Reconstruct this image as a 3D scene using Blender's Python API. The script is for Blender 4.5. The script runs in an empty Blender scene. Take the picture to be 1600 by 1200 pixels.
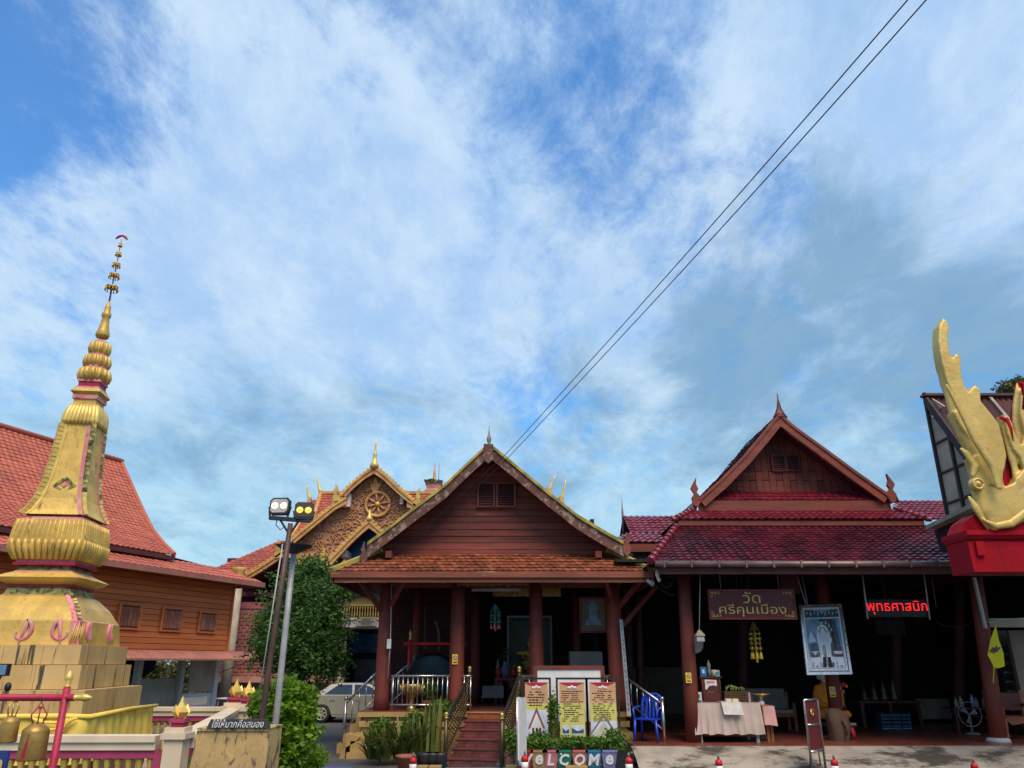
import bpy, math, random
import numpy as np
from mathutils import Vector, Matrix, noise as mnoise
random.seed(7)
rng = np.random.default_rng(7)
sc = bpy.context.scene
COL = sc.collection
R = math.radians
# ------------------------------------------------------------------ camera
EYE = 1.9
PITCH = R(19.93)
F = 1200.0
cam = bpy.data.cameras.new('camera')
cam_o = bpy.data.objects.new('camera', cam)
COL.objects.link(cam_o)
cam.sensor_fit = 'HORIZONTAL'
cam.sensor_width = 36.0
cam.lens = 36.0 * F / 1600.0
cam.clip_start = 0.05
cam.clip_end = 3000
cam_o.location = (0, 0, EYE)
cam_o.rotation_euler = (R(90) + PITCH, 0, 0)
sc.camera = cam_o
CP, SP = math.cos(PITCH), math.sin(PITCH)

def at(u, v, Y):
    """survey helper: the point at depth Y that the photograph shows at pixel u, v"""
    a = (u - 800) / F
    b = (600 - v) / F
    k = Y / (CP - b * SP)
    return Vector((a * k, Y, EYE + (SP + b * CP) * k))

def gat(u, v, z):
    a = (u - 800) / F
    b = (600 - v) / F
    k = (z - EYE) / (SP + b * CP)
    return Vector((a * k, (CP - b * SP) * k, z))

def dirof(u, v):
    p = at(u, v, 1.0) - Vector((0, 0, EYE))
    return p.normalized()

# ------------------------------------------------------------------ render / view
sc.view_settings.view_transform = 'Standard'
sc.view_settings.look = 'None'
sc.view_settings.gamma = 1.0
sc.view_settings.use_curve_mapping = False
sc.view_settings.exposure = 0.22
sc.render.engine = 'CYCLES'
sc.cycles.max_bounces = 6
sc.cycles.diffuse_bounces = 3
sc.cycles.glossy_bounces = 3
sc.cycles.transmission_bounces = 4

# ------------------------------------------------------------------ sun and sky
SUN_EL = R(56)
SUN_AZ = R(160)      # compass bearing of the sun, clockwise from +Y: behind the camera, a little to the right
sun = bpy.data.lights.new('sun', 'SUN')
sun_o = bpy.data.objects.new('sun', sun)
COL.objects.link(sun_o)
sun.energy = 3.4
sun.angle = R(38)
sun.color = (1.0, 0.80, 0.60)
sd = Vector((math.sin(SUN_AZ) * math.cos(SUN_EL), math.cos(SUN_AZ) * math.cos(SUN_EL), math.sin(SUN_EL)))
sun_o.rotation_euler = (-sd).to_track_quat('-Z', 'Y').to_euler()

world = bpy.data.worlds.new('World')
sc.world = world
world.use_nodes = True
wn = world.node_tree
wn.nodes.clear()

class NT:
    def __init__(s, tree): s.t = tree
    def n(s, typ, **kw):
        nd = s.t.nodes.new(typ)
        for k, v in kw.items(): setattr(nd, k, v)
        return nd
    def l(s, a, b): s.t.links.new(a, b)
    def put(s, sock, v):
        if isinstance(v, bpy.types.NodeSocket): s.l(v, sock)
        else: sock.default_value = v
    def math(s, op, a, b=0.0, c=0.0, clamp=False):
        nd = s.n('ShaderNodeMath', operation=op); nd.use_clamp = clamp
        s.put(nd.inputs[0], a); s.put(nd.inputs[1], b)
        if op in ('MULTIPLY_ADD',): s.put(nd.inputs[2], c)
        return nd.outputs[0]
    def vmath(s, op, a, b=(0, 0, 0)):
        nd = s.n('ShaderNodeVectorMath', operation=op)
        s.put(nd.inputs[0], a)
        s.put(nd.inputs[1], b)
        return nd.outputs['Value'] if op in ('DOT_PRODUCT', 'LENGTH') else nd.outputs[0]
    def ramp(s, x, a, b, c=0.0, d=1.0, smooth=True):
        nd = s.n('ShaderNodeMapRange'); nd.interpolation_type = 'SMOOTHSTEP' if smooth else 'LINEAR'
        s.put(nd.inputs[0], x)
        for i, q in enumerate((a, b, c, d)): nd.inputs[i + 1].default_value = q
        return nd.outputs[0]
    def noise(s, vec, scale, detail=4, rough=0.55, dist=0.0):
        nd = s.n('ShaderNodeTexNoise')
        if vec is not None: s.put(nd.inputs['Vector'], vec)
        nd.inputs['Scale'].default_value = scale; nd.inputs['Detail'].default_value = detail
        nd.inputs['Roughness'].default_value = rough; nd.inputs['Distortion'].default_value = dist
        return nd.outputs[0]
    def mix(s, f, a, b, mode='MIX'):
        nd = s.n('ShaderNodeMix', data_type='RGBA', blend_type=mode)
        s.put(nd.inputs['Factor'], f)
        for nm, q in ((6, a), (7, b)):
            if isinstance(q, tuple) and len(q) == 3: q = (*q, 1)
            s.put(nd.inputs[nm], q)
        return nd.outputs[2]

w = NT(wn)
tc = w.n('ShaderNodeTexCoord')
sky = w.n('ShaderNodeTexSky', sky_type='NISHITA')
sky.sun_disc = False
sky.sun_elevation = SUN_EL
sky.sun_rotation = SUN_AZ
sky.air_density = 1.3
sky.dust_density = 0.3
sky.ozone_density = 2.5
D = tc.outputs['Generated']
sep = w.n('ShaderNodeSeparateXYZ'); w.l(D, sep.inputs[0])
dz = w.math('ADD', w.math('MAXIMUM', sep.outputs[2], 0.0), 0.22)
cmb = w.n('ShaderNodeCombineXYZ')
w.put(cmb.inputs[0], w.math('DIVIDE', sep.outputs[0], dz))
w.put(cmb.inputs[1], w.math('DIVIDE', sep.outputs[1], dz))
P = cmb.outputs[0]
mp = w.n('ShaderNodeMapping'); w.l(P, mp.inputs[0]); mp.inputs['Rotation'].default_value = (0, 0, R(-38)); mp.inputs['Scale'].default_value = (1.0, 0.62, 1); mp.inputs['Location'].default_value = (3.3, 1.2, 0)
PS = mp.outputs[0]
n1 = w.noise(PS, 1.35, 7, 0.55, 0.35)
n2 = w.noise(PS, 4.2, 10, 0.68, 0.25)
n3 = w.noise(PS, 9.0, 10, 0.72, 0.25)
n5 = w.noise(PS, 2.8, 10, 0.68, 0.5)
n4 = w.noise(mp.outputs[0], 0.9, 6, 0.5, 0.5)
dist = w.noise(PS, 2.6, 6, 0.6, 0.3)
def blob(u, v, rad, amt):
    d = dirof(u, v)
    dt = w.vmath('DOT_PRODUCT', D, tuple(d))
    dt = w.math('ADD', dt, w.math('MULTIPLY', w.math('SUBTRACT', dist, 0.5), 0.045 * (rad / 10) ** 1.6))
    return w.ramp(dt, math.cos(R(rad)), 1.0, 0.0, amt)
def total(lst, start):
    x = start
    for b in lst: x = w.math('ADD', x, blob(*b))
    return x
# where the cloud deck is open (blue) and where it is thick
cov = total([(40, 50, 13, -0.15), (210, 120, 8, -0.07), (110, 200, 9, -0.07), (940, 235, 7, -0.08), (700, 60, 14, -0.03), (1235, 290, 6, -0.13), (1080, 180, 8, -0.02),
             (400, 190, 15, 0.16), (620, 430, 18, 0.14), (1480, 230, 15, 0.18), (1000, 470, 9, 0.12), (200, 560, 16, 0.10), (1330, 110, 9, 0.10), (330, 90, 8, 0.08)],
            w.math('ADD', w.math('MULTIPLY', n1, 0.62), w.math('ADD', w.math('MULTIPLY', n2, 0.40), 0.035)))
cov = w.math('ADD', cov, w.math('MULTIPLY', w.math('SUBTRACT', n3, 0.5), 0.75))
cov = w.math('ADD', cov, w.ramp(sep.outputs[2], 0.10, 0.42, 0.13, 0.0))
C = w.ramp(cov, 0.28, 0.66)
gry = total([(1330, 570, 15, 0.15), (1130, 510, 7, 0.10), (1480, 430, 12, 0.08), (950, 640, 9, 0.08), (1560, 640, 10, 0.06), (420, 560, 9, 0.02), (480, 640, 9, 0.03),
             (400, 200, 16, -0.20), (1560, 200, 10, -0.2), (620, 350, 14, -0.12), (60, 480, 12, -0.08), (1010, 560, 5, -0.1)],
            w.math('ADD', w.math('MULTIPLY', n5, 0.75), w.math('ADD', w.math('MULTIPLY', n4, 0.15), w.math('MULTIPLY', n3, 0.14))))
G = w.ramp(gry, 0.47, 0.74)
lowh = w.ramp(sep.outputs[2], 0.05, 0.45, 1.0, 0.0)
blue = w.mix(1.0, sky.outputs[0], (0.42, 1.12, 1.75), 'MULTIPLY')
white = w.mix(lowh, (6.0, 7.3, 8.6), (5.0, 7.2, 8.2))
puff = w.ramp(w.math('ADD', w.math('MULTIPLY', n2, 0.7), w.math('MULTIPLY', n3, 0.3)), 0.38, 0.66, 0.0, 0.8)
pale = w.mix(lowh, (3.5, 5.3, 7.9), (3.2, 5.7, 7.3))
cl = w.mix(puff, pale, white)
cl = w.mix(w.math('MULTIPLY', G, 0.80), cl, (1.55, 3.1, 4.7))
out = w.mix(w.math('ADD', w.math('MULTIPLY', C, 0.84), 0.13), blue, cl)
bg = w.n('ShaderNodeBackground'); bg.inputs['Strength'].default_value = 0.1
w.l(out, bg.inputs[0])
wo = w.n('ShaderNodeOutputWorld'); w.l(bg.outputs[0], wo.inputs[0])

# ------------------------------------------------------------------ materials
def lin(h):
    c = [int(h[i:i + 2], 16) / 255 for i in (1, 3, 5)]
    return tuple(x / 12.92 if x <= 0.04045 else ((x + 0.055) / 1.055) ** 2.4 for x in c)
def sc_(c, k): return tuple(min(1.0, x * k) for x in c)
MATS = {}
def pm(name, c1, c2=None, scale=3.0, rough=0.7, metal=0.0, bump=0.15, bscale=None, stretch=(1, 1, 1), rnd=0.12, dirt=None, dscale=2.0, dstretch=(1, 1, 1), dlo=0.52, dhi=0.68, spec=0.4, island=False, trans=0.0, coat=0.0):
    """procedural surface: two-tone noise in world space, per-object tint, optional stains and fine relief"""
    if isinstance(c1, str): c1 = lin(c1)
    if c2 is None: c2 = sc_(c1, 0.75)
    if isinstance(c2, str): c2 = lin(c2)
    m = bpy.data.materials.new(name); m.use_nodes = True
    t = NT(m.node_tree); b = m.node_tree.nodes['Principled BSDF']
    g = t.n('ShaderNodeNewGeometry')
    def pos(st):
        mpn = t.n('ShaderNodeMapping'); t.l(g.outputs['Position'], mpn.inputs[0]); mpn.inputs['Scale'].default_value = st
        return mpn.outputs[0]
    pv = pos(stretch)
    nn = t.noise(pv, scale, 6, 0.6)
    base = t.mix(t.ramp(nn, 0.35, 0.65), c1, c2)
    if rnd:
        oi = t.n('ShaderNodeObjectInfo')
        rv = g.outputs['Random Per Island'] if island else oi.outputs['Random']
        hv = t.n('ShaderNodeHueSaturation'); t.l(base, hv.inputs['Color'])
        t.put(hv.inputs['Value'], t.ramp(rv, 0, 1, 1 - rnd, 1 + rnd, False))
        base = hv.outputs[0]
    if dirt is not None:
        if isinstance(dirt, str): dirt = lin(dirt)
        dn = t.noise(pos(dstretch), dscale, 8, 0.68, 0.2)
        base = t.mix(t.ramp(dn, dlo, dhi), base, dirt)
    t.l(base, b.inputs['Base Color'])
    rn = t.noise(pv, scale * 2.3, 4, 0.6)
    t.put(b.inputs['Roughness'], t.ramp(rn, 0.2, 0.8, max(0.03, rough - 0.12), min(1, rough + 0.12), False))
    b.inputs['Metallic'].default_value = metal
    b.inputs['Specular IOR Level'].default_value = spec
    if coat: b.inputs['Coat Weight'].default_value = coat; b.inputs['Coat Roughness'].default_value = 0.08
    if trans:
        b.inputs['Transmission Weight'].default_value = trans
    if bump:
        bn = t.noise(pv, bscale or scale * 6, 5, 0.6)
        bb = t.n('ShaderNodeBump'); bb.inputs['Strength'].default_value = bump; bb.inputs['Distance'].default_value = 0.02
        t.l(bn, bb.inputs['Height']); t.l(bb.outputs[0], b.inputs['Normal'])
    MATS[name] = m
    return m
def emis(name, c, s):
    m = bpy.data.materials.new(name); m.use_nodes = True
    b = m.node_tree.nodes['Principled BSDF']
    b.inputs['Base Color'].default_value = (*c, 1)
    b.inputs['Emission Color'].default_value = (*c, 1); b.inputs['Emission Strength'].default_value = s
    return m

M = {}
M['asphalt'] = pm('asphalt', (0.075, 0.078, 0.085), (0.05, 0.052, 0.056), 1.2, 0.75, bump=0.3, bscale=60, rnd=0, dirt=(0.03, 0.032, 0.036), dscale=0.7, spec=0.5)
M['concrete'] = pm('concrete_stained', (0.34, 0.30, 0.25), (0.26, 0.23, 0.19), 2.5, 0.85, bump=0.4, bscale=25, rnd=0, dirt=(0.055, 0.048, 0.038), dscale=1.1, dstretch=(0.6, 1, 2.0), dlo=0.47, dhi=0.58)
M['floor_tile'] = pm('floor_tile', (0.20, 0.055, 0.035), (0.15, 0.042, 0.03), 2, 0.32, bump=0.04, rnd=0.15, spec=0.5)
M['grout'] = pm('grout', (0.20, 0.15, 0.13), None, 5, 0.9)
M['ridge_ter'] = pm('stair_tile', (0.17, 0.042, 0.032), (0.11, 0.028, 0.024), 4, 0.45, bump=0.1, rnd=0.25, spec=0.5)
M['grout_pink'] = pm('stair_grout', (0.34, 0.19, 0.17), None, 5, 0.9)
M['plinth'] = pm('plinth_paint', (0.40, 0.27, 0.10), (0.32, 0.21, 0.08), 2, 0.75, bump=0.12, rnd=0.05, dirt=(0.14, 0.10, 0.05), dscale=1.6, dlo=0.58, dhi=0.75)
M['redwood'] = pm('dark_red_wood', (0.19, 0.036, 0.022), (0.115, 0.024, 0.016), 3, 0.65, bump=0.3, bscale=30, stretch=(1, 1, 0.25), rnd=0.18)
M['plankwood'] = pm('gable_plank_wood', (0.20, 0.042, 0.026), (0.12, 0.026, 0.018), 2.2, 0.7, bump=0.35, bscale=22, stretch=(0.25, 1, 2.5), rnd=0.28, dirt=(0.26, 0.085, 0.05), dscale=1.8, dstretch=(0.4, 1, 3), dlo=0.56, dhi=0.8)
M['fascia'] = pm('weathered_fascia_wood', (0.25, 0.075, 0.042), (0.16, 0.045, 0.028), 2.0, 0.75, bump=0.35, bscale=25, stretch=(0.3, 1, 3), rnd=0.1, dirt=(0.42, 0.27, 0.17), dscale=2.2, dstretch=(0.3, 1, 5), dlo=0.60, dhi=0.70)
M['barge'] = pm('flaking_bargeboard', (0.14, 0.06, 0.045), (0.09, 0.04, 0.03), 4, 0.85, bump=0.5, bscale=30, rnd=0.05, dirt=(0.27, 0.20, 0.155), dscale=7, dstretch=(1, 1, 1), dlo=0.50, dhi=0.62)
M['moss'] = pm('mossy_yellow_cement', (0.42, 0.34, 0.07), (0.20, 0.17, 0.05), 4, 0.9, bump=0.4, rnd=0)
M['orange_tile'] = pm('orange_clay_tile', (0.27, 0.075, 0.028), (0.15, 0.04, 0.018), 9, 0.7, bump=0.3, rnd=0.42, dirt=(0.05, 0.028, 0.02), dscale=5, dlo=0.60, dhi=0.76)
M['orange_tile_i'] = pm('orange_clay_tile_joined', (0.30, 0.09, 0.035), (0.19, 0.05, 0.022), 9, 0.7, bump=0.3, rnd=0.35, dirt=(0.04, 0.02, 0.015), dscale=3, dlo=0.52, dhi=0.7, island=True)
M['wine_tile'] = pm('wine_red_glazed_tile', (0.105, 0.012, 0.024), (0.07, 0.008, 0.016), 2.2, 0.34, bump=0.05, rnd=0.30, dirt=(0.035, 0.008, 0.014), dscale=1.1, dlo=0.44, dhi=0.66, spec=0.4, island=True)
M['wine_tile_clean'] = pm('wine_red_glazed_tile_clean', (0.18, 0.016, 0.03), (0.13, 0.012, 0.022), 2.2, 0.30, bump=0.04, rnd=0.18, spec=0.45, island=True)
M['beam'] = pm('red_brown_beam', (0.20, 0.042, 0.025), (0.13, 0.028, 0.018), 2.5, 0.6, bump=0.25, bscale=25, stretch=(0.3, 1, 2.5), rnd=0.15)
M['gutter'] = pm('brown_grey_gutter', (0.20, 0.135, 0.12), (0.12, 0.08, 0.075), 2, 0.4, 0.3, bump=0.05, rnd=0.05)
M['dark'] = pm('shade_dark_timber', (0.018, 0.012, 0.014), None, 3, 0.8, rnd=0.1)  # near-black base colour stands in for deep shade indoors and in recesses
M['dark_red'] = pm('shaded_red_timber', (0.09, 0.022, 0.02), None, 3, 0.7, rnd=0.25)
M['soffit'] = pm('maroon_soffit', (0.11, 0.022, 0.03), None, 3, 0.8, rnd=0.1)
M['salmon_tile'] = pm('salmon_roof_sheet', (0.44, 0.115, 0.066), (0.36, 0.092, 0.055), 1.2, 0.6, bump=0.05, rnd=0.10, island=True, dirt=(0.22, 0.06, 0.045), dscale=.8, dlo=.52, dhi=.78)
M['orange_wood'] = pm('orange_wood', (0.70, 0.19, 0.04), (0.58, 0.15, 0.032), 1.2, 0.55, bump=0.12, bscale=20, stretch=(0.4, 0.4, 4), rnd=0.12, dirt=(0.34, 0.09, 0.03), dscale=1.5, dstretch=(.5, .5, 3), dlo=.55, dhi=.8)
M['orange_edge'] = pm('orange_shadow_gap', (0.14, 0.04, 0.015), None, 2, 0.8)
M['shutter'] = pm('weathered_shutter', (0.36, 0.10, 0.055), (0.24, 0.065, 0.04), 6, 0.8, bump=0.3, stretch=(3, 3, 0.3), rnd=0.1, dirt=(0.45, 0.27, 0.20), dscale=5, dstretch=(5, 5, 0.35), dlo=0.48, dhi=0.62)
M['awning'] = pm('brown_awning', (0.36, 0.145, 0.105), (0.28, 0.11, 0.085), 2, 0.6, bump=0.05, rnd=0.05)
M['gold'] = pm('gold_paint', (0.68, 0.45, 0.11), (0.50, 0.33, 0.08), 2.5, 0.48, 0.25, bump=0.35, bscale=18, rnd=0.10, dirt=(0.15, 0.10, 0.04), dscale=5, dstretch=(1.5, 1.5, .6), dlo=0.55, dhi=0.74)
M['gold_bright'] = pm('bright_gold_paint', (0.80, 0.57, 0.16), (0.64, 0.44, 0.11), 4, 0.40, 0.35, bump=0.12, rnd=0.06)
M['gold_naga'] = pm('matt_gold_sculpture', (0.62, 0.45, 0.14), (0.50, 0.35, 0.10), 1.6, 0.5, 0.25, bump=0.5, bscale=9, rnd=0.05, dirt=(0.30, 0.20, 0.08), dscale=4, dlo=0.56, dhi=0.8)
M['gold_carve'] = pm('carved_gilt', (0.62, 0.34, 0.11), (0.46, 0.22, 0.08), 4, 0.5, 0.2, bump=0.2, rnd=0.1)
M['mosaic'] = pm('mirror_mosaic', (0.55, 0.48, 0.12), (0.07, 0.07, 0.02), 9, 0.25, 0.3, bump=0.2, rnd=0.5)
M['mosaic_dark'] = pm('old_mosaic_band', (0.30, 0.28, 0.08), (0.04, 0.04, 0.02), 11, 0.4, 0.2, bump=0.3, rnd=0.5)
M['pink'] = pm('faded_pink_paint', (0.62, 0.17, 0.22), (0.55, 0.30, 0.27), 5, 0.75, bump=0.15, rnd=0.1, dirt=(0.45, 0.03, 0.09), dscale=6, dlo=0.55, dhi=0.65)
M['crimson'] = pm('crimson_paint', (0.42, 0.015, 0.06), (0.30, 0.012, 0.04), 5, 0.5, bump=0.15, rnd=0.06, dirt=(0.16, 0.03, 0.03), dscale=9, dlo=0.58, dhi=0.70)
M['magenta'] = pm('magenta_rail_paint', (0.40, 0.04, 0.12), (0.33, 0.04, 0.10), 2, 0.55, bump=0.06, rnd=0.05)
M['red_block'] = pm('deep_red_block_paint', (0.34, 0.002, 0.012), (0.28, 0.002, 0.009), 2, 0.7, bump=0.2, rnd=0.03, spec=0.15, dirt=(0.14, 0.01, 0.015), dscale=3, dstretch=(2, 2, .5), dlo=0.54, dhi=0.74)
M['step_block'] = pm('stained_ochre_block', (0.54, 0.37, 0.15), (0.45, 0.30, 0.12), 1.6, 0.75, bump=0.12, rnd=0.10, dirt=(0.06, 0.05, 0.03), dscale=2.6, dstretch=(3.2, 3.2, 0.20), dlo=0.555, dhi=0.64)
M['cream'] = pm('cream_paint', (0.68, 0.57, 0.40), (0.58, 0.48, 0.34), 2, 0.7, bump=0.08, rnd=0.05, dirt=(0.28, 0.22, 0.15), dscale=3, dlo=0.62, dhi=0.74)
M['yellow_cloth'] = pm('yellow_cloth', (0.85, 0.64, 0.13), (0.76, 0.54, 0.09), 3, 0.8, bump=0.1, rnd=0)
M['stain_wall'] = pm('stained_yellow_wall', (0.52, 0.36, 0.14), (0.42, 0.28, 0.12), 3, 0.8, bump=0.35, rnd=0, dirt=(0.10, 0.08, 0.06), dscale=6.5, dstretch=(1.8, 1, 0.6), dlo=0.50, dhi=0.60)
M['black'] = pm('black_paint', (0.02, 0.02, 0.022), None, 3, 0.5, rnd=0)
M['slate'] = pm('slate_sign', (0.055, 0.055, 0.058), (0.035, 0.035, 0.037), 5, 0.6, rnd=0)
M['white'] = pm('white_paint', (0.72, 0.72, 0.72), (0.62, 0.62, 0.62), 3, 0.55, bump=0.05, rnd=0.03)
M['lightgrey'] = pm('light_grey', (0.42, 0.42, 0.41), (0.34, 0.34, 0.33), 3, 0.6, rnd=0.05)
M['grey'] = pm('grey_paint', (0.20, 0.20, 0.19), (0.15, 0.15, 0.145), 3, 0.6, rnd=0.05)
M['pole_grey'] = pm('galvanised_pole', (0.45, 0.45, 0.46), (0.30, 0.28, 0.27), 2.5, 0.5, 0.3, rnd=0)
M['pole_brown'] = pm('dark_brown_pole', (0.085, 0.045, 0.035), (0.05, 0.028, 0.025), 3, 0.5, rnd=0)
M['steel'] = pm('stainless_steel', (0.55, 0.53, 0.50), (0.45, 0.43, 0.41), 5, 0.25, 0.9, bump=0, rnd=0.05)
M['bronze'] = pm('bronze_perforated', (0.10, 0.075, 0.04), None, 5, 0.4, 0.6, rnd=0)
M['brass'] = pm('brass', (0.60, 0.42, 0.12), (0.45, 0.30, 0.08), 6, 0.3, 0.7, rnd=0.05)
M['bell'] = pm('old_bell_bronze', (0.46, 0.29, 0.08), (0.32, 0.19, 0.05), 5, 0.42, 0.5, bump=0.2, rnd=0.1)
M['blue_plastic'] = pm('blue_plastic', (0.012, 0.055, 0.55), (0.010, 0.045, 0.45), 3, 0.35, bump=0, rnd=0, spec=0.5)
M['blue_sign'] = pm('navy_sign', (0.02, 0.04, 0.18), None, 3, 0.4, rnd=0)
M['turq'] = pm('turquoise_mat', (0.06, 0.35, 0.45), (0.04, 0.22, 0.36), 8, 0.9, bump=0.4, rnd=0)
M['tarp'] = pm('blue_tarpaulin', (0.05, 0.12, 0.50), None, 8, 0.6, bump=0.4, rnd=0)
M['terracotta'] = pm('terracotta', (0.30, 0.10, 0.06), None, 5, 0.8, rnd=0.1)
M['skirt_cloth'] = pm('beige_table_cloth', (0.52, 0.42, 0.36), (0.45, 0.36, 0.31), 3, 0.8, bump=0.05, rnd=0)
M['pink_cloth'] = pm('pink_table_cloth', (0.52, 0.30, 0.26), (0.45, 0.25, 0.22), 3, 0.8, bump=0.05, rnd=0)
M['mahogany'] = pm('mahogany', (0.12, 0.025, 0.018), (0.08, 0.016, 0.012), 4, 0.4, rnd=0.1)
M['paper'] = pm('printed_paper', (0.65, 0.63, 0.58), None, 4, 0.7, rnd=0.05)
M['ink'] = pm('dark_ink', (0.03, 0.015, 0.012), None, 4, 0.7, rnd=0)
M['yellow_sign'] = pm('yellow_sticker', (0.80, 0.62, 0.05), None, 4, 0.6, rnd=0)
M['red'] = pm('signal_red', (0.55, 0.02, 0.02), None, 4, 0.45, rnd=0)
M['whiteband'] = pm('white_band', (0.75, 0.74, 0.72), (0.6, 0.58, 0.55), 8, 0.5, rnd=0)
M['flag'] = pm('yellow_flag_cloth', (0.80, 0.66, 0.02), (0.72, 0.58, 0.02), 4, 0.8, bump=0.1, rnd=0)
M['bark'] = pm('bark', (0.12, 0.085, 0.06), None, 6, 0.9, bump=0.5, rnd=0.1)
M['stump'] = pm('old_stump_wood', (0.13, 0.075, 0.045), (0.08, 0.045, 0.03), 4, 0.85, bump=0.6, stretch=(1, 1, 0.3), rnd=0.1)
M['bench_wood'] = pm('orange_teak', (0.30, 0.10, 0.035), None, 4, 0.4, rnd=0.1)
M['robe'] = pm('saffron_robe', (0.75, 0.26, 0.02), (0.62, 0.20, 0.02), 3, 0.75, rnd=0)
M['statue_white'] = pm('white_plaster', (0.70, 0.68, 0.64), None, 4, 0.6, rnd=0)
M['viharn_pink'] = pm('dusky_pink_plaster', (0.50, 0.25, 0.19), (0.40, 0.18, 0.15), 2, 0.75, rnd=0.05)
M['brick'] = pm('laterite_brick', (0.27, 0.095, 0.075), (0.19, 0.065, 0.055), 3, 0.85, bump=0.3, rnd=0.22)
M['mortar'] = pm('mauve_mortar', (0.42, 0.21, 0.20), None, 3, 0.85, rnd=0)
M['mauve_band'] = pm('mauve_band', (0.32, 0.095, 0.11), None, 3, 0.8, rnd=0)
M['viharn_tile'] = pm('brick_red_roof_tile', (0.36, 0.085, 0.05), (0.27, 0.062, 0.04), 2, 0.6, bump=0.05, rnd=0.22, island=True)
M['viharn_wall'] = pm('viharn_white_plaster', (0.70, 0.58, 0.55), None, 2, 0.7, rnd=0)
M['ochre'] = pm('ochre_yellow_paint', (0.60, 0.38, 0.10), None, 2, 0.6, rnd=0.05)
M['col_gilt'] = pm('gilt_diamond_column', (0.30, 0.25, 0.15), (0.10, 0.085, 0.055), 12, 0.5, 0.2, rnd=0.05)
M['glass_dark'] = pm('dark_window_glass', (0.012, 0.018, 0.035), None, 3, 0.06, bump=0, rnd=0, spec=0.8)
M['mural'] = pm('dim_mural', (0.04, 0.09, 0.12), (0.16, 0.06, 0.06), 2.5, 0.35, bump=0, rnd=0, dirt=(0.02, 0.03, 0.05), dscale=2)
M['mural_blue'] = pm('blue_glazed_panel', (0.02, 0.10, 0.22), (0.02, 0.05, 0.12), 3, 0.3, rnd=0)
M['car'] = pm('pale_gold_car_paint', (0.36, 0.35, 0.27), (0.34, 0.33, 0.255), 1, 0.28, 0.35, bump=0, rnd=0, coat=0.8)
M['car_dark'] = pm('dark_grey_car_paint', (0.05, 0.055, 0.065), None, 1, 0.28, 0.3, bump=0, rnd=0, coat=0.8)
M['tyre'] = pm('tyre_rubber', (0.02, 0.02, 0.021), None, 8, 0.8, rnd=0)
M['rim'] = pm('alloy_rim', (0.50, 0.49, 0.45), None, 4, 0.35, 0.6, bump=0, rnd=0)
M['corr'] = pm('rusty_corrugated_sheet', (0.115, 0.040, 0.036), (0.07, 0.028, 0.028), 2, 0.55, 0.2, bump=0.1, stretch=(1, 1, 0.3), rnd=0.1)
M['panel_grey'] = pm('old_grey_panel', (0.36, 0.32, 0.25), (0.26, 0.23, 0.18), 2, 0.8, rnd=0.15)
M['batten'] = pm('dark_batten', (0.03, 0.022, 0.025), None, 3, 0.7, rnd=0)
M['signboard'] = pm('maroon_signboard', (0.12, 0.010, 0.013), None, 2, 0.4, rnd=0)
M['sign_gold'] = pm('sign_gold_letters', (0.62, 0.45, 0.14), None, 5, 0.4, 0.2, rnd=0)
M['net'] = pm('dark_shade_net', (0.008, 0.012, 0.03), None, 5, 0.8, rnd=0)
M['bluegrey'] = pm('blue_grey_print', (0.10, 0.20, 0.34), (0.22, 0.32, 0.44), 5, 0.35, bump=0, rnd=0)
M['teal_print'] = pm('teal_print', (0.02, 0.05, 0.08), (0.05, 0.12, 0.16), 14, 0.35, bump=0, rnd=0)
M['white_print'] = pm('white_print', (0.62, 0.66, 0.74), (0.48, 0.54, 0.66), 10, 0.4, bump=0, rnd=0)
M['skin_print'] = pm('skin_print', (0.55, 0.46, 0.42), None, 6, 0.4, bump=0, rnd=0)
M['wire'] = pm('cable_black', (0.03, 0.015, 0.02), None, 5, 0.6, bump=0, rnd=0)
M['grass'] = pm('weeds', (0.06, 0.13, 0.02), (0.03, 0.07, 0.012), 6, 0.8, rnd=0)
M['lampglow'] = emis('lit_lamp_lens', (1.0, 0.88, 0.50), 1.1)
M['lampwarm'] = emis('amber_lamp_lens', (0.95, 0.60, 0.05), 0.6)
M['led'] = emis('red_led', (1.0, 0.015, 0.02), 1.5)
M['green'] = pm('green_enamel', (0.02, 0.22, 0.12), None, 5, 0.4, rnd=0)
M['teal'] = pm('teal_glass_beads', (0.05, 0.25, 0.22), None, 5, 0.3, rnd=0.2)
M['banana'] = pm('green_bananas', (0.22, 0.24, 0.04), (0.12, 0.15, 0.03), 9, 0.5, rnd=0.1)
M['basket'] = pm('wicker', (0.11, 0.06, 0.03), None, 14, 0.8, rnd=0)
M['tan_wall'] = pm('tan_interior_wall', (0.20, 0.17, 0.13), None, 2, 0.8, rnd=0)
M['gong'] = pm('black_gong_metal', (0.012, 0.022, 0.032), (0.008, 0.014, 0.02), 3, 0.35, 0.6, rnd=0)
M['beigewall'] = pm('shed_panel', (0.36, 0.34, 0.28), None, 2, 0.8, rnd=0.05)
M['rustglass'] = M['glass_dark']

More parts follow.
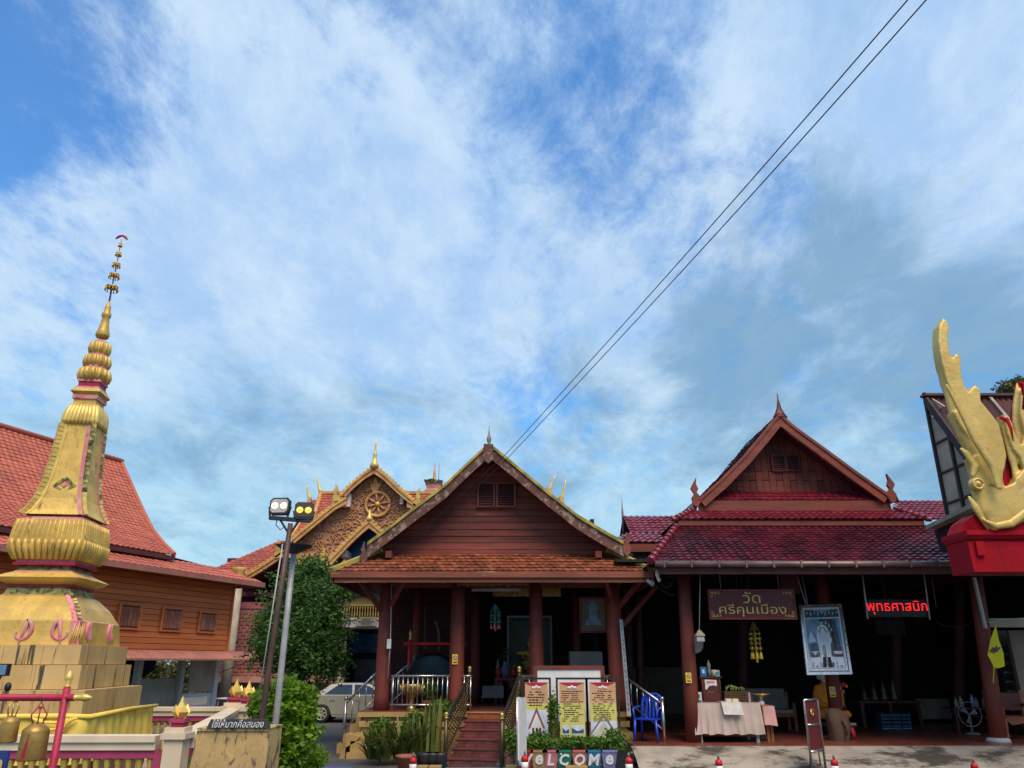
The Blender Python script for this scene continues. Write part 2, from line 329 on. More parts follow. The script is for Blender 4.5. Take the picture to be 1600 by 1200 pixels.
def foliage(name, c1, c2, c3, scale=1.6):
    m = bpy.data.materials.new(name); m.use_nodes = True
    t = NT(m.node_tree); b = m.node_tree.nodes['Principled BSDF']
    g = t.n('ShaderNodeNewGeometry')
    n = t.noise(g.outputs['Position'], scale, 3, 0.6)
    c = t.mix(t.ramp(n, 0.35, 0.65), c1, c2)
    c = t.mix(t.ramp(g.outputs['Random Per Island'], 0.55, 1.0, 0, 0.8), c, c3)
    t.l(c, b.inputs['Base Color'])
    b.inputs['Roughness'].default_value = 0.5; b.inputs['Specular IOR Level'].default_value = 0.35
    tr = t.n('ShaderNodeBsdfTranslucent'); t.l(c, tr.inputs[0])
    mx = t.n('ShaderNodeMixShader'); mx.inputs[0].default_value = 0.3
    t.l(b.outputs[0], mx.inputs[1]); t.l(tr.outputs[0], mx.inputs[2])
    t.l(mx.outputs[0], m.node_tree.nodes['Material Output'].inputs[0])
    return m
M['leaf_dark'] = foliage('dark_tree_leaves', (0.03, 0.095, 0.022), (0.055, 0.14, 0.026), (0.12, 0.22, 0.035))
M['leaf_bright'] = foliage('bright_bush_leaves', (0.09, 0.22, 0.012), (0.14, 0.28, 0.015), (0.26, 0.36, 0.03), 3)
M['leaf_strap'] = foliage('strap_leaves', (0.06, 0.11, 0.02), (0.12, 0.15, 0.03), (0.30, 0.27, 0.08), 5)
M['leaf_pot'] = foliage('pot_leaves', (0.05, 0.14, 0.015), (0.09, 0.19, 0.02), (0.16, 0.25, 0.03), 6)
M['leaf_far'] = foliage('far_leaves', (0.08, 0.11, 0.03), (0.12, 0.12, 0.04), (0.18, 0.16, 0.06), 2)

# ------------------------------------------------------------------ scene-tree helpers
def wloc(o):
    m = o.matrix_basis.copy()
    p = o.parent
    while p is not None:
        m = p.matrix_basis @ m
        p = p.parent
    return m
def thing(name, label, cat, loc=(0, 0, 0), rz=0.0, group=None):
    o = bpy.data.objects.new(name, None); COL.objects.link(o)
    o.empty_display_size = 0.2
    o.location = loc; o.rotation_euler = (0, 0, rz)
    o.matrix_basis = Matrix.Translation(Vector(loc)) @ Matrix.Rotation(rz, 4, 'Z')
    o['label'] = label; o['category'] = cat
    if group: o['group'] = group
    return o
def tag(o, label=None, cat=None, group=None, kind=None):
    if label: o['label'] = label
    if cat: o['category'] = cat
    if group: o['group'] = group
    if kind: o['kind'] = kind
    return o

class MB:
    """mesh builder, world coordinates"""
    def __init__(s): s.v = []; s.f = []; s.sm = []
    def add(s, vs, fs, smooth=False):
        n = len(s.v); s.v.extend([tuple(x) for x in vs]); s.f.extend([tuple(i + n for i in f) for f in fs]); s.sm.extend([smooth] * len(fs)); return s
    def box(s, x0, x1, y0, y1, z0, z1):
        return s.add([(x0, y0, z0), (x1, y0, z0), (x1, y1, z0), (x0, y1, z0), (x0, y0, z1), (x1, y0, z1), (x1, y1, z1), (x0, y1, z1)],
                     [(3, 2, 1, 0), (4, 5, 6, 7), (0, 1, 5, 4), (1, 2, 6, 5), (2, 3, 7, 6), (3, 0, 4, 7)])
    def bar(s, p, q, wd, ht, up=(0, 0, 1)):
        p = Vector(p); q = Vector(q); d = (q - p).normalized(); up = Vector(up)
        sd_ = d.cross(up)
        if sd_.length < 1e-4: sd_ = Vector((1, 0, 0))
        sd_.normalize(); u2 = sd_.cross(d)
        a = sd_ * wd / 2; b = u2 * ht / 2
        vs = [p - a - b, p + a - b, p + a + b, p - a + b, q - a - b, q + a - b, q + a + b, q - a + b]
        return s.add(vs, [(3, 2, 1, 0), (4, 5, 6, 7), (0, 1, 5, 4), (1, 2, 6, 5), (2, 3, 7, 6), (3, 0, 4, 7)])
    def tube(s, pts, rad, n=8, flat=1.0, fdir=None, smooth=True):
        pts = [Vector(p) for p in pts]
        if not hasattr(rad, '__len__'): rad = [rad] * len(pts)
        t0 = (pts[1] - pts[0]).normalized()
        ref = Vector(fdir) if fdir is not None else (Vector((0, 1, 0)) if abs(t0.y) < 0.9 else Vector((1, 0, 0)))
        vs = []
        for i, p in enumerate(pts):
            t = (pts[min(i + 1, len(pts) - 1)] - pts[max(i - 1, 0)]).normalized()
            a = t.cross(ref)
            if a.length < 1e-5: a = t.orthogonal()
            a.normalize(); b = a.cross(t).normalized()
            for k in range(n):
                an = 2 * math.pi * k / n
                vs.append(p + a * math.cos(an) * rad[i] + b * math.sin(an) * rad[i] * flat)
        fs = []
        for i in range(len(pts) - 1):
            for k in range(n):
                k2 = (k + 1) % n
                fs.append((i * n + k, i * n + k2, (i + 1) * n + k2, (i + 1) * n + k))
        s.add(vs, fs, smooth)
        m = len(s.v) - len(vs)
        s.f.append(tuple(m + k for k in reversed(range(n)))); s.sm.append(False)
        s.f.append(tuple(m + (len(pts) - 1) * n + k for k in range(n))); s.sm.append(False)
        return s
    def cyl(s, p, q, r, r2=None, n=10): return s.tube([p, q], [r, r if r2 is None else r2], n)
    def lathe(s, c, prof, n=16, smooth=True, sx=1.0, sy=1.0, power=None):
        c = Vector(c); vs = []
        for r, z in prof:
            for k in range(n):
                an = 2 * math.pi * (k + 0.5) / n
                x, y = math.cos(an), math.sin(an)
                if power:
                    d_ = (abs(x) ** power + abs(y) ** power) ** (1 / power); x /= d_; y /= d_
                vs.append((c.x + x * r * sx, c.y + y * r * sy, c.z + z))
        fs = []
        for i in range(len(prof) - 1):
            for k in range(n):
                k2 = (k + 1) % n
                fs.append((i * n + k, i * n + k2, (i + 1) * n + k2, (i + 1) * n + k))
        fs.append(tuple(reversed(range(n)))); fs.append(tuple((len(prof) - 1) * n + k for k in range(n)))
        return s.add(vs, fs, smooth)
    def sq(s, c, rings):
        """rings of (half width x, half width y, z)"""
        cx, cy = c; vs = []
        for wx, wy, z in rings:
            vs += [(cx - wx, cy - wy, z), (cx + wx, cy - wy, z), (cx + wx, cy + wy, z), (cx - wx, cy + wy, z)]
        fs = []
        for i in range(len(rings) - 1):
            for k in range(4):
                k2 = (k + 1) % 4
                fs.append((i * 4 + k, i * 4 + k2, i * 4 + 4 + k2, i * 4 + 4 + k))
        fs.append((3, 2, 1, 0)); m = (len(rings) - 1) * 4
        fs.append((m, m + 1, m + 2, m + 3))
        return s.add(vs, fs)
    def xz(s, poly, y0, y1):
        """polygon in x,z extruded from y0 to y1"""
        n = len(poly)
        ar = sum(poly[i][0] * poly[(i + 1) % n][1] - poly[(i + 1) % n][0] * poly[i][1] for i in range(n))
        if ar < 0: poly = poly[::-1]
        vs = [(p[0], y0, p[1]) for p in poly] + [(p[0], y1, p[1]) for p in poly]
        fs = [tuple(range(n)), tuple(reversed(range(n, 2 * n)))]
        for i in range(n):
            j = (i + 1) % n
            fs.append((j, i, n + i, n + j))
        return s.add(vs, fs)
    def prism(s, pts, off):
        """any planar polygon pushed by vector off"""
        n = len(pts); off = Vector(off)
        vs = [Vector(p) for p in pts] + [Vector(p) + off for p in pts]
        fs = [tuple(range(n)), tuple(reversed(range(n, 2 * n)))]
        for i in range(n):
            j = (i + 1) % n
            fs.append((j, i, n + i, n + j))
        return s.add(vs, fs)
    def ball(s, c, r, n=12, m=8, sx=1, sy=1, sz=1):
        return s.lathe((c[0], c[1], c[2]), [(max(0.001, r * math.sin(math.pi * i / m)), -r * sz * math.cos(math.pi * i / m)) for i in range(m + 1)], n, True, sx, sy)
    def mesh(s, name, m, parent=None):
        me = bpy.data.meshes.new(name)
        vs = s.v
        if parent is not None:
            inv = wloc(parent).inverted(); vs = [inv @ Vector(x) for x in vs]
        me.from_pydata([tuple(x) for x in vs], [], s.f)
        me.polygons.foreach_set('use_smooth', s.sm)
        if m is not None: me.materials.append(M[m] if isinstance(m, str) else m)
        me.update()
        return me
    def build(s, name, m, parent=None, label=None, cat=None, group=None, kind=None, origin=None):
        if parent is None and origin is None and len(s.v):
            a = np.array(s.v); origin = ((a[:, 0].min() + a[:, 0].max()) / 2, (a[:, 1].min() + a[:, 1].max()) / 2, a[:, 2].min())
        if parent is None:
            ox, oy, oz = origin
            s.v = [(x - ox, y - oy, z - oz) for x, y, z in s.v]
        me = s.mesh(name, m, parent)
        o = bpy.data.objects.new(name, me); COL.objects.link(o)
        if parent is not None: o.parent = parent
        else:
            o.location = origin
            o.matrix_basis = Matrix.Translation(Vector(origin))
        if len(s.v) and any(s.sm):
            pass
        return tag(o, label, cat, group, kind)

def place(name, me, parent, loc, rot=None, scale=(1, 1, 1)):
    """a piece that shares mesh data; loc/rot given in the world"""
    o = bpy.data.objects.new(name, me); COL.objects.link(o); 
    m = Matrix.Translation(Vector(loc)) @ (rot.to_4x4() if rot is not None else Matrix.Identity(4)) @ Matrix.Diagonal((*scale, 1))
    if parent is not None:
        o.parent = parent; m = wloc(parent).inverted() @ m
    o.matrix_basis = m
    return o
_UB = {}
def ubox(m):
    if m not in _UB:
        _UB[m] = MB().box(-.5, .5, -.5, .5, -.5, .5).mesh('unit_block', m)
    return _UB[m]
def bx(name, m, parent, x0, x1, y0, y1, z0, z1):
    return place(name, ubox(m), parent, ((x0 + x1) / 2, (y0 + y1) / 2, (z0 + z1) / 2), None, (x1 - x0, y1 - y0, z1 - z0))
def kids(o): return list(o.children)
def dup(root, loc, rz=None, label=None, group=None):
    r = root.copy(); COL.objects.link(r)
    e = root.rotation_euler.z if rz is None else rz
    r.matrix_basis = Matrix.Translation(Vector(loc)) @ Matrix.Rotation(e, 4, 'Z')
    if label: r['label'] = label
    if group: r['group'] = group
    for ch in kids(root):
        c = ch.copy(); COL.objects.link(c); c.parent = r
        for g in kids(ch):
            d_ = g.copy(); COL.objects.link(d_); d_.parent = c
    return r

_dg = None
def text_mesh(name, s_, mat, width=None, height=None, extrude=0.01, shear=0.0, bold=0.0):
    """Thai or latin lettering as a solid mesh, upright in x,z, facing -y, centred"""
    cu = bpy.data.curves.new(name, 'FONT'); cu.body = s_; cu.align_x = 'CENTER'; cu.align_y = 'CENTER'
    cu.extrude = 0.02; cu.shear = shear; cu.offset = bold; cu.resolution_u = 2
    o = bpy.data.objects.new(name, cu); COL.objects.link(o)
    dg = bpy.context.evaluated_depsgraph_get(); dg.update()
    me = bpy.data.meshes.new_from_object(o.evaluated_get(dg))
    bpy.data.objects.remove(o); bpy.data.curves.remove(cu)
    n = len(me.vertices)
    if n == 0: return me
    a = np.zeros(n * 3); me.vertices.foreach_get('co', a); a = a.reshape(-1, 3)
    mn = a.min(0); mx = a.max(0)
    kx = width / (mx[0] - mn[0]) if width else None
    kz = height / (mx[1] - mn[1]) if height else kx
    if kx is None: kx = kz
    b = np.stack([(a[:, 0] - (mn[0] + mx[0]) / 2) * kx, -(a[:, 2]) / 0.04 * extrude, (a[:, 1] - (mn[1] + mx[1]) / 2) * kz], 1)
    me.vertices.foreach_set('co', b.ravel()); me.materials.clear(); me.materials.append(M[mat]); me.name = name; me.update()
    return me

def remeshed(mb, name, mat, voxel, parent=None, smooth=3):
    me = mb.mesh(name, None)
    o = bpy.data.objects.new(name, me); COL.objects.link(o)
    md = o.modifiers.new('r', 'REMESH'); md.mode = 'VOXEL'; md.voxel_size = voxel; md.use_smooth_shade = True
    if smooth:
        ms = o.modifiers.new('s', 'SMOOTH'); ms.factor = 0.5; ms.iterations = smooth
    dg = bpy.context.evaluated_depsgraph_get(); dg.update()
    m2 = bpy.data.meshes.new_from_object(o.evaluated_get(dg))
    bpy.data.objects.remove(o)
    m2.name = name
    n = len(m2.vertices); a = np.zeros(n * 3); m2.vertices.foreach_get('co', a); a = a.reshape(-1, 3)
    if parent is not None:
        inv = np.array(wloc(parent).inverted()); a = a @ inv[:3, :3].T + inv[:3, 3]; org = None
    else:
        org = np.array([(a[:, 0].min() + a[:, 0].max()) / 2, (a[:, 1].min() + a[:, 1].max()) / 2, a[:, 2].min()]); a = a - org
    m2.vertices.foreach_set('co', a.ravel()); m2.materials.clear(); m2.materials.append(M[mat]); m2.update()
    ob = bpy.data.objects.new(name, m2); COL.objects.link(ob)
    if parent is not None: ob.parent = parent
    else: ob.location = org; ob.matrix_basis = Matrix.Translation(Vector(org))
    return ob

def tile_roof(mb, L, Rr, rows, wtile, profile='s', lift=0.03, thick=0.02, amp=0.02):
    """courses of overlapping tiles between edge curves L(t), R(t), t 0 at the eave, 1 at the top; returns nothing, fills mb"""
    e = (Rr(0) - L(0)).normalized()
    o0 = L(0)
    for k in range(rows):
        t0 = k / rows; t1 = min(1.0, (k + 1.25) / rows) if k < rows - 1 else 1.0
        a0, a1 = L(t0), L(t1); b0, b1 = Rr(t0), Rr(t1)
        sa, sb = (a0 - o0).dot(e), (b0 - o0).dot(e)
        down = (a1 - a0) - e * (a1 - a0).dot(e)
        nrm = e.cross(down).normalized()
        if nrm.z < 0: nrm = -nrm
        off = (k % 2) * 0.5 if profile == 'scale' else 0
        j0 = math.floor(sa / wtile) - 1; j1 = math.ceil(sb / wtile) + 1
        for j in range(j0, j1):
            x0 = max((j + off) * wtile, sa); x1 = min((j + 1 + off) * wtile, sb)
            if x1 - x0 < wtile * 0.15: continue
            xs = [(0, 0), (0.25, 0.9), (0.5, 1.0), (0.75, 0.35), (1.0, 0.0)] if profile == 's' else [(0, 0), (1, 0)]
            lo = []; hi = []; jz = random.uniform(-.005, .010)
            for fx, h in xs:
                x = x0 + (x1 - x0) * fx
                pb = a0 + e * (x - sa); pt = pb + down
                lo.append(pb + nrm * (lift + h * amp + jz)); hi.append(pt + nrm * (0.004 + h * amp))
            m_ = len(lo)
            if profile == 's':
                vs = lo + hi + [p - nrm * thick for p in lo]
                fs = [(i, i + 1, m_ + i + 1, m_ + i) for i in range(m_ - 1)] + [(2 * m_ + i, 2 * m_ + i + 1, i + 1, i) for i in range(m_ - 1)]
                mb.add(vs, fs, False)
            else:
                mid = (lo[0] + lo[1]) / 2 - down * 0.15
                jit = random.uniform(0, 0.008)
                lo = [lo[0] + down * 0.1 + nrm * jit, mid + nrm * jit, lo[1] + down * 0.1 + nrm * jit]
                vs = lo + [hi[1], hi[0]] + [p - nrm * thick for p in lo]
                mb.add(vs, [(0, 1, 2, 3, 4), (5, 6, 1, 0), (6, 7, 2, 1)])
    return mb
def lerp(a, b, t): return a + (b - a) * t
def edge(p, q): p = Vector(p); q = Vector(q); return lambda t: p.lerp(q, t)
def poly_edge(pts):
    pts = [Vector(p) for p in pts]; seg = [(pts[i + 1] - pts[i]).length for i in range(len(pts) - 1)]; T = sum(seg)
    def f(t):
        d_ = t * T
        for i, s_ in enumerate(seg):
            if d_ <= s_ or i == len(seg) - 1: return pts[i].lerp(pts[i + 1], min(1, d_ / s_))
            d_ -= s_
    return f
def interp(pts, x):
    pts = sorted(pts)
    if x <= pts[0][0]: return pts[0][1]
    for (a, b), (c, d_) in zip(pts, pts[1:]):
        if x <= c: return b + (d_ - b) * (x - a) / (c - a)
    return pts[-1][1]

def leaves_mesh(name, centres, size, mat, parent, aspect=0.5, jitter=1.0, droop=0.0, up=0.3):
    """leaf-shaped quads (folded) at given centres"""
    n = len(centres)
    c = np.asarray(centres, float)
    d_ = rng.normal(size=(n, 3)); d_[:, 2] = d_[:, 2] * 0.6 - droop; d_ /= np.linalg.norm(d_, axis=1)[:, None]
    r_ = rng.normal(size=(n, 3)); r_[:, 2] += 0.0
    s_ = np.cross(d_, r_); s_ /= np.linalg.norm(s_, axis=1)[:, None] + 1e-9
    nn = np.cross(s_, d_)
    L_ = size * rng.uniform(0.6, 1.35, n)[:, None]
    W_ = L_ * aspect * 0.5
    p0 = c - d_ * L_ * 0.5; p2 = c + d_ * L_ * 0.5
    p1 = c + s_ * W_ - nn * L_ * 0.06; p3 = c - s_ * W_ - nn * L_ * 0.06
    v = np.stack([p0, p1, p2, p3], 1).reshape(-1, 3)
    if parent is not None:
        inv = np.array(wloc(parent).inverted()); v = v @ inv[:3, :3].T + inv[:3, 3]
    me = bpy.data.meshes.new(name)
    me.vertices.add(4 * n); me.vertices.foreach_set('co', v.ravel())
    me.loops.add(4 * n); me.loops.foreach_set('vertex_index', np.arange(4 * n))
    me.polygons.add(n); me.polygons.foreach_set('loop_start', np.arange(n) * 4); me.polygons.foreach_set('loop_total', np.full(n, 4))
    me.materials.append(M[mat]); me.update(); me.validate()
    o = bpy.data.objects.new(name, me); COL.objects.link(o); o.parent = parent
    return o
def crown_points(n, blobs, rough=0.25, shell=0.55):
    """points spread in lumps; blobs: (x,y,z,rx,ry,rz,weight)"""
    out_ = []
    wts = np.array([b[6] for b in blobs]); wts = wts / wts.sum()
    for b, wgt in zip(blobs, wts):
        m_ = int(n * wgt)
        d_ = rng.normal(size=(m_, 3)); d_ /= np.linalg.norm(d_, axis=1)[:, None]
        rr = shell + (1 - shell) * rng.random(m_) ** 0.6
        lump = np.array([1 + rough * mnoise.noise(Vector((x * 3.1 + b[0], y * 3.1 + b[1], z * 3.1 + b[2]))) * 2 for x, y, z in d_])
        rr = rr * lump
        out_.append(np.stack([b[0] + d_[:, 0] * rr * b[3], b[1] + d_[:, 1] * rr * b[4], b[2] + d_[:, 2] * rr * b[5]], 1))
    return np.concatenate(out_)

# ================================================================== GROUND
g = MB().add([(-400, -60, 0), (400, -60, 0), (400, 700, 0), (-400, 700, 0)], [(0, 1, 2, 3)]).build('ground', 'asphalt', origin=(0, 0, 0), kind='structure')

# ================================================================== CENTRAL WOODEN HALL
PZ = 0.9                      # platform height
hall = thing('wooden_hall', 'dark red wooden hall with orange clay tiles, flaking bargeboards and an open pillared porch', 'hall', (-0.3, 18.2, 0))
XL, XR = at(560, 1112, 18.0).x, at(985, 1112, 18.0).x
def course(x0, x1, y0, z0, z1, nm='plinth_course', mt='plinth', y1=24.5):
    return MB().box(x0, x1, y0, y1, z0, z1).build(nm, mt, hall)
ys = 17.95
course(XL + .0, XR, ys, .80, PZ - .004)
course(XL + .10, XR - .10, ys + .10, .72, .797)
course(XL + .03, XR - .03, ys + .03, .60, .717)
course(XL + .08, XR - .08, ys + .08, .50, .597)
course(XL - .02, XR + .02, ys - .02, .34, .497)
course(XL - .10, XR + .10, ys - .10, .12, .337)
course(XL - .16, XR + .16, ys - .16, .0, .117)
MB().box(XL + .02, XR - .02, ys + .02, 24.4, PZ - .003, PZ + .012).build('porch_floor', 'floor_tile', hall)
# columns
def column(u, v, Y, ztop, r=0.17, par=hall, mt='redwood', lean=0.0, z0=PZ, name='column'):
    p = at(u, v, Y)
    mb = MB().lathe((0, 0, 0), [(r * 1.04, 0), (r, .3), (r * .97, 1.4), (r * .93, ztop - z0)], 14)
    mb.v = [(x + p.x + lean * z, y + Y, z + z0) for x, y, z in mb.v]
    return mb.build(name, mt, par)
CT = 3.66
column(595, 1112, 18.25, CT, .165)
column(712, 1112, 18.25, CT, .17)
column(839, 1100, 18.25, CT, .165)
column(968, 1112, 18.25, CT, .19, lean=-0.02)
for u in (648, 742, 905): column(u, 1090, 21.5, 4.0, .13)
# brackets by the outer columns
for (u, v, du, Y1) in ((600, 960, -38, 17.5), (604, 960, 26, 17.6), (962, 955, 38, 17.5), (962, 955, -14, 17.5), (966, 985, 60, 18.6)):
    a = at(u, v, 18.25); b = at(u + du, 915, Y1)
    MB().bar(a, (b.x, b.y, 3.6), .07, .10).build('brace', 'redwood', hall)
# eave of the skirt roof
EY = 17.1
e0 = at(517, 900, EY).x; e1 = at(1021, 900, EY).x
zb = at(770, 910, EY).z; zt = at(770, 893, EY).z
f1 = MB().box(e0 + .08, e1 - .08, EY, EY + .05, zb, zb + .115).build('lower_fascia', 'fascia', hall)
f2 = MB().box(e0, e1, EY - .05, EY, zb + .10, zt).build('upper_fascia', 'fascia', hall)
GY = 18.45                    # gable wall
gl = at(585, 866, GY); gr_ = at(958, 866, GY); gzt = gl.z
# side eaves and skirt deck
deck = MB()
deck.add([(e0, EY, zt - .02), (e1, EY, zt - .02), (gr_.x + .1, GY, gzt), (gl.x - .1, GY, gzt)], [(0, 1, 2, 3)])
deck.add([(e0, EY, zt - .02), (gl.x - .1, GY, gzt), (gl.x - .1, 25, gzt), (e0, 25, zt - .02)], [(0, 1, 2, 3)])
deck.add([(e1, EY, zt - .02), (e1, 25, zt - .02), (gr_.x + .1, 25, gzt), (gr_.x + .1, GY, gzt)], [(0, 1, 2, 3)])
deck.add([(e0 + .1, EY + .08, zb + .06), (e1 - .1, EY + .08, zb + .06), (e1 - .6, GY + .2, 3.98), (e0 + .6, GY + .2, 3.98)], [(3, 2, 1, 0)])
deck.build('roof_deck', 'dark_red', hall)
MB().box(e0, e0 + .05, EY + .01, 25, zb, zt - .01).build('side_fascia', 'fascia', hall)
MB().box(e1 - .05, e1, EY + .01, 25, zb, zt - .01).build('side_fascia', 'fascia', hall)
# rafters seen under the eave
for i in range(16):
    x = lerp(e0 + .3, e1 - .3, i / 15)
    MB().bar((x, EY + .1, zb + .02), (x, GY + .3, 3.93), .05, .08).build('rafter', 'redwood', hall)
MB().box(e0 + .7, e1 - .6, 18.16, 18.34, 3.52, 3.72).build('porch_beam', 'redwood', hall)
# orange tiles, each one a piece (shared mesh)
sl = Vector((0, GY - EY, gzt - zt)); run = sl.length; rows = 6; tw = (e1 - e0) / 47
th = run / rows
ang = math.atan2(sl.z, sl.y)
tm = MB()
hw = tw * .49
tm.add([(-hw, .10 * th, .034), (0, -.16 * th, .038), (hw, .10 * th, .034), (hw, 1.12 * th, .004), (-hw, 1.12 * th, .004),
        (-hw, .10 * th, .012), (0, -.16 * th, .014), (hw, .10 * th, .012)], [(0, 1, 2, 3, 4), (5, 6, 1, 0), (6, 7, 2, 1), (0, 4, 5), (2, 7, 3)])
tile_me = tm.mesh('clay_tile', 'orange_tile')
cnt = 0
for k in range(rows):
    t = k / rows; p = Vector((0, EY, zt)) + sl * t
    xl = lerp(e0, gl.x, t + .06); xr = lerp(e1, gr_.x, t + .06)
    off = (k % 2) * .5
    j = 0
    x = e0 + (off + .5) * tw
    while x < xr - tw * .3:
        if x > xl + tw * .3 and cnt < 290:
            place('roof_tile', tile_me, hall, (x, p.y, p.z + random.uniform(-.002, .006)), Matrix.Rotation(ang + random.uniform(-.02, .02), 3, 'X') @ Matrix.Rotation(random.uniform(-.03, .03), 3, 'Z'))
            cnt += 1
        x += tw
# hip ridges (mossy cement)
for a, b in (((e0 - .02, EY - .02, zt + .03), (gl.x + .15, GY, gzt + .10)), ((e1 + .02, EY - .02, zt + .03), (gr_.x - .1, GY, gzt + .10))):
    MB().bar(a, b, .13, .09).build('hip_ridge', 'moss', hall)
# gable outline (bargeboard top edge), pixels of the photograph turned into metres at the board's own distance
BY = 17.75
lt = [at(u, v, BY) for u, v in ((764, 697), (730, 728), (696, 761), (640, 803), (600, 834), (574, 853))]
rt = [at(u, v, BY) for u, v in ((764, 697), (790, 718), (850, 768), (902, 809), (940, 832), (974, 851))]
def barge(pts, d_, nm, mt, y0, y1, up=0.0, par=hall):
    top = [(p.x, p.z + up) for p in pts]; bot = [(p.x, p.z - d_) for p in pts]
    return MB().xz(top + bot[::-1], y0, y1).build(nm, mt, par)
barge(lt, .27, 'bargeboard', 'barge', BY, BY + .06)
barge(rt, .27, 'bargeboard', 'barge', BY, BY + .06)
def strip(pts, h, nm, mt, y0, y1, up=0.0, par=hall):
    top = [(p.x, p.z + up + h) for p in pts]; bot = [(p.x, p.z + up) for p in pts]
    return MB().xz(top + bot[::-1], y0, y1).build(nm, mt, par)
strip(lt, .08, 'mossy_verge', 'moss', BY - .04, BY + .3, .004)
strip(rt, .08, 'mossy_verge', 'moss', BY - .04, BY + .3, .004)
strip(lt, .10, 'roof_slab', 'dark_red', BY + .08, 25.5, -.12)
strip(rt, .10, 'roof_slab', 'dark_red', BY + .08, 25.5, -.12)
rt_t = MB()
for pts in (lt, rt):
    tile_roof(rt_t, poly_edge([(p.x, BY + .3, p.z) for p in reversed(pts)]), poly_edge([(p.x, 25.5, p.z) for p in reversed(pts)]), 26, .2, 'scale')
rt_t.build('upper_roof_tile', 'orange_tile_i', hall, kind='stuff')
# purlin ends under the verge, barge end carvings, king block and finial
for (u, v) in ((606, 862), (936, 862)):
    p = at(u, v, BY)
    MB().box(p.x - .07, p.x + .07, BY + .1, GY + .02, p.z - .12, p.z + .03).build('purlin', 'redwood', hall)
def flame(cx, cz, s, side, y0, y1, nm, mt, par):
    pts = [(0, -.35), (.16, -.25), (.20, 0), (.12, .12), (.17, .30), (.05, .62), (.02, .34), (-.05, .2), (-.12, .05), (-.12, -.2)]
    return MB().xz([(cx + side * x * s, cz + z * s) for x, z in pts], y0, y1).build(nm, mt, par)
p = at(571, 868, BY); flame(p.x - .02, p.z, .5, -1, BY - .03, BY + .08, 'carved_end', 'barge', hall)
p = at(978, 855, BY); flame(p.x, p.z, .55, 1, BY - .03, BY + .08, 'carved_end', 'fascia', hall)
p = at(763, 715, BY)
MB().xz([(p.x - .11, p.z + .32), (p.x + .11, p.z + .32), (p.x + .12, p.z - .05), (p.x, p.z - .16), (p.x - .12, p.z - .05)], BY - .07, BY - .003).build('king_block', 'barge', hall)
pf = at(764, 697, BY)
MB().lathe((pf.x, BY, pf.z), [(.055, 0), (.03, .06), (.055, .13), (.06, .19), (.03, .26), (.012, .38), (.005, .52)], 10).build('spire_finial', 'grey', hall)
# gable wall planks: horizontal boards clipped to the rake
prof = sorted([(p.x, p.z - .12) for p in lt[1:]] + [(p.x, p.z - .12) for p in rt])
zA = gzt - .05; zB = lt[0].z - .15
bh = 0.158
def xrange_at(z):
    # where the roof line is above z
    L_ = None; Rr_ = None
    apx = lt[0].x
    for i in range(400):
        x = lerp(prof[0][0], prof[-1][0], i / 399)
        if interp(prof, x) > z:
            if L_ is None: L_ = x
            Rr_ = x
    return L_, Rr_
MB().xz([(a, b) for a, b in prof] + [(prof[-1][0], zA), (prof[0][0], zA)], GY + .03, GY + .08).build('gable_backing', 'dark', hall)
z = zA; row = 0
wl = at(746, 790, GY); wr = at(804, 790, GY); wt_ = at(770, 757, GY).z; wb = wl.z
while z < zB - .1:
    r0 = xrange_at(z); r1 = xrange_at(min(z + bh, zB - .02))
    if r0[0] is None or r1[0] is None: break
    cuts = [0.0, 1.0] if row % 3 == 2 else ([0.0, random.uniform(.3, .7), 1.0] if r0[1] - r0[0] > 1.5 else [0.0, 1.0])
    spans = []
    for a, b in zip(cuts, cuts[1:]):
        spans.append((lerp(r0[0], r0[1], a), lerp(r0[0], r0[1], b), lerp(r1[0], r1[1], a) if a == 0 else lerp(r0[0], r0[1], a), lerp(r1[0], r1[1], b) if b == 1 else lerp(r0[0], r0[1], b)))
    for (a0, b0, a1, b1) in spans:
        yo = GY + random.uniform(-.006, .004)
        if b0 - a0 < .05: continue
        zz0 = z + .005; zz1 = z + bh - .004
        MB().add([(a0, yo - .012, zz0), (b0 - .004, yo - .012, zz0), (b1 - .004, yo, zz1), (a1, yo, zz1), (a0, GY + .028, zz0), (b0 - .004, GY + .028, zz0), (b1 - .004, GY + .028, zz1), (a1, GY + .028, zz1)],
                 [(0, 1, 2, 3), (0, 4, 5, 1), (1, 5, 6, 2), (2, 6, 7, 3), (3, 7, 4, 0)]).build('plank', 'plankwood', hall)
    z += bh; row += 1
for (u0, u1) in ((747, 772), (777, 804)):
    a = at(u0, 791, GY); b = at(u1, 757, GY)
    fr = MB().box(a.x, b.x, GY - .05, GY - .02, a.z, b.z).build('gable_window', 'dark', hall)
    for k in range(9):
        zz = lerp(a.z + .03, b.z - .04, k / 8)
        MB().add([(a.x + .04, GY - .085, zz), (b.x - .04, GY - .085, zz), (b.x - .04, GY - .055, zz + .045), (a.x + .04, GY - .055, zz + .045)], [(0, 1, 2, 3)]).build('louvre', 'dark_red', fr)
    f_ = MB()
    f_.box(a.x - .03, a.x + .02, GY - .09, GY - .02, a.z - .04, b.z + .04).box(b.x - .02, b.x + .03, GY - .09, GY - .02, a.z - .04, b.z + .04)
    f_.box(a.x + .02, b.x - .02, GY - .09, GY - .02, a.z - .04, a.z).box(a.x + .02, b.x - .02, GY - .09, GY - .02, b.z, b.z + .04)
    f_.build('window_frame', 'redwood', fr)
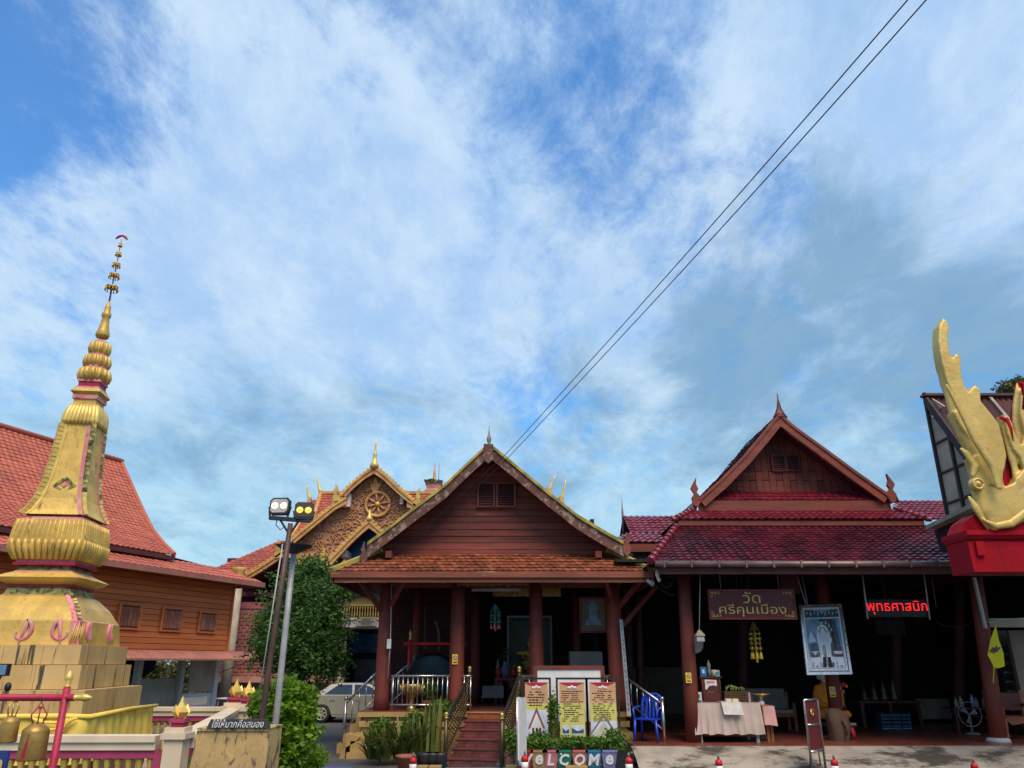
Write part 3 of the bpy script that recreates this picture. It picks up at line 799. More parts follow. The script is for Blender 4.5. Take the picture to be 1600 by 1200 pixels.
# inside: back walls, ceiling, side walls
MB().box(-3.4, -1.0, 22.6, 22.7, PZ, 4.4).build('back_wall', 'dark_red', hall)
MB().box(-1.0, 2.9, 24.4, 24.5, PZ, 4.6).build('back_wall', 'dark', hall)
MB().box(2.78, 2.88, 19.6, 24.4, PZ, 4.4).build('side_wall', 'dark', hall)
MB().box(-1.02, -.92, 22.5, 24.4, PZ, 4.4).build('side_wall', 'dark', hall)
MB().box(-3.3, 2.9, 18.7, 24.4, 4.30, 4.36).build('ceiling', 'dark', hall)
for k in range(20):
    zz = PZ + .12 + k * .17
    MB().box(-3.38, -1.03, 22.57, 22.597, zz, zz + .155).build('wall_plank', 'dark_red', hall)
MB().box(.9, 2.75, 24.2, 24.38, PZ, PZ + 1.2).build('dado', 'dark_red', hall)
# cream pipe at left, white down-pipes on the back wall
MB().tube([at(612, 912, 18.02), at(610, 1002, 18.02), at(606, 1060, 18.02)], .012, 6).build('conduit', 'lightgrey', hall)
MB().box(*(lambda a: (a.x - .045, a.x + .045, 17.97, 18.02, a.z - .1, a.z + .1))(at(608, 1006, 18.0))).build('junction_box', 'white', hall)
MB().tube([at(679, 970, 22.4), at(683, 976, 22.4), at(686, 990, 22.4), at(686, 1018, 22.4)], .045, 8).build('down_pipe', 'grey', hall)
MB().tube([at(664, 948, 22.4), at(664, 1015, 22.4)], .02, 6).build('down_pipe', 'grey', hall)
# lettering hidden behind the eave board, and the tube light
lb = MB()
for i in range(26):
    a = at(714 + i * 4.3, 911 + random.uniform(-1.5, .5), 17.9); 
    lb.tube([a, a + Vector((.02, 0, -.05)), a + Vector((.05, 0, -.04 if i % 3 else -.08)), a + Vector((.05, 0, .02))], .007, 5)
lb.build('carved_lettering', 'sign_gold', hall)
a = at(737, 922, 18.6); b = at(813, 922, 18.6)
MB().box(a.x, b.x, 18.58, 18.64, a.z - .03, a.z + .03).build('tube_light', 'lightgrey', hall)
a = at(770, 932, 21.0); b = at(870, 919, 21)
MB().box(a.x, b.x + .1, 21, 21.03, a.z, b.z).build('gilt_board', 'brass', hall)

# stair, skewed to the right of the camera
S0 = Vector((-.74, 16.35, 0)); S1 = Vector((-.42, 17.95, 0))
srz = -math.atan2(S1.x - S0.x, S1.y - S0.y)
Rm = Matrix.Rotation(srz, 4, 'Z'); Tm = Matrix.Translation(S0) @ Rm
def stairmesh(mb): mb.v = [tuple(Tm @ Vector(v_)) for v_ in mb.v]; return mb
SW = .53; rise = PZ / 6; going = 1.62 / 5.3
for k in range(6):
    st = stairmesh(MB().box(-SW, SW, k * going, 6 * going - .06, k * rise, (k + 1) * rise - .022)).build('stair_step', 'grout_pink', hall)
    stairmesh(MB().box(-SW - .01, SW + .01, k * going - .03, (k + 1) * going + .03, (k + 1) * rise - .02, (k + 1) * rise)).build('tread', 'plinth' if k == 5 else 'ridge_ter', st)
    if k == 5: continue
    for r_ in range(2):
        for c in range(9):
            x = -SW + (c + .5) * 2 * SW / 9 + (.04 if r_ else 0)
            if x > SW - .04: continue
            zc = k * rise + .035 + r_ * .062
            place('tile', ubox('ridge_ter'), st, Tm @ Vector((x, k * going - .004, zc)), srz and Matrix.Rotation(srz, 3, 'Z'), (2 * SW / 9 - .01, .016, .054))
stairmesh(MB().box(-SW, SW, 5 * going - .012, 5 * going - .002, 5 * rise + .01, 6 * rise - .025)).build('orange_riser', 'orange_tile', hall)
# stair railings: bottom and top posts, perforated bronze infill, gold studs
def railing(xs, nm='stair_railing'):
    bot = Tm @ Vector((xs, -.02, 0)); top = Tm @ Vector((xs, 6 * going - .05, PZ))
    rl = MB().cyl(bot, bot + Vector((0, 0, .86)), .038, n=10).build(nm, 'bronze', hall)
    MB().cyl(top, top + Vector((0, 0, .80)), .038, n=10).build('post', 'bronze', rl)
    for p_, hh in ((bot, .86), (top, .80)):
        MB().lathe((p_.x, p_.y, p_.z + hh), [(.045, 0), (.05, .02), (.03, .04), (.05, .08), (.04, .11), (.008, .13)], 10).build('post_cap', 'brass', rl)
    a0 = bot + Vector((0, 0, .84)); a1 = top + Vector((0, 0, .72))
    b0 = bot + Vector((0, 0, .22)); b1 = top + Vector((0, 0, .16))
    MB().bar(a0, a1, .05, .05).build('handrail', 'black', rl)
    MB().bar(b0, b1, .03, .03).build('bottom_rail', 'bronze', rl)
    inf = MB(); N = 17
    for i in range(N):
        for (s0, s1) in ((i / N, (i + 2.2) / N), ((i + 2.2) / N, i / N)):
            if max(s0, s1) > 1: continue
            inf.bar(b0.lerp(b1, s0), a0.lerp(a1, s1), .008, .016)
    inf.build('lattice', 'bronze', rl)
    stud = MB().ball((0, 0, 0), .013, 6, 4).mesh('stud', 'brass')
    for i in range(18):
        for j in range(5):
            t = (i + (.5 if j % 2 else 0) + .3) / 18.5
            q = b0.lerp(b1, t).lerp(a0.lerp(a1, t), (j + .6) / 5.3)
            place('stud', stud, rl, q)
railing(-SW - .03); railing(SW + .03)
# porch railings of stainless steel
def porch_rail(p0, p1, n, h=.62, par=hall, nm='porch_railing', zlow=.10):
    p0 = Vector(p0); p1 = Vector(p1)
    r_ = MB().tube([p0 + Vector((0, 0, h)), p1 + Vector((0, 0, h))], .026, 8).build(nm, 'steel', par)
    MB().tube([p0 + Vector((0, 0, zlow)), p1 + Vector((0, 0, zlow))], .02, 8).build('lower_rail', 'steel', r_)
    for i in range(n):
        q = p0.lerp(p1, (i + .5) / n)
        MB().tube([q + Vector((0, 0, 0 if i in (0, n - 1) else zlow)), q + Vector((0, 0, h))], .02 if i in (0, n - 1) else .010, 6).build('baluster', 'steel', r_)
    return r_
pa = at(608, 1112, 18.1); pb = at(702, 1112, 18.1)
porch_rail((pa.x, 18.1, PZ), (pb.x, 18.1, PZ), 12, .72, zlow=.13)
pa = at(722, 1112, 18.1); pb = at(737, 1112, 18.1)
porch_rail((pa.x, 18.1, PZ), (pb.x, 18.1, PZ), 3, .72, zlow=.13)
pa = at(812, 1112, 18.1); pb = at(956, 1112, 18.1)
porch_rail((pa.x, 18.1, PZ), (pb.x, 18.1, PZ), 14, .72, zlow=.13)
# side stair rail at the left, with steps
def slope_rail(pts, hts, par, nm, ups):
    """sloped pair of handrails with posts"""
    a, b = Vector(pts[0]), Vector(pts[1])
    r_ = MB().tube([a + Vector((0, 0, hts[0])), b + Vector((0, 0, hts[0]))], .026, 8).build(nm, 'steel', par)
    MB().tube([a + Vector((0, 0, hts[1])), b + Vector((0, 0, hts[1]))], .02, 8).build('lower_rail', 'steel', r_)
    for t in ups:
        q = a.lerp(b, t)
        MB().tube([q + Vector((0, 0, hts[1] if 0 < t < 1 else 0)), q + Vector((0, 0, hts[0] + (.06 if t in (0, 1) else 0)))], .035 if t in (0, 1) else .012, 8).build('baluster', 'steel', r_)
    for t in (0,):
        q = a.lerp(b, t)
        MB().ball((q.x, q.y, q.z + hts[0] + .1), .05, 8, 6).build('post_cap', 'steel', r_)
    return r_
A = gat(537, 1165, .15); A = Vector((at(537, 1150, 18.9).x, 18.9, 0.18))
Bv = Vector((at(592, 1090, 18.9).x, 18.9, .62 + .3))
slope_rail((A, Bv), (.85, .30), hall, 'side_stair_railing', [0, .2, .4, .6, .8, 1])
Bc = Vector((at(600, 1080, 20.5).x, 20.5, .5)); Bd = Vector((at(648, 1045, 20.5).x, 20.5, 1.15))
slope_rail((Bc, Bd), (.85, .30), hall, 'side_stair_railing', [0, .12, .25, .37, .5, .62, .75, .87, 1])
for k in range(4):
    x1 = XL - .08
    MB().box(x1 - .5 + k * .13, x1, 18.8, 19.6, k * .2, (k + 1) * .2 - .004).build('side_step', 'plinth', hall)
p = at(540, 1170, 17.9)
MB().xz([(XL - .2, .0), (p.x - .12, .0), (p.x - .08, .12), (p.x + .02, .22), (p.x + .18, .30), (p.x + .3, .42), (XL - .2, .48)], 17.85, 18.3).build('scroll_buttress', 'plinth', hall)
# right stair between the halls
A = Vector((at(1038, 1150, 17.3).x, 17.3, .37)); Bv = Vector((at(972, 1100, 18.3).x, 18.3, .95))
slope_rail((A, Bv), (.72, .22), hall, 'side_stair_railing', [0, .15, .3, .45, .6, .75, 1])

# ================================================================== RIGHT HALL
FZ = .37
rh = thing('temple_hall', 'open fronted temple hall with tiered wine red tile roofs and steep wooden gable', 'hall', (6, 18, 0))
fx0 = at(990, 1163, 16.6).x; fx1 = 14.0
# floor: slab with individual tiles along the front
MB().box(fx0, fx1, 16.62, 27, 0.05, FZ - .012).build('floor_slab', 'grout', rh)
tsz = .4
nt = 0
tile_b = MB().box(-tsz / 2 + .003, tsz / 2 - .003, -tsz / 2 + .003, tsz / 2 - .003, 0, .012).mesh('square_tile', 'floor_tile')
for j in range(10):
    for i in range(29):
        if nt >= 290: break
        place('floor_tile', tile_b, rh, (fx0 + .2 + i * tsz, 16.62 + .2 + j * tsz, FZ - .012)); nt += 1
rest = MB()
for j in range(10, 26):
    for i in range(29):
        x = fx0 + .2 + i * tsz; y = 16.62 + .2 + j * tsz
        rest.box(x - .197, x + .197, y - .197, y + .197, FZ - .012, FZ)
rest.build('floor_tile_far', 'floor_tile', rh, kind='stuff')
# concrete apron in front
ap = MB()
N = 60
for i in range(N):
    x0 = lerp(fx0 - .05, 15, i / N); x1 = lerp(fx0 - .05, 15, (i + 1) / N)
    w0 = .03 * mnoise.noise(Vector((x0 * 2, 0, 0))); w1 = .03 * mnoise.noise(Vector((x1 * 2, 0, 0)))
    ap.add([(x0, 15.6 + w0 * 3, .008), (x1, 15.6 + w1 * 3, .008), (x1, 16.0 + w1, .20 + w1), (x0, 16.0 + w0, .20 + w0), (x1, 16.615, FZ - .016), (x0, 16.615, FZ - .016)], [(0, 1, 2, 3), (3, 2, 4, 5)])
ap.build('apron', 'concrete', origin=(6, 16, 0), kind='structure')
# columns
def rcol(ub, vb, utop, vtop, Y, r, nm='column', mt='redwood', z1=3.9):
    p = at(ub, vb, Y); q = at(utop, vtop, Y); d_ = (q.x - p.x) / (q.z - p.z)
    pts = [(p.x + d_ * (z_ - p.z), Y, z_) for z_ in (FZ, 1.4, 2.6, z1)]
    return MB().tube(pts, [r * 1.05, r, r * .95, r * .9], 14).build(nm, mt, rh)
rcol(1084, 1160, 1068, 900, 17.25, .155)
rcol(1311, 1150, 1281, 900, 18.4, .15)
c3 = rcol(1561, 1163, 1524, 905, 17.2, .155)
p = at(1561, 1163, 17.2)
MB().lathe((p.x, 17.2, FZ), [(.24, 0), (.22, .06), (.19, .09)], 14).build('column_foot', 'lightgrey', c3)
for u in (1160, 1290, 1400, 1498): rcol(u, 1125, u, 900, 22.0, .15, mt='dark_red')
for u in (985, 1002): rcol(u, 1125, u - 6, 900, 20.0 , .10, mt='dark_red')
# white conduit on the third column
MB().bar(at(1522, 902, 17.0), at(1540, 982, 17.0), .07, .05).build('cable_trunking', 'lightgrey', rh)
# interior shell
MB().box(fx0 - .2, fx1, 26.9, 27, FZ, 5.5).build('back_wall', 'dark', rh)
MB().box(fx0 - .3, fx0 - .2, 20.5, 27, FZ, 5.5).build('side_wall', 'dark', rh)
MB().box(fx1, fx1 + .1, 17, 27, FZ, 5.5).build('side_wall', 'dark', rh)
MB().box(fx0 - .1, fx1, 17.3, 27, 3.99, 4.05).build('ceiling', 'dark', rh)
a = at(1045, 1115, 21.8); b = at(1085, 1076, 21.8)
MB().box(fx0, b.x + .9, 26.5, 26.8, FZ, 1.75).build('low_wall', 'tan_wall', rh)
# eave, gutter
REY = 16.2
rz_ = at(1200, 884, REY).z
rx0 = at(1014, 880, REY).x; rx1 = at(1640, 880, REY).x
MB().box(rx0 + .2, rx1, REY + .06, REY + .12, rz_ - .16, rz_ - .005).build('eave_board', 'dark_red', rh)
gm = MB()
gz0 = at(1200, 881, REY - .05).z
gm.tube([(rx0 + .12, REY - .03, gz0), (rx1, REY - .03, gz0)], .062, 10)
gt = gm.build('gutter', 'gutter', rh)
for i in range(15):
    x = lerp(rx0 + .3, rx1 - .1, i / 14)
    MB().box(x - .018, x + .018, REY - .105, REY + .06, gz0 - .075, gz0 + .07).build('gutter_bracket', 'gutter', gt)
# roofs
LB, LT = at(1016, 880, REY), at(1062, 818, 18.6)
RB, RT = at(1660, 880, REY), at(1432, 816, 18.6)
RB2 = Vector((RB.x, RB.y, LB.z)); RT2 = Vector((RT.x, 18.6, LT.z))
MB().add([LB, RB2, RT2, LT], [(0, 1, 2, 3)]).add([LB, LT, (LT.x, 27, LT.z), (LB.x, 27, LB.z)], [(0, 1, 2, 3)]).add([RB2, (RB2.x, 27, LB.z), (RT2.x, 27, LT.z), RT2], [(0, 1, 2, 3)]).build('roof_deck', 'dark_red', rh)
m_ = tile_roof(MB(), edge(LB, LT), edge(RB2, RT2), 17, .165, 's', .03, .025, .022)
m_.build('lower_roof_tile', 'wine_tile', rh, kind='stuff')
# pale hip tiles on the left hip
for i in range(11):
    q = LB.lerp(LT, i / 11); q2 = LB.lerp(LT, (i + 1.15) / 11)
    MB().tube([q + Vector((0, 0, .05)), q2 + Vector((0, 0, .04))], [.085, .065], 8).build('hip_tile', 'wine_tile_clean', rh)
# second tier
def zc_(v, Y): return at(800, v, Y).z
T2Y = 18.25
a0 = at(1058, 814, T2Y); a1 = at(1446, 810, T2Y)
b0 = at(1085, 799, 19.0); b1 = at(1400, 797, 19.0)
a1.z = a0.z = zc_(812, T2Y); b1.z = b0.z = zc_(798, 19.0)
MB().box(a0.x + .03, a1.x - .03, T2Y + .03, T2Y + .09, LT.z - .1, a0.z - .01).build('tier_board', 'beam', rh)
MB().add([a0, a1, b1, b0], [(0, 1, 2, 3)]).add([a0, b0, (b0.x, 27, b0.z), (a0.x, 27, a0.z)], [(0, 1, 2, 3)]).add([a1, (a1.x, 27, a1.z), (b1.x, 27, b1.z), b1], [(0, 1, 2, 3)]).build('roof_deck', 'dark_red', rh)
tile_roof(MB(), edge(a0, b0), edge(a1, b1), 4, .17, 's', .03, .03, .028).build('middle_roof_tile', 'wine_tile_clean', rh, kind='stuff')
for s, e_ in ((a0, b0), (a1, b1)):
    for i in range(5):
        q = s.lerp(e_, i / 5); q2 = s.lerp(e_, (i + 1.2) / 5)
        MB().tube([q + Vector((0, 0, .05)), q2 + Vector((0, 0, .04))], [.075, .06], 8).build('hip_tile', 'wine_tile_clean', rh)
for s, dx in ((a0, -.16), (a1, .16)):
    MB().tube([s + Vector((0, 0, .03)), s + Vector((dx * .6, -.03, .0)), s + Vector((dx, -.05, .08))], [.07, .06, .015], 8).build('hip_curl', 'wine_tile_clean', rh)
MB().box(a0.x + .1, a1.x - .1, T2Y + .10, 26.8, LT.z - .25, a0.z - .012).build('roof_core', 'dark', rh)
MB().box(b0.x + .1, b1.x - .1, 19.02, 26.8, a0.z - .01, b0.z - .02).build('roof_core', 'dark', rh)
# beam and third tile course
B3 = 18.95
c0 = at(1093, 800, B3); c1 = at(1393, 798, B3); ct = zc_(782, B3)
MB().box(c0.x, c1.x, B3, B3 + .1, zc_(799, B3), ct).build('gable_beam', 'beam', rh)
d0 = at(1098, 781, B3 + .05); d1 = at(1388, 779, B3 + .05); d0.z = d1.z = ct + .0
g0 = at(1112, 768, 19.5); g1 = at(1376, 766, 19.5); g0.z = g1.z = zc_(768, 19.5)
MB().add([d0, d1, g1, g0], [(0, 1, 2, 3)]).build('roof_deck', 'dark_red', rh)
tile_roof(MB(), edge(d0, g0), edge(d1, g1), 3, .17, 's', .03, .03, .026).build('upper_roof_tile', 'wine_tile_clean', rh, kind='stuff')
RBY = 18.85
rl = [at(u, v, RBY) for u, v in ((1219, 645), (1208, 655), (1198, 668), (1162, 711), (1125, 749), (1091, 779))]
rr = [at(u, v, RBY) for u, v in ((1219, 645), (1230, 656), (1243, 667), (1290, 701), (1336, 735), (1390, 773))]
def barge2(pts, wd):
    n = len(pts); bot = []
    for i, q in enumerate(pts):
        a = pts[max(0, i - 1)]; b = pts[min(n - 1, i + 1)]
        t = (b - a).normalized(); nr = Vector((-t.z, 0, t.x))
        if nr.z > 0: nr = -nr
        if i == 0: bot.append((q.x, q.z - wd * 1.6))
        else: bot.append((q.x + nr.x * wd, q.z + nr.z * wd))
    return [(q.x, q.z) for q in pts], bot
for pts in (rl, rr):
    tp, bt = barge2(pts, .25)
    MB().xz(tp + bt[::-1], RBY, RBY + .08).build('bargeboard', 'beam', rh)
    tp2, bt2 = barge2(pts, .07)
    MB().xz(tp2 + bt2[::-1], RBY - .03, RBY - .003).build('barge_moulding', 'beam', rh)
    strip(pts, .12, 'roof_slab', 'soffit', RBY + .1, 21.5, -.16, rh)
rt2 = MB()
for pts in (rl, rr):
    tile_roof(rt2, poly_edge([(p.x, RBY + .08, p.z - .03) for p in reversed(pts)]), poly_edge([(p.x, 21.5, p.z - .03) for p in reversed(pts)]), 22, .3, 'scale')
rt2.build('gable_roof_tile', 'wine_tile', rh, kind='stuff')
q = rl[0]
MB().lathe((q.x, RBY + .04, q.z - .12), [(.20, 0), (.13, .12), (.07, .25), (.035, .42), (.012, .66)], 8, sy=.4).build('spire_finial', 'mahogany', rh)
for (pt, sd_) in ((rl[-1], -1), (rr[-1], 1)):
    pts = [(0, -.22), (.10, -.16), (.13, .02), (.06, .12), (.14, .26), (.06, .40), (-.02, .53), (.0, .36), (-.05, .24), (0, .15), (-.06, .08), (-.10, -.05)]
    MB().xz([(pt.x + sd_ * (x + .03), pt.z + zz) for x, zz in pts], RBY - .02, RBY + .07).build('carved_end', 'beam', rh)
# gable: vertical boards, staggered
RGY = 19.55
pr = sorted([(p.x, p.z - .12) for p in rl[1:]] + [(p.x, p.z - .12) for p in rr])
zA = g0.z - .03
MB().xz([(a, b) for a, b in pr if b > zA] + [(pr[-1][0] - .5, zA), (pr[0][0] + .5, zA)], RGY + .03, RGY + .08).build('gable_backing', 'dark', rh)
x = pr[0][0] + .3; k = 0
while x < pr[-1][0] - .3:
    x2 = x + .175
    t0, t1 = interp(pr, x), interp(pr, x2)
    if min(t0, t1) > zA + .05:
        cut = zA + (.32 if k % 2 else .55)
        segs = [(zA, min(cut, t0), min(cut, t1))]
        if min(t0, t1) > cut + .1: segs.append((cut + .02, t0, t1))
        for s_, (zz, q0, q1) in enumerate(segs):
            if s_ == 0 and min(t0, t1) <= cut + .1: q0, q1 = t0, t1
            yo = RGY + random.uniform(-.012, 0)
            MB().xz([(x + .008, zz), (x2 - .004, zz), (x2 - .004, q1), (x + .008, q0)], yo - (.012 if s_ == 0 else 0), RGY + .028).build('plank', 'plankwood', rh)
    x = x2; k += 1
for (u0, u1) in ((1208, 1223), (1230, 1245)):
    a = at(u0, 735, RGY); b = at(u1, 713, RGY)
    fr = MB().box(a.x, b.x, RGY - .05, RGY - .025, a.z, b.z).build('gable_window', 'dark', rh)
    for j in range(7):
        zz = lerp(a.z + .02, b.z - .03, j / 6)
        MB().add([(a.x + .02, RGY - .075, zz), (b.x - .02, RGY - .075, zz), (b.x - .02, RGY - .055, zz + .035), (a.x + .02, RGY - .055, zz + .035)], [(0, 1, 2, 3)]).build('louvre', 'dark_red', fr)
    MB().box(a.x - .04, a.x, RGY - .08, RGY - .02, a.z - .04, b.z + .04).box(b.x, b.x + .04, RGY - .08, RGY - .02, a.z - .04, b.z + .04).box(a.x, b.x, RGY - .08, RGY - .02, a.z - .04, a.z).box(a.x, b.x, RGY - .08, RGY - .02, b.z, b.z + .04).build('window_frame', 'redwood', fr)
# wings left and right behind
wA = at(985, 834, 21.0); wB = at(1075, 834, 21.0); wC = at(985, 807, 22.3); wD = at(1090, 807, 22.3)
wB.z = wA.z; wD.z = wC.z; wC.x = wA.x
MB().add([wA, wB, wD, wC], [(0, 1, 2, 3)]).add([wC, wD, (wD.x, 23.6, wA.z), (wC.x, 23.6, wA.z)], [(0, 1, 2, 3)]).build('wing_deck', 'dark_red', rh)
tile_roof(MB(), edge(wA, wC), edge(wB, wD), 7, .17, 's', .03, .03, .028).build('wing_roof_tile', 'wine_tile_clean', rh, kind='stuff')
wE = at(962, 848, 19.4); wF = at(1058, 834, 19.4); wE.z = zc_(848, 19.4); wF.z = wE.z
wG = at(985, 835, 20.6); wH = at(1062, 832, 20.6); wG.z = wH.z = zc_(834, 20.6)
MB().add([wE, wF, wH, wG], [(0, 1, 2, 3)]).build('wing_deck', 'dark_red', rh)
tile_roof(MB(), edge(wE, wG), edge(wF, wH), 4, .17, 's', .03, .03, .028).build('wing_roof_tile', 'wine_tile_clean', rh, kind='stuff')
MB().box(wE.x, wF.x + .3, 19.42, 19.5, wE.z - .22, wE.z - .02).build('wing_fascia', 'beam', rh)
MB().box(wE.x + .1, wF.x + .3, 19.55, 21.5, 3.9, wE.z - .05).build('wing_soffit', 'dark', rh)
MB().tube([wC + Vector((0, 0, -.6)), wC + Vector((0, 0, .1)), wC + Vector((0, 0, .52))], [.035, .03, .006], 6).build('ridge_spike', 'grey', rh)
wA = at(1395, 812, 21.0); wB = at(1500, 812, 21.0); wC = at(1405, 783, 22.6); wD = at(1500, 783, 22.6)
wB.z = wA.z; wD.z = wC.z
MB().add([wA, wB, wD, wC], [(0, 1, 2, 3)]).build('wing_deck', 'dark_red', rh)
tile_roof(MB(), edge(wA, wC), edge(wB, wD), 8, .17, 's', .03, .03, .028).build('wing_roof_tile', 'wine_tile_clean', rh, kind='stuff')
q = at(1402, 785, 21.5)
MB().tube([q, q + Vector((-.03, 0, .2)), q + Vector((-.12, 0, .5))], [.07, .05, .006], 6).build('ridge_spike', 'mahogany', rh)

# ================================================================== GOLDEN CHEDI
CX, CY = -7.72, 13.3
CTH = R(7)
ch = thing('golden_chedi', 'tall gold stupa with pink trimmed mosaic strips on ochre stepped base', 'stupa', (CX, CY, 0))
FY = 12.8
def zf(v, Y=FY): return at(800, v, Y).z
# three stained base courses of blocks
def block_course(z0, z1, wx, y0, y1, n):
    cy = (y0 + y1) / 2; wy = (y1 - y0) / 2
    core = MB().box(CX - wx + .05, CX + wx - .05, y0 + .05, y1 - .05, z0, z1 - .004).build('base_core', 'dark', ch)
    cuts = [0] + sorted(random.uniform(.12, .88) for _ in range(n)) + [1]
    cuts = [i / (n + 1) + (random.uniform(-.05, .05) if 0 < i <= n else 0) for i in range(n + 2)]
    for a, b in zip(cuts, cuts[1:]):
        xa, xb = lerp(CX - wx, CX + wx, a), lerp(CX - wx, CX + wx, b)
        e = random.uniform(-.004, .004)
        bx('stone_block', 'step_block', ch, xa + .003, xb - .003, y0 + e, y0 + .22, z0 + .006, z1)
        bx('stone_block', 'step_block', ch, xa + .003, xb - .003, y1 - .22, y1 + e, z0 + .006, z1)
        ya, yb = lerp(y0 + .225, y1 - .225, a), lerp(y0 + .225, y1 - .225, b)
        bx('stone_block', 'step_block', ch, CX + wx - .3, CX + wx + e, ya + .003, yb - .003, z0 + .006, z1)
        bx('stone_block', 'step_block', ch, CX - wx + e, CX - wx + .3, ya + .003, yb - .003, z0 + .006, z1)
    MB().box(CX - wx + .01, CX + wx - .01, y0 + .02, y1 - .02, z1 - .02, z1 + .004).build('base_cap', 'step_block', ch)
def sqw(u, v):
    """half width of the square tier whose front right corner shows at u, v (the stupa is turned by CTH)"""
    c, q = math.cos(CTH), math.sin(CTH); lo, hi = .03, 2.2
    for _ in range(50):
        w_ = (lo + hi) / 2; Y = CY + w_ * q - w_ * c; z_ = at(u, v, Y).z
        x_ = CX + w_ * c + w_ * q
        if 800 + F * x_ / (Y * CP + (z_ - EYE) * SP) < u: lo = w_
        else: hi = w_
    return w_, z_
w1, z1a = sqw(128, 1008); w2, z2a = sqw(128, 1039); w3, z3a = sqw(128, 1078)
block_course(z2a, z1a, w1, CY - w1, CY + w1, 3)
block_course(z3a, z2a - .006, w2, CY - w2, CY + w2, 3)
w3 += .08
block_course(z3a - .42, z3a - .006, w3, CY - w3, CY + w3, 3)
MB().box(CX - 1.35, CX + 1.35, CY - 1.35, CY + 1.35, .0, z3a - .43).build('pedestal', 'step_block', ch)
# cushion block (z derived from the front face)
def ringlist(lst):
    """(u of the front-right corner, v) -> half width and height, front face found by iteration"""
    out_ = []
    for u, v in lst:
        w_, z_ = sqw(u, v); out_.append((w_, w_, z_))
    return out_
def sqpart(lst, name, mt):
    return MB().sq((CX, CY), ringlist(lst)).build(name, mt, ch)
rg = ringlist([(121, 1008), (125, 970), (124, 968), (120, 948), (113, 932), (110, 929)])
cush = MB().sq((CX, CY), rg).build('cushion_tier', 'gold', ch)
sqpart([(110, 929), (110, 917)], 'mosaic_band', 'mosaic_dark')
sqpart([(112, 917), (112, 914)], 'crimson_line', 'crimson')
sqpart([(111, 914), (119, 908), (124, 902), (118, 897), (112, 893)], 'gold_moulding', 'gold')
sqpart([(113, 894), (113, 892)], 'pink_line', 'pink')
sqpart([(112, 892), (112, 883)], 'mosaic_band', 'mosaic_dark')
sqpart([(117, 883), (118, 879)], 'crimson_line', 'crimson')
sqpart([(116, 879), (118, 873)], 'pink_line', 'pink')
lot = ringlist([(119, 874), (127, 856), (130, 845), (133, 822), (134, 812)])
MB().sq((CX, CY), lot).build('lotus_core', 'gold', ch)
# lotus petals round the block: two rows of rounded ribs on each face
def ribs(rings, n, rad, nm, mt, zlo=0, zhi=1, outw=.0, par=ch, taper=.6):
    for face in range(4):
        for i in range(n):
            f = (i + .5) / n * 2 - 1
            pts = []; rr_ = []
            for t in np.linspace(zlo, zhi, 6):
                z_ = lerp(rings[0][2], rings[-1][2], t)
                wd = interp([(r[2], r[0]) for r in rings], z_); wy = interp([(r[2], r[1]) for r in rings], z_)
                pts.append([(CX + f * wd, CY - wy - outw, z_), (CX + wd + outw, CY + f * wy, z_), (CX + f * wd, CY + wy + outw, z_), (CX - wd - outw, CY + f * wy, z_)][face])
                rr_.append(rad * (.55 + taper * math.sin(math.pi * (t - zlo) / (zhi - zlo) * .85 + .3)) * random.uniform(.9, 1.1))
            MB().tube(pts, rr_, 7).build(nm, mt, par)
ribs(lot, 15, .030, 'lotus_petal', 'gold', .28, 1.0, -.005, taper=.35)
ribs(lot, 11, .042, 'lotus_petal', 'gold', .0, .48, .010)
sqpart([(131, 812), (131, 808)], 'pink_line', 'pink')
sqpart([(129, 808), (129, 803)], 'dark_band', 'mosaic_dark')
# shaft: concave sided square tower
shaft = ringlist([(132, 803), (129, 790), (128, 770), (128.5, 745), (131, 715), (137, 685), (143, 660)])
shaft = [(max(.30, .62 * 1) * 0 + a, b, c) for a, b, c in shaft]
zs0, zs1 = shaft[0][2], shaft[-1][2]
def wleft(u, v):
    """half width from the front left corner at u, v"""
    c, q = math.cos(CTH), math.sin(CTH); lo, hi = .03, 2.0
    for _ in range(50):
        w_ = (lo + hi) / 2; Y = CY - w_ * q - w_ * c; z_ = at(u, v, CY - w_).z; x_ = CX - w_ * c + w_ * q
        if 800 + F * x_ / (Y * CP + (z_ - EYE) * SP) > u: lo = w_
        else: hi = w_
    return w_
SIL = [(803, 33), (795, 44), (778, 58), (752, 71), (718, 83), (690, 91), (662, 98)]
sh = []
for v, u in SIL:
    wd = wleft(u, v); sh.append((wd, wd, at(800, v, CY - wd).z))
MB().sq((CX, CY), sh).build('shaft', 'gold', ch)
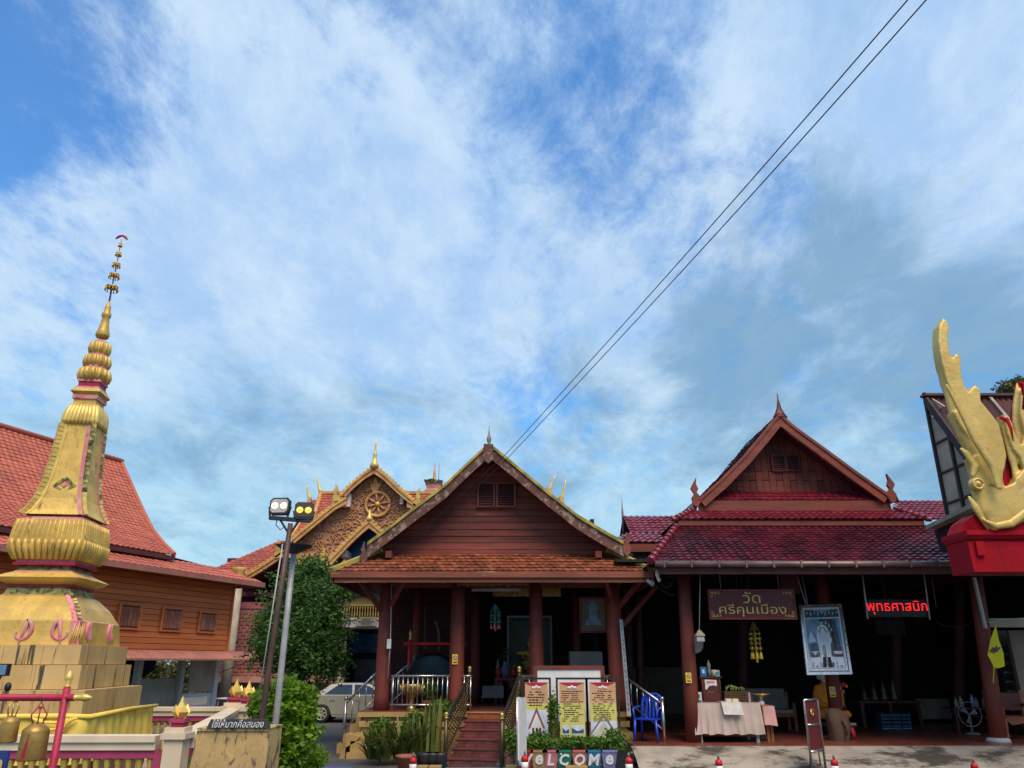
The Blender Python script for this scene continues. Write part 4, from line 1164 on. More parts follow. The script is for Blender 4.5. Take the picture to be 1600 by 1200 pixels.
# corner strips: pink bands with mosaic tiles between
for sx, sy in ((1, -1), (-1, -1), (1, 1)):
    pink = MB(); 
    for i in range(len(sh) - 1):
        for (o0, o1) in ((0.0, .05),):
            pass
    pts = [Vector((CX + sx * a, CY + sy * b, c)) for a, b, c in sh]
    w1 = .10
    # pink bands either side of the arris
    vs = []
    for p_, (a, b, c) in zip(pts, sh):
        vs += [p_ + Vector((-sx * w1, sy * .012, 0)), p_ + Vector((sx * .012, sy * .012, 0)), p_ + Vector((sx * .012, -sy * w1, 0)), p_ + Vector((-sx * w1, -sy * w1, 0))]
    fs = []
    for i in range(len(pts) - 1):
        for k in range(4): fs.append((i * 4 + k, i * 4 + (k + 1) % 4, i * 4 + 4 + (k + 1) % 4, i * 4 + 4 + k))
    MB().add(vs, fs).build('corner_band', 'pink' if (sx, sy) != (-1, -1) else 'gold_bright', ch)
    pe = poly_edge(pts); n = 22
    for i in range(n):
        t = (i + .5) / n; q = pe(t); q2 = pe(min(1, t + .02)); d_ = (q2 - pe(max(0, t - .02))).normalized()
        lean = Matrix.Rotation(0, 3, 'X')
        o_ = Vector((sx * .012, sy * .012, 0))
        up = d_; nn_ = Vector((sx, sy, 0)).normalized(); sd2 = up.cross(nn_).normalized()
        rot = Matrix((sd2, nn_, up)).transposed()
        place('mosaic_tile', ubox('gold_bright' if (i > 13) == False and i < 6 or sx < 0 else 'mosaic'), ch, q + o_ - nn_ * .01, rot @ Matrix.Rotation(random.uniform(-.06, .06), 3, 'Y'), (.066 if sx > 0 else .10, .06 if sx > 0 else .09, (pts[-1] - pts[0]).length / n * .86))
# diamond ornament on the front face
zc0 = at(98, 753, CY - .6).z; wd0 = interp([(c, a) for a, b, c in sh], zc0)
cc = Vector((at(99, 753, CY - wd0 * .95).x, CY - wd0 * .95 - .012, zc0))
for i in range(-2, 3):
    for j in range(-2, 3):
        if max(abs(i), abs(j)) == 2 or (i == 0 and j == 0):
            q = cc + Vector(((i - j) * .040, -.006 + (i + j) * .004 * 0 - (0 if i or j else .02), (i + j) * .033))
            place('diamond_tile', ubox('mosaic' if (i or j) else 'gold_bright'), ch, q, Matrix.Rotation(R(45), 3, 'Y'), (.046, .03, .046))
MB().xz([(cc.x - .10, cc.z), (cc.x, cc.z - .085), (cc.x + .10, cc.z), (cc.x, cc.z + .085)], cc.y - .008, cc.y + .03).build('diamond_centre', 'pink', ch)
# petal skirt on top of the shaft
skv = [(98, 660), (103, 645), (112, 632)]
sk = []
for u, v in skv:
    wd = wleft(u, v)
    sk.append((wd, wd, at(800, v, CY - wd).z))
MB().sq((CX, CY), [(a * .96, b * .96, c) for a, b, c in sk]).build('skirt_core', 'gold', ch)
ribs(sk, 8, .042, 'skirt_petal', 'gold_bright', -.08, 1.0, .012)
def lev(v0, v1, u0a, u0b, u1a, u1b, mt, nm, n=4, extra=None):
    """a square or round level between two image heights; ua, ub give its silhouette"""
    z0 = at(800, v0, CY - .3).z; z1 = at(800, v1, CY - .3).z
    def hw(v, a, b): return (at(b, v, CY).x - at(a, v, CY).x) / 2 / (1.25 if n == 4 else 1.0)
    return z0, z1, hw(v0, u0a, u0b), hw(v1, u1a, u1b)
def sqlev(v0, v1, a, b, c, d_, mt, nm):
    z0, z1, h0, h1 = lev(v0, v1, a, b, c, d_, mt, nm)
    MB().sq((CX, CY), [(h0, h0, z0), (h1, h1, z1)]).build(nm, mt, ch)
sqlev(632, 628, 117, 162, 117, 162, 'pink', 'pink_line')
sqlev(628, 620, 120, 161, 121, 161, 'gold', 'neck')
sqlev(620, 614, 118, 164, 118, 164, 'pink', 'pink_line')
sqlev(614, 609, 120, 163, 114, 168, 'gold', 'gold_flange')
sqlev(609, 603, 114, 168, 119, 165, 'gold', 'gold_flange')
sqlev(603, 600, 122, 164, 122, 164, 'pink', 'pink_line')
sqlev(600, 592, 126, 163, 126, 163, 'crimson', 'crimson_neck')
sqlev(592, 588, 124, 165, 125, 165, 'pink', 'pink_line')
def bulb(v0, v1, ua, ub, petals=14):
    z0 = at(800, v0, CY - .2).z; z1 = at(800, v1, CY - .2).z; r = (at(ub, (v0 + v1) / 2, CY).x - at(ua, (v0 + v1) / 2, CY).x) / 2
    h = z1 - z0
    o = MB().lathe((CX, CY, z0), [(r * .70, 0), (r * .9, h * .2), (r * .93, h * .5), (r * .86, h * .8), (r * .7, h)], 20).build('bulb_tier', 'gold', ch)
    for k in range(petals):
        an = 2 * math.pi * k / petals
        pts = [(CX + math.cos(an) * r * q, CY + math.sin(an) * r * q, z0 + h * t) for q, t in ((.68, 0), (.86, .15), (.93, .45), (.88, .8), (.70, .98))]
        MB().tube(pts, [.10 * r, .17 * r, .19 * r, .17 * r, .08 * r], 7).build('petal', 'gold', o)
bulb(592, 572, 125, 169.5); bulb(569, 551, 133, 170.3, 13); bulb(548, 530, 141, 171, 12)
def ring_(v0, v1, ua, ub, mt, nm):
    z0 = at(800, v0, CY - .2).z; z1 = at(800, v1, CY - .2).z; r = (at(ub, v0, CY).x - at(ua, v0, CY).x) / 2
    MB().lathe((CX, CY, z0), [(r, 0), (r, z1 - z0)], 16, False).build(nm, mt, ch)
ring_(573, 568, 133, 165, 'pink', 'pink_ring'); ring_(552, 547, 141, 166, 'pink', 'pink_ring'); ring_(531, 528, 149, 168, 'pink', 'pink_ring')
zz = lambda v: at(800, v, CY).z
hwp = lambda v, wpx: at(800 + wpx, v, CY).x / 2
MB().lathe((CX, CY, 0), [(hwp(528, 17), zz(528)), (hwp(524, 20.5), zz(524)), (hwp(516, 17), zz(517)), (hwp(505, 12.5), zz(507)), (hwp(497, 10.5), zz(497)), (hwp(494, 14), zz(495)), (hwp(491, 14), zz(491)), (hwp(488, 10), zz(488)), (hwp(482, 8.5), zz(482)), (hwp(480, 9), zz(480)), (hwp(476, 5), zz(476)), (hwp(470, 2.2), zz(470))], 16).build('spire_bell', 'gold', ch)
MB().tube([(CX, CY, zz(472)), (CX, CY, zz(374))], [.018, .008], 6).build('spire_rod', 'grey', ch)
for v, wpx in ((450, 18), (431, 14.5), (414, 11), (397, 8), (383, 5)):
    r = hwp(v, wpx); z0 = zz(v)
    u_ = MB(); n = 18
    u_.lathe((CX, CY, z0), [(r, 0), (r * 1.02, .012), (r * 1.02, .030), (r, .035)], n, False)
    ub_ = u_.build('umbrella_ring', 'brass', ch)
    dd = MB()
    for k in range(12):
        an = 2 * math.pi * k / 12
        dd.tube([(CX + math.cos(an) * r, CY + math.sin(an) * r, z0), (CX + math.cos(an) * r * 1.02, CY + math.sin(an) * r * 1.02, z0 - .05 * wpx / 18 - .02)], [.008, .012], 5)
    for k in range(4):
        an = math.pi * k / 2
        dd.bar((CX, CY, z0 + .02), (CX + math.cos(an) * r, CY + math.sin(an) * r, z0 + .02), .008, .008)
    dd.build('umbrella_fringe', 'brass', ub_)
em = MB().tube([(CX - .11, CY, zz(374)), (CX - .06, CY, zz(370)), (CX, CY, zz(368)), (CX + .06, CY, zz(370)), (CX + .11, CY, zz(374))], [.012, .028, .022, .028, .012], 6)
em.build('tip_ornament', 'crimson', ch)
# scroll reliefs on the cushion block
def scroll(c, s, axis, nm='scroll_relief', par=ch, mt='pink', flip=1):
    pts = []
    for i in range(22):
        a = i / 21; th = a * 4.3 + 2.0; r = s * (1 - a * .72) * .5
        x = flip * (math.cos(th) * r * .95 + (.05 * s)); z_ = math.sin(th) * r + .12 * s
        pts.append(Vector(c) + (Vector((x, 0, z_)) if axis == 'x' else Vector((0, x * 1.0, z_))))
    pts = [Vector(c) + (Vector((flip * .1 * s, 0, -.72 * s)) if axis == 'x' else Vector((0, flip * .1 * s, -.72 * s)))] + pts
    return MB().tube(pts, [.014] + [.036 * (1 - i / 34) for i in range(len(pts) - 1)], 6).build(nm, mt, par)
c0_ = rg[0]; c1_ = rg[1]
zc_m = (c0_[2] + c1_[2]) / 2
p_ = at(80, 992, CY - c0_[1] * .985); scroll((p_.x, CY - (c0_[1] + c1_[1]) / 2 - .012, p_.z), .40, 'x')
p_ = at(20, 992, CY - c0_[1]); scroll((p_.x, CY - (c0_[1] + c1_[1]) / 2 - .012, p_.z), .40, 'x', flip=-1)
for fy in (-.55, .45):
    scroll((CX + (c0_[0] + c1_[0]) / 2 + .012, CY + fy * c0_[1], p_.z), .38, 'y')
cb = MB()
pa_ = Vector((CX + c0_[0], CY - c0_[1], c0_[2])); pb_ = Vector((CX + c1_[0], CY - c1_[1], c1_[2]))
for q0, q1 in ((pa_, pb_),):
    vs = []
    for q in (q0, q1): vs += [q + Vector((-.13, -.014, 0)), q + Vector((.014, -.014, 0)), q + Vector((.014, .12, 0)), q + Vector((-.13, .12, 0))]
    cb.add(vs, [(0, 1, 5, 4), (1, 2, 6, 5), (2, 3, 7, 6), (3, 0, 4, 7)])
cb.build('corner_flame', 'pink', ch)
for k in range(4):
    x_ = pa_.x - .11 + .03 * k; y_ = pa_.y - .018
    MB().tube([(x_ - .01, y_, pa_.z + .02), (x_ + .012, y_, lerp(pa_.z, pb_.z, .4)), (x_ + .03, y_, lerp(pa_.z, pb_.z, .92 - .15 * (k % 2)))], [.008, .014, .004], 5).build('flame_lick', 'gold', ch)
for k in range(3):
    y_ = pa_.y + .02 + .035 * k; x_ = pa_.x + .016
    MB().tube([(x_, y_ + .01, pa_.z + .02), (x_, y_ - .012, lerp(pa_.z, pb_.z, .4)), (x_, y_, lerp(pa_.z, pb_.z, .9 - .15 * (k % 2)))], [.008, .013, .004], 5).build('flame_lick', 'gold', ch)
pts = [Vector((CX + a, CY - b, c)) for a, b, c in rg[1:]]
pe = poly_edge(pts)
vs = []
for q in pts: vs += [q + Vector((-.10, -.012, 0)), q + Vector((.012, -.012, .004)), q + Vector((.012, .10, 0))]
MB().add(vs, [f for i in range(len(pts) - 1) for f in ((i * 3, i * 3 + 1, i * 3 + 4, i * 3 + 3), (i * 3 + 1, i * 3 + 2, i * 3 + 5, i * 3 + 4))]).build('corner_band', 'pink', ch)
for i in range(8):
    q = pe((i + .5) / 8)
    place('mosaic_tile', ubox('mosaic'), ch, q + Vector((.0, -.0, .006)), Matrix.Rotation(R(45), 3, 'Z') @ Matrix.Rotation(R(38), 3, 'X'), (.055, .055, .05))

# yellow cloth round the base of the chedi
def cloth_wall(path, z1, z0, amp, nm, mt, par, waves, thick=.012, ragged=0.0):
    pts = [Vector((x, y, 0)) for x, y in path]; pe = poly_edge(pts); N = waves * 6; rows_ = 6
    vs = []
    for i in range(N + 1):
        t = i / N; p0 = pe(t); d_ = (pe(min(1, t + .004)) - pe(max(0, t - .004))).normalized(); nr = Vector((d_.y, -d_.x, 0))
        ph = i / 6 * 2 * math.pi
        zt_ = z1(t) if callable(z1) else z1
        for r_ in range(rows_ + 1):
            s_ = r_ / rows_
            off = amp * (.15 + .85 * s_) * (math.sin(ph) + .5 * math.sin(ph * .37 + 1.3 + s_)) + amp * .5 * mnoise.noise(Vector((t * 40, s_ * 3, 0)))
            q = p0 + nr * (off + amp + .25 * amp * s_)
            vs.append((q.x, q.y, lerp(zt_, z0, s_) + (ragged * math.sin(ph * .3) * s_)))
    fs = []
    for i in range(N):
        for r_ in range(rows_):
            a = i * (rows_ + 1) + r_
            fs.append((a, a + rows_ + 1, a + rows_ + 2, a + 1))
    m = MB().add(vs, fs, True)
    return m.build(nm, mt, par)
xf = CX + 1.44; yb_ = CY + 1.45
CF = CY - 1.46
zt0 = at(100, 1120, CY - 1.46).z
clo = cloth_wall([(CX - 1.5, CF), (xf, CF), (xf, CF + .02), (xf, yb_), (CX - 1.5, yb_)], zt0, .55, .045, 'yellow_cloth', 'yellow_cloth', None, 26)
tag(clo, 'yellow cloth wrapped round the foot of the gold stupa', 'cloth')
# rolled top hem and gathered knot of the cloth
hm = MB().tube([(CX - 1.5, CF - .07, zt0), (xf - .3, CF - .07, zt0 + .005), (xf + .05, CF - .05, zt0 - .01), (xf + .08, 13.4, zt0 + .01), (xf + .09, yb_, zt0)], .035, 7, flat=.7)
hm.build('hem', 'yellow_cloth', clo)
sw = MB()
for i in range(5):
    pts = [(xf - .55 + .55 * math.sin(a) * (1 - i * .12) * .55 + .16, CF - .13 - .01 * i, zt0 - .02 - (.05 + .075 * i) * math.cos(a) ** 2 * 1.2) for a in np.linspace(-1.5, 1.5, 9)]
    sw.tube(pts, .018, 6)
sw.build('swag', 'yellow_cloth', clo)
TURN = Matrix.Translation((CX, CY, 0)) @ Matrix.Rotation(CTH, 4, 'Z') @ Matrix.Translation((-CX, -CY, 0))
for o_ in (ch, clo): o_.matrix_basis = TURN @ o_.matrix_basis

# ================================================================== BALUSTRADE round the chedi
BT = at(200, 1149, 10.2).z
bal = thing('balustrade', 'cream and magenta railing with gold balusters round the gold stupa', 'railing', (-6, 13, 0))
pX = at(279, 1160, 10.3).x; pY = 10.25
qa = at(352, 1106, 16.5); kA = Vector((at(368, 1104, 16.4).x, 16.4, 0))
bal_me = MB().lathe((0, 0, 0), [(.045, 0), (.045, .05), (.022, .07), (.03, .12), (.042, .20), (.034, .30), (.020, .42), (.028, .45), (.022, .50), (.036, .58), (.046, .62), (.046, .66)], 10).mesh('baluster', 'gold_bright')
def rail_run(a, b, n, zt_=BT, first='baluster'):
    a = Vector(a); b = Vector(b); d_ = (b - a).normalized()
    MB().bar((a.x, a.y, zt_ - .035), (b.x, b.y, zt_ - .035), .26, .07).build('rail_cap', 'cream', bal)
    MB().bar((a.x, a.y, zt_ - .115), (b.x, b.y, zt_ - .115), .20, .088).build('rail_band', 'cream', bal)
    MB().bar((a.x, a.y, zt_ - .205), (b.x, b.y, zt_ - .205), .15, .09).build('rail_beam', 'magenta', bal)
    MB().bar((a.x, a.y, .07), (b.x, b.y, .07), .24, .14).build('rail_foot', 'cream', bal)
    for i in range(n):
        q = a.lerp(b, (i + .5) / n)
        place('baluster', bal_me, bal, (q.x, q.y, .14), None, (1, 1, (zt_ - .25 - .14) / .66))
LX = at(-120, 1160, 10.2).x
rail_run((LX, 10.2, 0), (pX - .22, 10.25, 0), 22)
bx('rail_end', 'magenta', bal, pX - .23, pX - .12, 10.17, 10.33, .14, BT - .165)
rail_run((pX + .05, 10.4, 0), (kA.x, kA.y, 0), 30)
rail_run((at(120, 1104, 16.5).x, 16.5, 0), (kA.x - .2, 16.5, 0), 24)
rail_run((LX, 10.2, 0), (at(120, 1104, 16.5).x, 16.5, 0), 20)
def lotus_finial(c, s, par, mt='gold_bright'):
    mb = MB()
    mb.lathe(c, [(.07 * s, 0), (.105 * s, .05 * s), (.115 * s, .12 * s), (.09 * s, .22 * s), (.05 * s, .31 * s), (.006 * s, .42 * s)], 4, False)
    o = mb.build('lotus_finial', mt, par)
    for k in range(4):
        an = k * math.pi / 2 + math.pi / 4
        ca, sa = math.cos(an), math.sin(an)
        b0 = Vector(c) + Vector((ca, sa, 0)) * .06 * s
        ta = Vector((-sa, ca, 0)) * .085 * s
        tip = Vector(c) + Vector((ca * .125 * s, sa * .125 * s, .27 * s))
        mid = Vector(c) + Vector((ca * .15 * s, sa * .15 * s, .12 * s))
        MB().add([b0 - ta, b0 + ta, mid + ta * 1.1, tip, mid - ta * 1.1, Vector(c) + Vector((0, 0, .1 * s))], [(0, 1, 2, 4), (4, 2, 3), (0, 4, 5), (4, 3, 5), (3, 2, 5), (2, 1, 5)]).build('petal', mt, o)
    return o
def post(x, y, s=1.0, zt_=BT):
    w_ = .115 * s
    bx('post', 'cream', bal, x - w_, x + w_, y - w_, y + w_, 0, zt_ - .04)
    bx('post_cap', 'cream', bal, x - w_ * 1.3, x + w_ * 1.3, y - w_ * 1.3, y + w_ * 1.3, zt_ - .038, zt_ + .03)
    bx('post_cap', 'cream', bal, x - w_ * 1.05, x + w_ * 1.05, y - w_ * 1.05, y + w_ * 1.05, zt_ + .032, zt_ + .09)
    bx('post_neck', 'crimson', bal, x - w_ * .62, x + w_ * .62, y - w_ * .62, y + w_ * .62, zt_ + .092, zt_ + .14)
    bx('post_neck', 'magenta', bal, x - w_ * .8, x + w_ * .8, y - w_ * .8, y + w_ * .8, zt_ + .142, zt_ + .185)
    lotus_finial((x, y, zt_ + .187), .60 * s if s > 1 else .60 * s, bal)
post(pX, pY)
post(kA.x - .02, 16.4, 1.35); post(at(386, 1104, 15.9).x, 15.9, 1.25)

# stained yellow wall slab with the black motto sign on top
sw_ = MB(); a = at(305, 1142, 9.6); b = at(421, 1139, 9.6)
st_w = MB().xz([(a.x - .06, 0), (b.x, 0), (b.x, a.z), (a.x + .02, a.z)], 9.6, 10.12).build('stained_wall', 'stain_wall', None)
tag(st_w, 'short thick yellow rendered wall with black mould stains beside the balustrade', 'wall')
MB().xz([(a.x + .05, a.z), (b.x - .0, a.z), (b.x + .01, a.z + .03), (a.x + .02, a.z + .03)], 9.58, 10.14).build('wall_cap', 'stain_wall', st_w)
c = at(322, 1141, 9.56); d_ = at(422, 1124, 9.56)
ms = MB().xz([(c.x, a.z + .032), (d_.x, a.z + .032), (d_.x - .03, d_.z), (c.x + .04, d_.z)], 9.56, 9.62).build('motto_sign', 'slate', None)
tag(ms, 'black sign with white Thai motto standing on the stained wall', 'sign')
tm_ = text_mesh('lettering', 'ใช้ให้มากคือสมอง', 'white', width=(d_.x - c.x) * .82, height=(d_.z - a.z) * .70, extrude=.006, shear=.25, bold=0.0)
place('lettering', tm_, ms, ((c.x + d_.x) / 2, 9.552, (a.z + d_.z) / 2 + .02))

# ================================================================== BELL FRAME
bf = thing('bell_frame', 'crimson pipe frame with gold finials carrying two temple bells', 'frame', (at(98, 1100, 7.0).x, 7.0, 0))
bz = at(60, 1090, 7).z; px_ = at(102, 1090, 7).x
MB().cyl((px_, 7, 0), (px_, 7, at(800, 1074, 7).z), .029, n=12).build('upright', 'crimson', bf)
xL_ = at(-260, 1090, 7).x
MB().cyl((xL_, 7, 0), (xL_, 7, bz + .08), .029, n=12).build('upright', 'crimson', bf)
MB().cyl((xL_ - .1, 7, bz), (at(117, 1090, 7).x, 7, bz), .028, n=12).build('crossbar', 'crimson', bf)
zt_ = at(800, 1074, 7).z
fp = [(.026, 0), (.026, .015), (.018, .02), (.028, .035), (.020, .045), (.031, .065), (.030, .085), (.018, .11), (.004, .135)]
MB().lathe((px_, 7, zt_), fp, 12).build('finial', 'gold_bright', bf)
fb = MB().lathe((0, 0, 0), [(r, z_ * 1.15) for r, z_ in fp], 12)
x0_ = at(116, 1090, 7).x
fb.v = [(x0_ + z_, 7 + y_, bz + x_) for x_, y_, z_ in fb.v]
fb.build('finial', 'gold_bright', bf)
def bell(uc, vtop, r, h, label, open_=True):
    c = at(uc, vtop, 7.0)
    b = thing('temple_bell', label, 'bell', (c.x, 7.0, c.z - h))
    b['group'] = 'bells hanging from the crimson frame'
    MB().lathe((c.x, 7, c.z - h), [(r * 1.0, 0), (r * 1.02, .01), (r * .98, h * .5), (r * .96, h * .92), (r * .90, h), (r * .4, h + r * .42), (r * .12, h + r * .5)], 24).build('bell_body', 'bell', b)
    zt2 = c.z + r * .45
    lp = MB()
    for k in range(3):
        an = k * math.pi / 3
        ca, sa = math.cos(an) * r * .62, math.sin(an) * r * .62
        lp.tube([(c.x - ca * .6, 7 - sa * .6, zt2 - .01), (c.x - ca, 7 - sa, zt2 + .06), (c.x - ca * .3, 7 - sa * .3, zt2 + .12), (c.x, 7, zt2 + .10), (c.x + ca * .3, 7 + sa * .3, zt2 + .12), (c.x + ca, 7 + sa, zt2 + .06), (c.x + ca * .6, 7 + sa * .6, zt2 - .01)], .006, 6)
    lp.build('crown_loops', 'crimson' if open_ else 'brass', b)
    MB().tube([(c.x, 7, zt2 + .10), (c.x + .02, 7, zt2 + .13), (c.x, 7, zt2 + .16), (c.x - .02, 7, zt2 + .13), (c.x, 7, zt2 + .10)], .005, 6).build('hook', 'crimson', b)
    MB().cyl((c.x, 7, zt2 + .155), (c.x, 7, bz - .02), .005, n=6).build('hanger', 'black', b)
    if open_:
        MB().add([(c.x - .032, 7 - r * 1.01, c.z - h + .002), (c.x + .012, 7 - r * 1.01, c.z - h + .002), (c.x + .008, 7 - r * .99, c.z - .02)], [(0, 1, 2)]).build('red_wedge', 'crimson', b)
    return b
bell(57, 1139, .108, .235, 'larger gold bell with a red painted wedge next to the crimson upright')
bell(17, 1125, .073, .17, 'smaller plain gold bell hanging at the left end of the crimson bar', False)
# corner sign and floodlight at the left edge
a = at(-14, 1173, 6.4); b = at(13.5, 1173, 6.4)
bs = MB().box(a.x, b.x, 6.4, 6.43, a.z - .26, a.z).build('blue_sign', 'blue_sign', None)
tag(bs, 'small navy sign with a gold Thai letter below the bells', 'sign')
place('lettering', text_mesh('lettering', 'ด', 'sign_gold', height=.085, extrude=.004, bold=.02), bs, (b.x - .06, 6.392, a.z - .10))
MB().cyl((a.x + .05, 6.46, 0), (a.x + .05, 6.46, a.z - .05), .02).build('sign_post', 'grey', bs)
c = at(2, 1047, 8.8)
fl = thing('ground_floodlight', 'small square floodlight on a thin bracket in front of the stupa base', 'floodlight', (c.x, 8.8, 0))
MB().box(c.x - .09, c.x + .065, 8.8, 8.86, c.z - .06, c.z + .065).build('housing', 'black', fl)
MB().box(c.x - .08, c.x + .052, 8.79, 8.799, c.z - .048, c.z + .053).build('lens', 'bluegrey', fl)
MB().tube([(c.x, 8.83, 0), (c.x, 8.83, c.z - .2), (c.x - .03, 8.83, c.z - .12), (c.x, 8.83, c.z - .05)], .012, 6).build('bracket', 'crimson', fl)
MB().ball((c.x + .09, 8.83, c.z - .17), .035, 8, 6, 1, 1, 1.4).build('driver_box', 'black', fl)

# ================================================================== ORANGE WOODEN HOUSE
OB = Vector((at(362, 950, 28).x, 28, 0)); bd = Vector((.339, .941, 0)).normalized(); bn = Vector((-bd.y, bd.x, 0))
def BP(t, s, z): return OB - bd * t + bn * s + Vector((0, 0, z))
def bt(u, z=3.4, s=0.0):
    lo, hi = -3.0, 16.0
    for _ in range(40):
        m = (lo + hi) / 2; p = BP(m, s, z); uu = 800 + F * p.x / (p.y * CP + (p.z - EYE) * SP)
        if uu > u: lo = m
        else: hi = m
    return (lo + hi) / 2
oh = thing('orange_wooden_house', 'long orange wooden house with salmon red concave roof and three shuttered windows', 'house', BP(6, 3, 0))
def bbox_(nm, mt, t0, t1, s0, s1, z0, z1, par=oh):
    mb = MB(); c = [BP(t, s, z) for z in (z0, z1) for (t, s) in ((t0, s0), (t1, s0), (t1, s1), (t0, s1))]
    mb.add(c, [(0, 1, 2, 3), (7, 6, 5, 4), (0, 4, 5, 1), (1, 5, 6, 2), (2, 6, 7, 3), (3, 7, 4, 0)])
    return mb.build(nm, mt, par)
zw0 = at(362, 1017, 28).z; zw1 = 4.95
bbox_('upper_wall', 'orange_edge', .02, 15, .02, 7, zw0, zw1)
nb = 16; hb = (zw1 - zw0) / nb
for k in range(nb):
    z0 = zw0 + k * hb
    mb = MB(); c = [BP(t, s, z) for (t, s, z) in ((0, -.012, z0 + .012), (15, -.012, z0 + .012), (15, .018, z0 + .012), (0, .018, z0 + .012), (0, -.001, z0 + hb - .003), (15, -.001, z0 + hb - .003), (15, .018, z0 + hb - .003), (0, .018, z0 + hb - .003))]
    mb.add(c, [(0, 1, 2, 3), (7, 6, 5, 4), (0, 4, 5, 1), (1, 5, 6, 2), (2, 6, 7, 3), (3, 7, 4, 0)])
    mb.build('plank', 'orange_wood', oh)
bbox_('corner_board', 'orange_wood', -.05, .06, -.035, -.014, zw0, zw1)
bbox_('end_wall', 'orange_wood', -.04, .015, .0, 7, zw0, zw1)
for (u0, u1, vt, vb) in ((186, 218.5, 946, 981), (253, 283, 952, 984.5), (311, 337, 958, 987)):
    t0, t1 = bt(u1), bt(u0); tm2 = (t0 + t1) / 2; Yw = BP(tm2, 0, 3).y
    z1 = at(800, (vt), Yw).z; z0 = at(800, vb, Yw).z
    wn_ = bbox_('window', 'orange_edge', t0, t1, -.045, -.014, z0, z1)
    n = 5
    for i in range(n):
        ta = lerp(t0 + .05, t1 - .05, i / n); tb = lerp(t0 + .05, t1 - .05, (i + 1) / n) - .012
        bbox_('shutter_board', 'shutter', ta, tb, -.062, -.046, z0 + .05, z1 - .05, wn_)
    bbox_('frame', 'orange_wood', t0 - .04, t0 + .04, -.075, -.02, z0 - .05, z1 + .05, wn_)
    bbox_('frame', 'orange_wood', t1 - .04, t1 + .04, -.075, -.02, z0 - .05, z1 + .05, wn_)
    bbox_('frame', 'orange_wood', t0 + .04, t1 - .04, -.075, -.02, z1, z1 + .05, wn_)
    bbox_('frame', 'orange_wood', t0 + .04, t1 - .04, -.085, -.02, z0 - .05, z0, wn_)
# roofs: concave upper roof, lower skirt
prof_s = [(-.35, 5.08), (.5, 5.48), (1.3, 6.02), (2.0, 6.72), (2.6, 7.45), (3.5, 8.62)]
tend = [3.45, 3.05, 2.82, 2.66, 2.6, 2.55]
Lp = [BP(16, s, z) for s, z in prof_s]; Rp = [BP(t, s, z) for (s, z), t in zip(prof_s, tend)]
rf = MB(); n = len(prof_s)
rf.add(Lp + Rp, [(i, n + i, n + i + 1, i + 1) for i in range(n - 1)])
Lq = [BP(16, 7 - s, z) for s, z in prof_s]; Rq = [BP(t, 7 - s, z) for (s, z), t in zip(prof_s, tend)]
rf.add(Lq + Rq, [(i, i + 1, n + i + 1, n + i) for i in range(n - 1)])
rf.build('roof_deck', 'awning', oh)
tile_roof(MB(), poly_edge(Lp), poly_edge(Rp), 34, .2, 's', .02, .03, .022).build('roof_tile', 'salmon_tile', oh, kind='stuff')
MB().tube([p + Vector((0, 0, .03)) for p in Rp], .075, 6, flat=1.0).build('verge_trim', 'salmon_tile', oh)
MB().tube([BP(16, 3.5, 8.68), BP(2.5, 3.5, 8.68)], .09, 6).build('ridge_cap', 'salmon_tile', oh)
for i in range(1):
    gpts = [BP(t + .25, s, z - .05) for (s, z), t in zip(prof_s, tend)] + [BP(t + .25, 7 - s, z - .05) for (s, z), t in list(zip(prof_s, tend))[::-1]]
    MB().prism(gpts, -bd * .08).build('end_gable', 'dark_red', oh)
bbox_('eave_board', 'dark_red', 3.4, 16, -.37, -.30, 4.93, 5.06)
zs = 4.52
s_in = BP(3.2, .0, 5.0)
tile_roof(MB(), edge(BP(16, -1.05, zs), BP(16, .0, 4.98)), edge(BP(-.25, -1.05, zs), BP(1.6, .0, 4.98)), 4, .25, 's', .02, .03, .022).build('skirt_tile', 'salmon_tile', oh, kind='stuff')
MB().add([BP(16, -1.05, zs), BP(-.25, -1.05, zs), BP(1.6, 0, 4.98), BP(16, 0, 4.98)], [(0, 1, 2, 3)]).add([BP(-.25, -1.05, zs), BP(-.25, 8, zs), BP(3.4, 7, 5.1), BP(3.4, -.0, 5.1), BP(1.6, 0, 4.98)], [(0, 1, 2, 3, 4)]).build('skirt_deck', 'salmon_tile', oh)
bbox_('skirt_fascia', 'awning', -.27, 16, -1.09, -1.06, zs - .14, zs + .02)
bbox_('skirt_fascia', 'awning', -.29, -.26, -1.09, 8, zs - .14, zs + .02)
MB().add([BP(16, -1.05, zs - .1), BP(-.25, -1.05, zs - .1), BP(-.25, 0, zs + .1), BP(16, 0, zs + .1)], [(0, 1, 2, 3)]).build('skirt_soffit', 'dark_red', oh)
# awning over the ground floor
aw = MB()
vs = []; NN = 150
for i in range(NN + 1):
    t = lerp(-.9, 13, i / NN); w_ = .03 * (1 if i % 2 else -1)
    for (s, z) in ((-.02, zw0 - .02), (-.5, zw0 - .04), (-.9, zw0 - .12), (-1.15, zw0 - .27)):
        p = BP(t, s, z + w_ * .5); vs.append(p)
aw.add(vs, [(i * 4 + k, i * 4 + 4 + k, i * 4 + 5 + k, i * 4 + 1 + k) for i in range(NN) for k in range(3)])
aw.build('awning', 'awning', oh)
MB().bar(BP(-.9, -1.15, zw0 - .29), BP(13, -1.15, zw0 - .29), .03, .05).build('awning_tube', 'awning', oh)
MB().bar(BP(.3, -.05, zw0 - .7), BP(-.5, -.9, zw0 - .25), .03, .03).build('awning_strut', 'grey', oh)
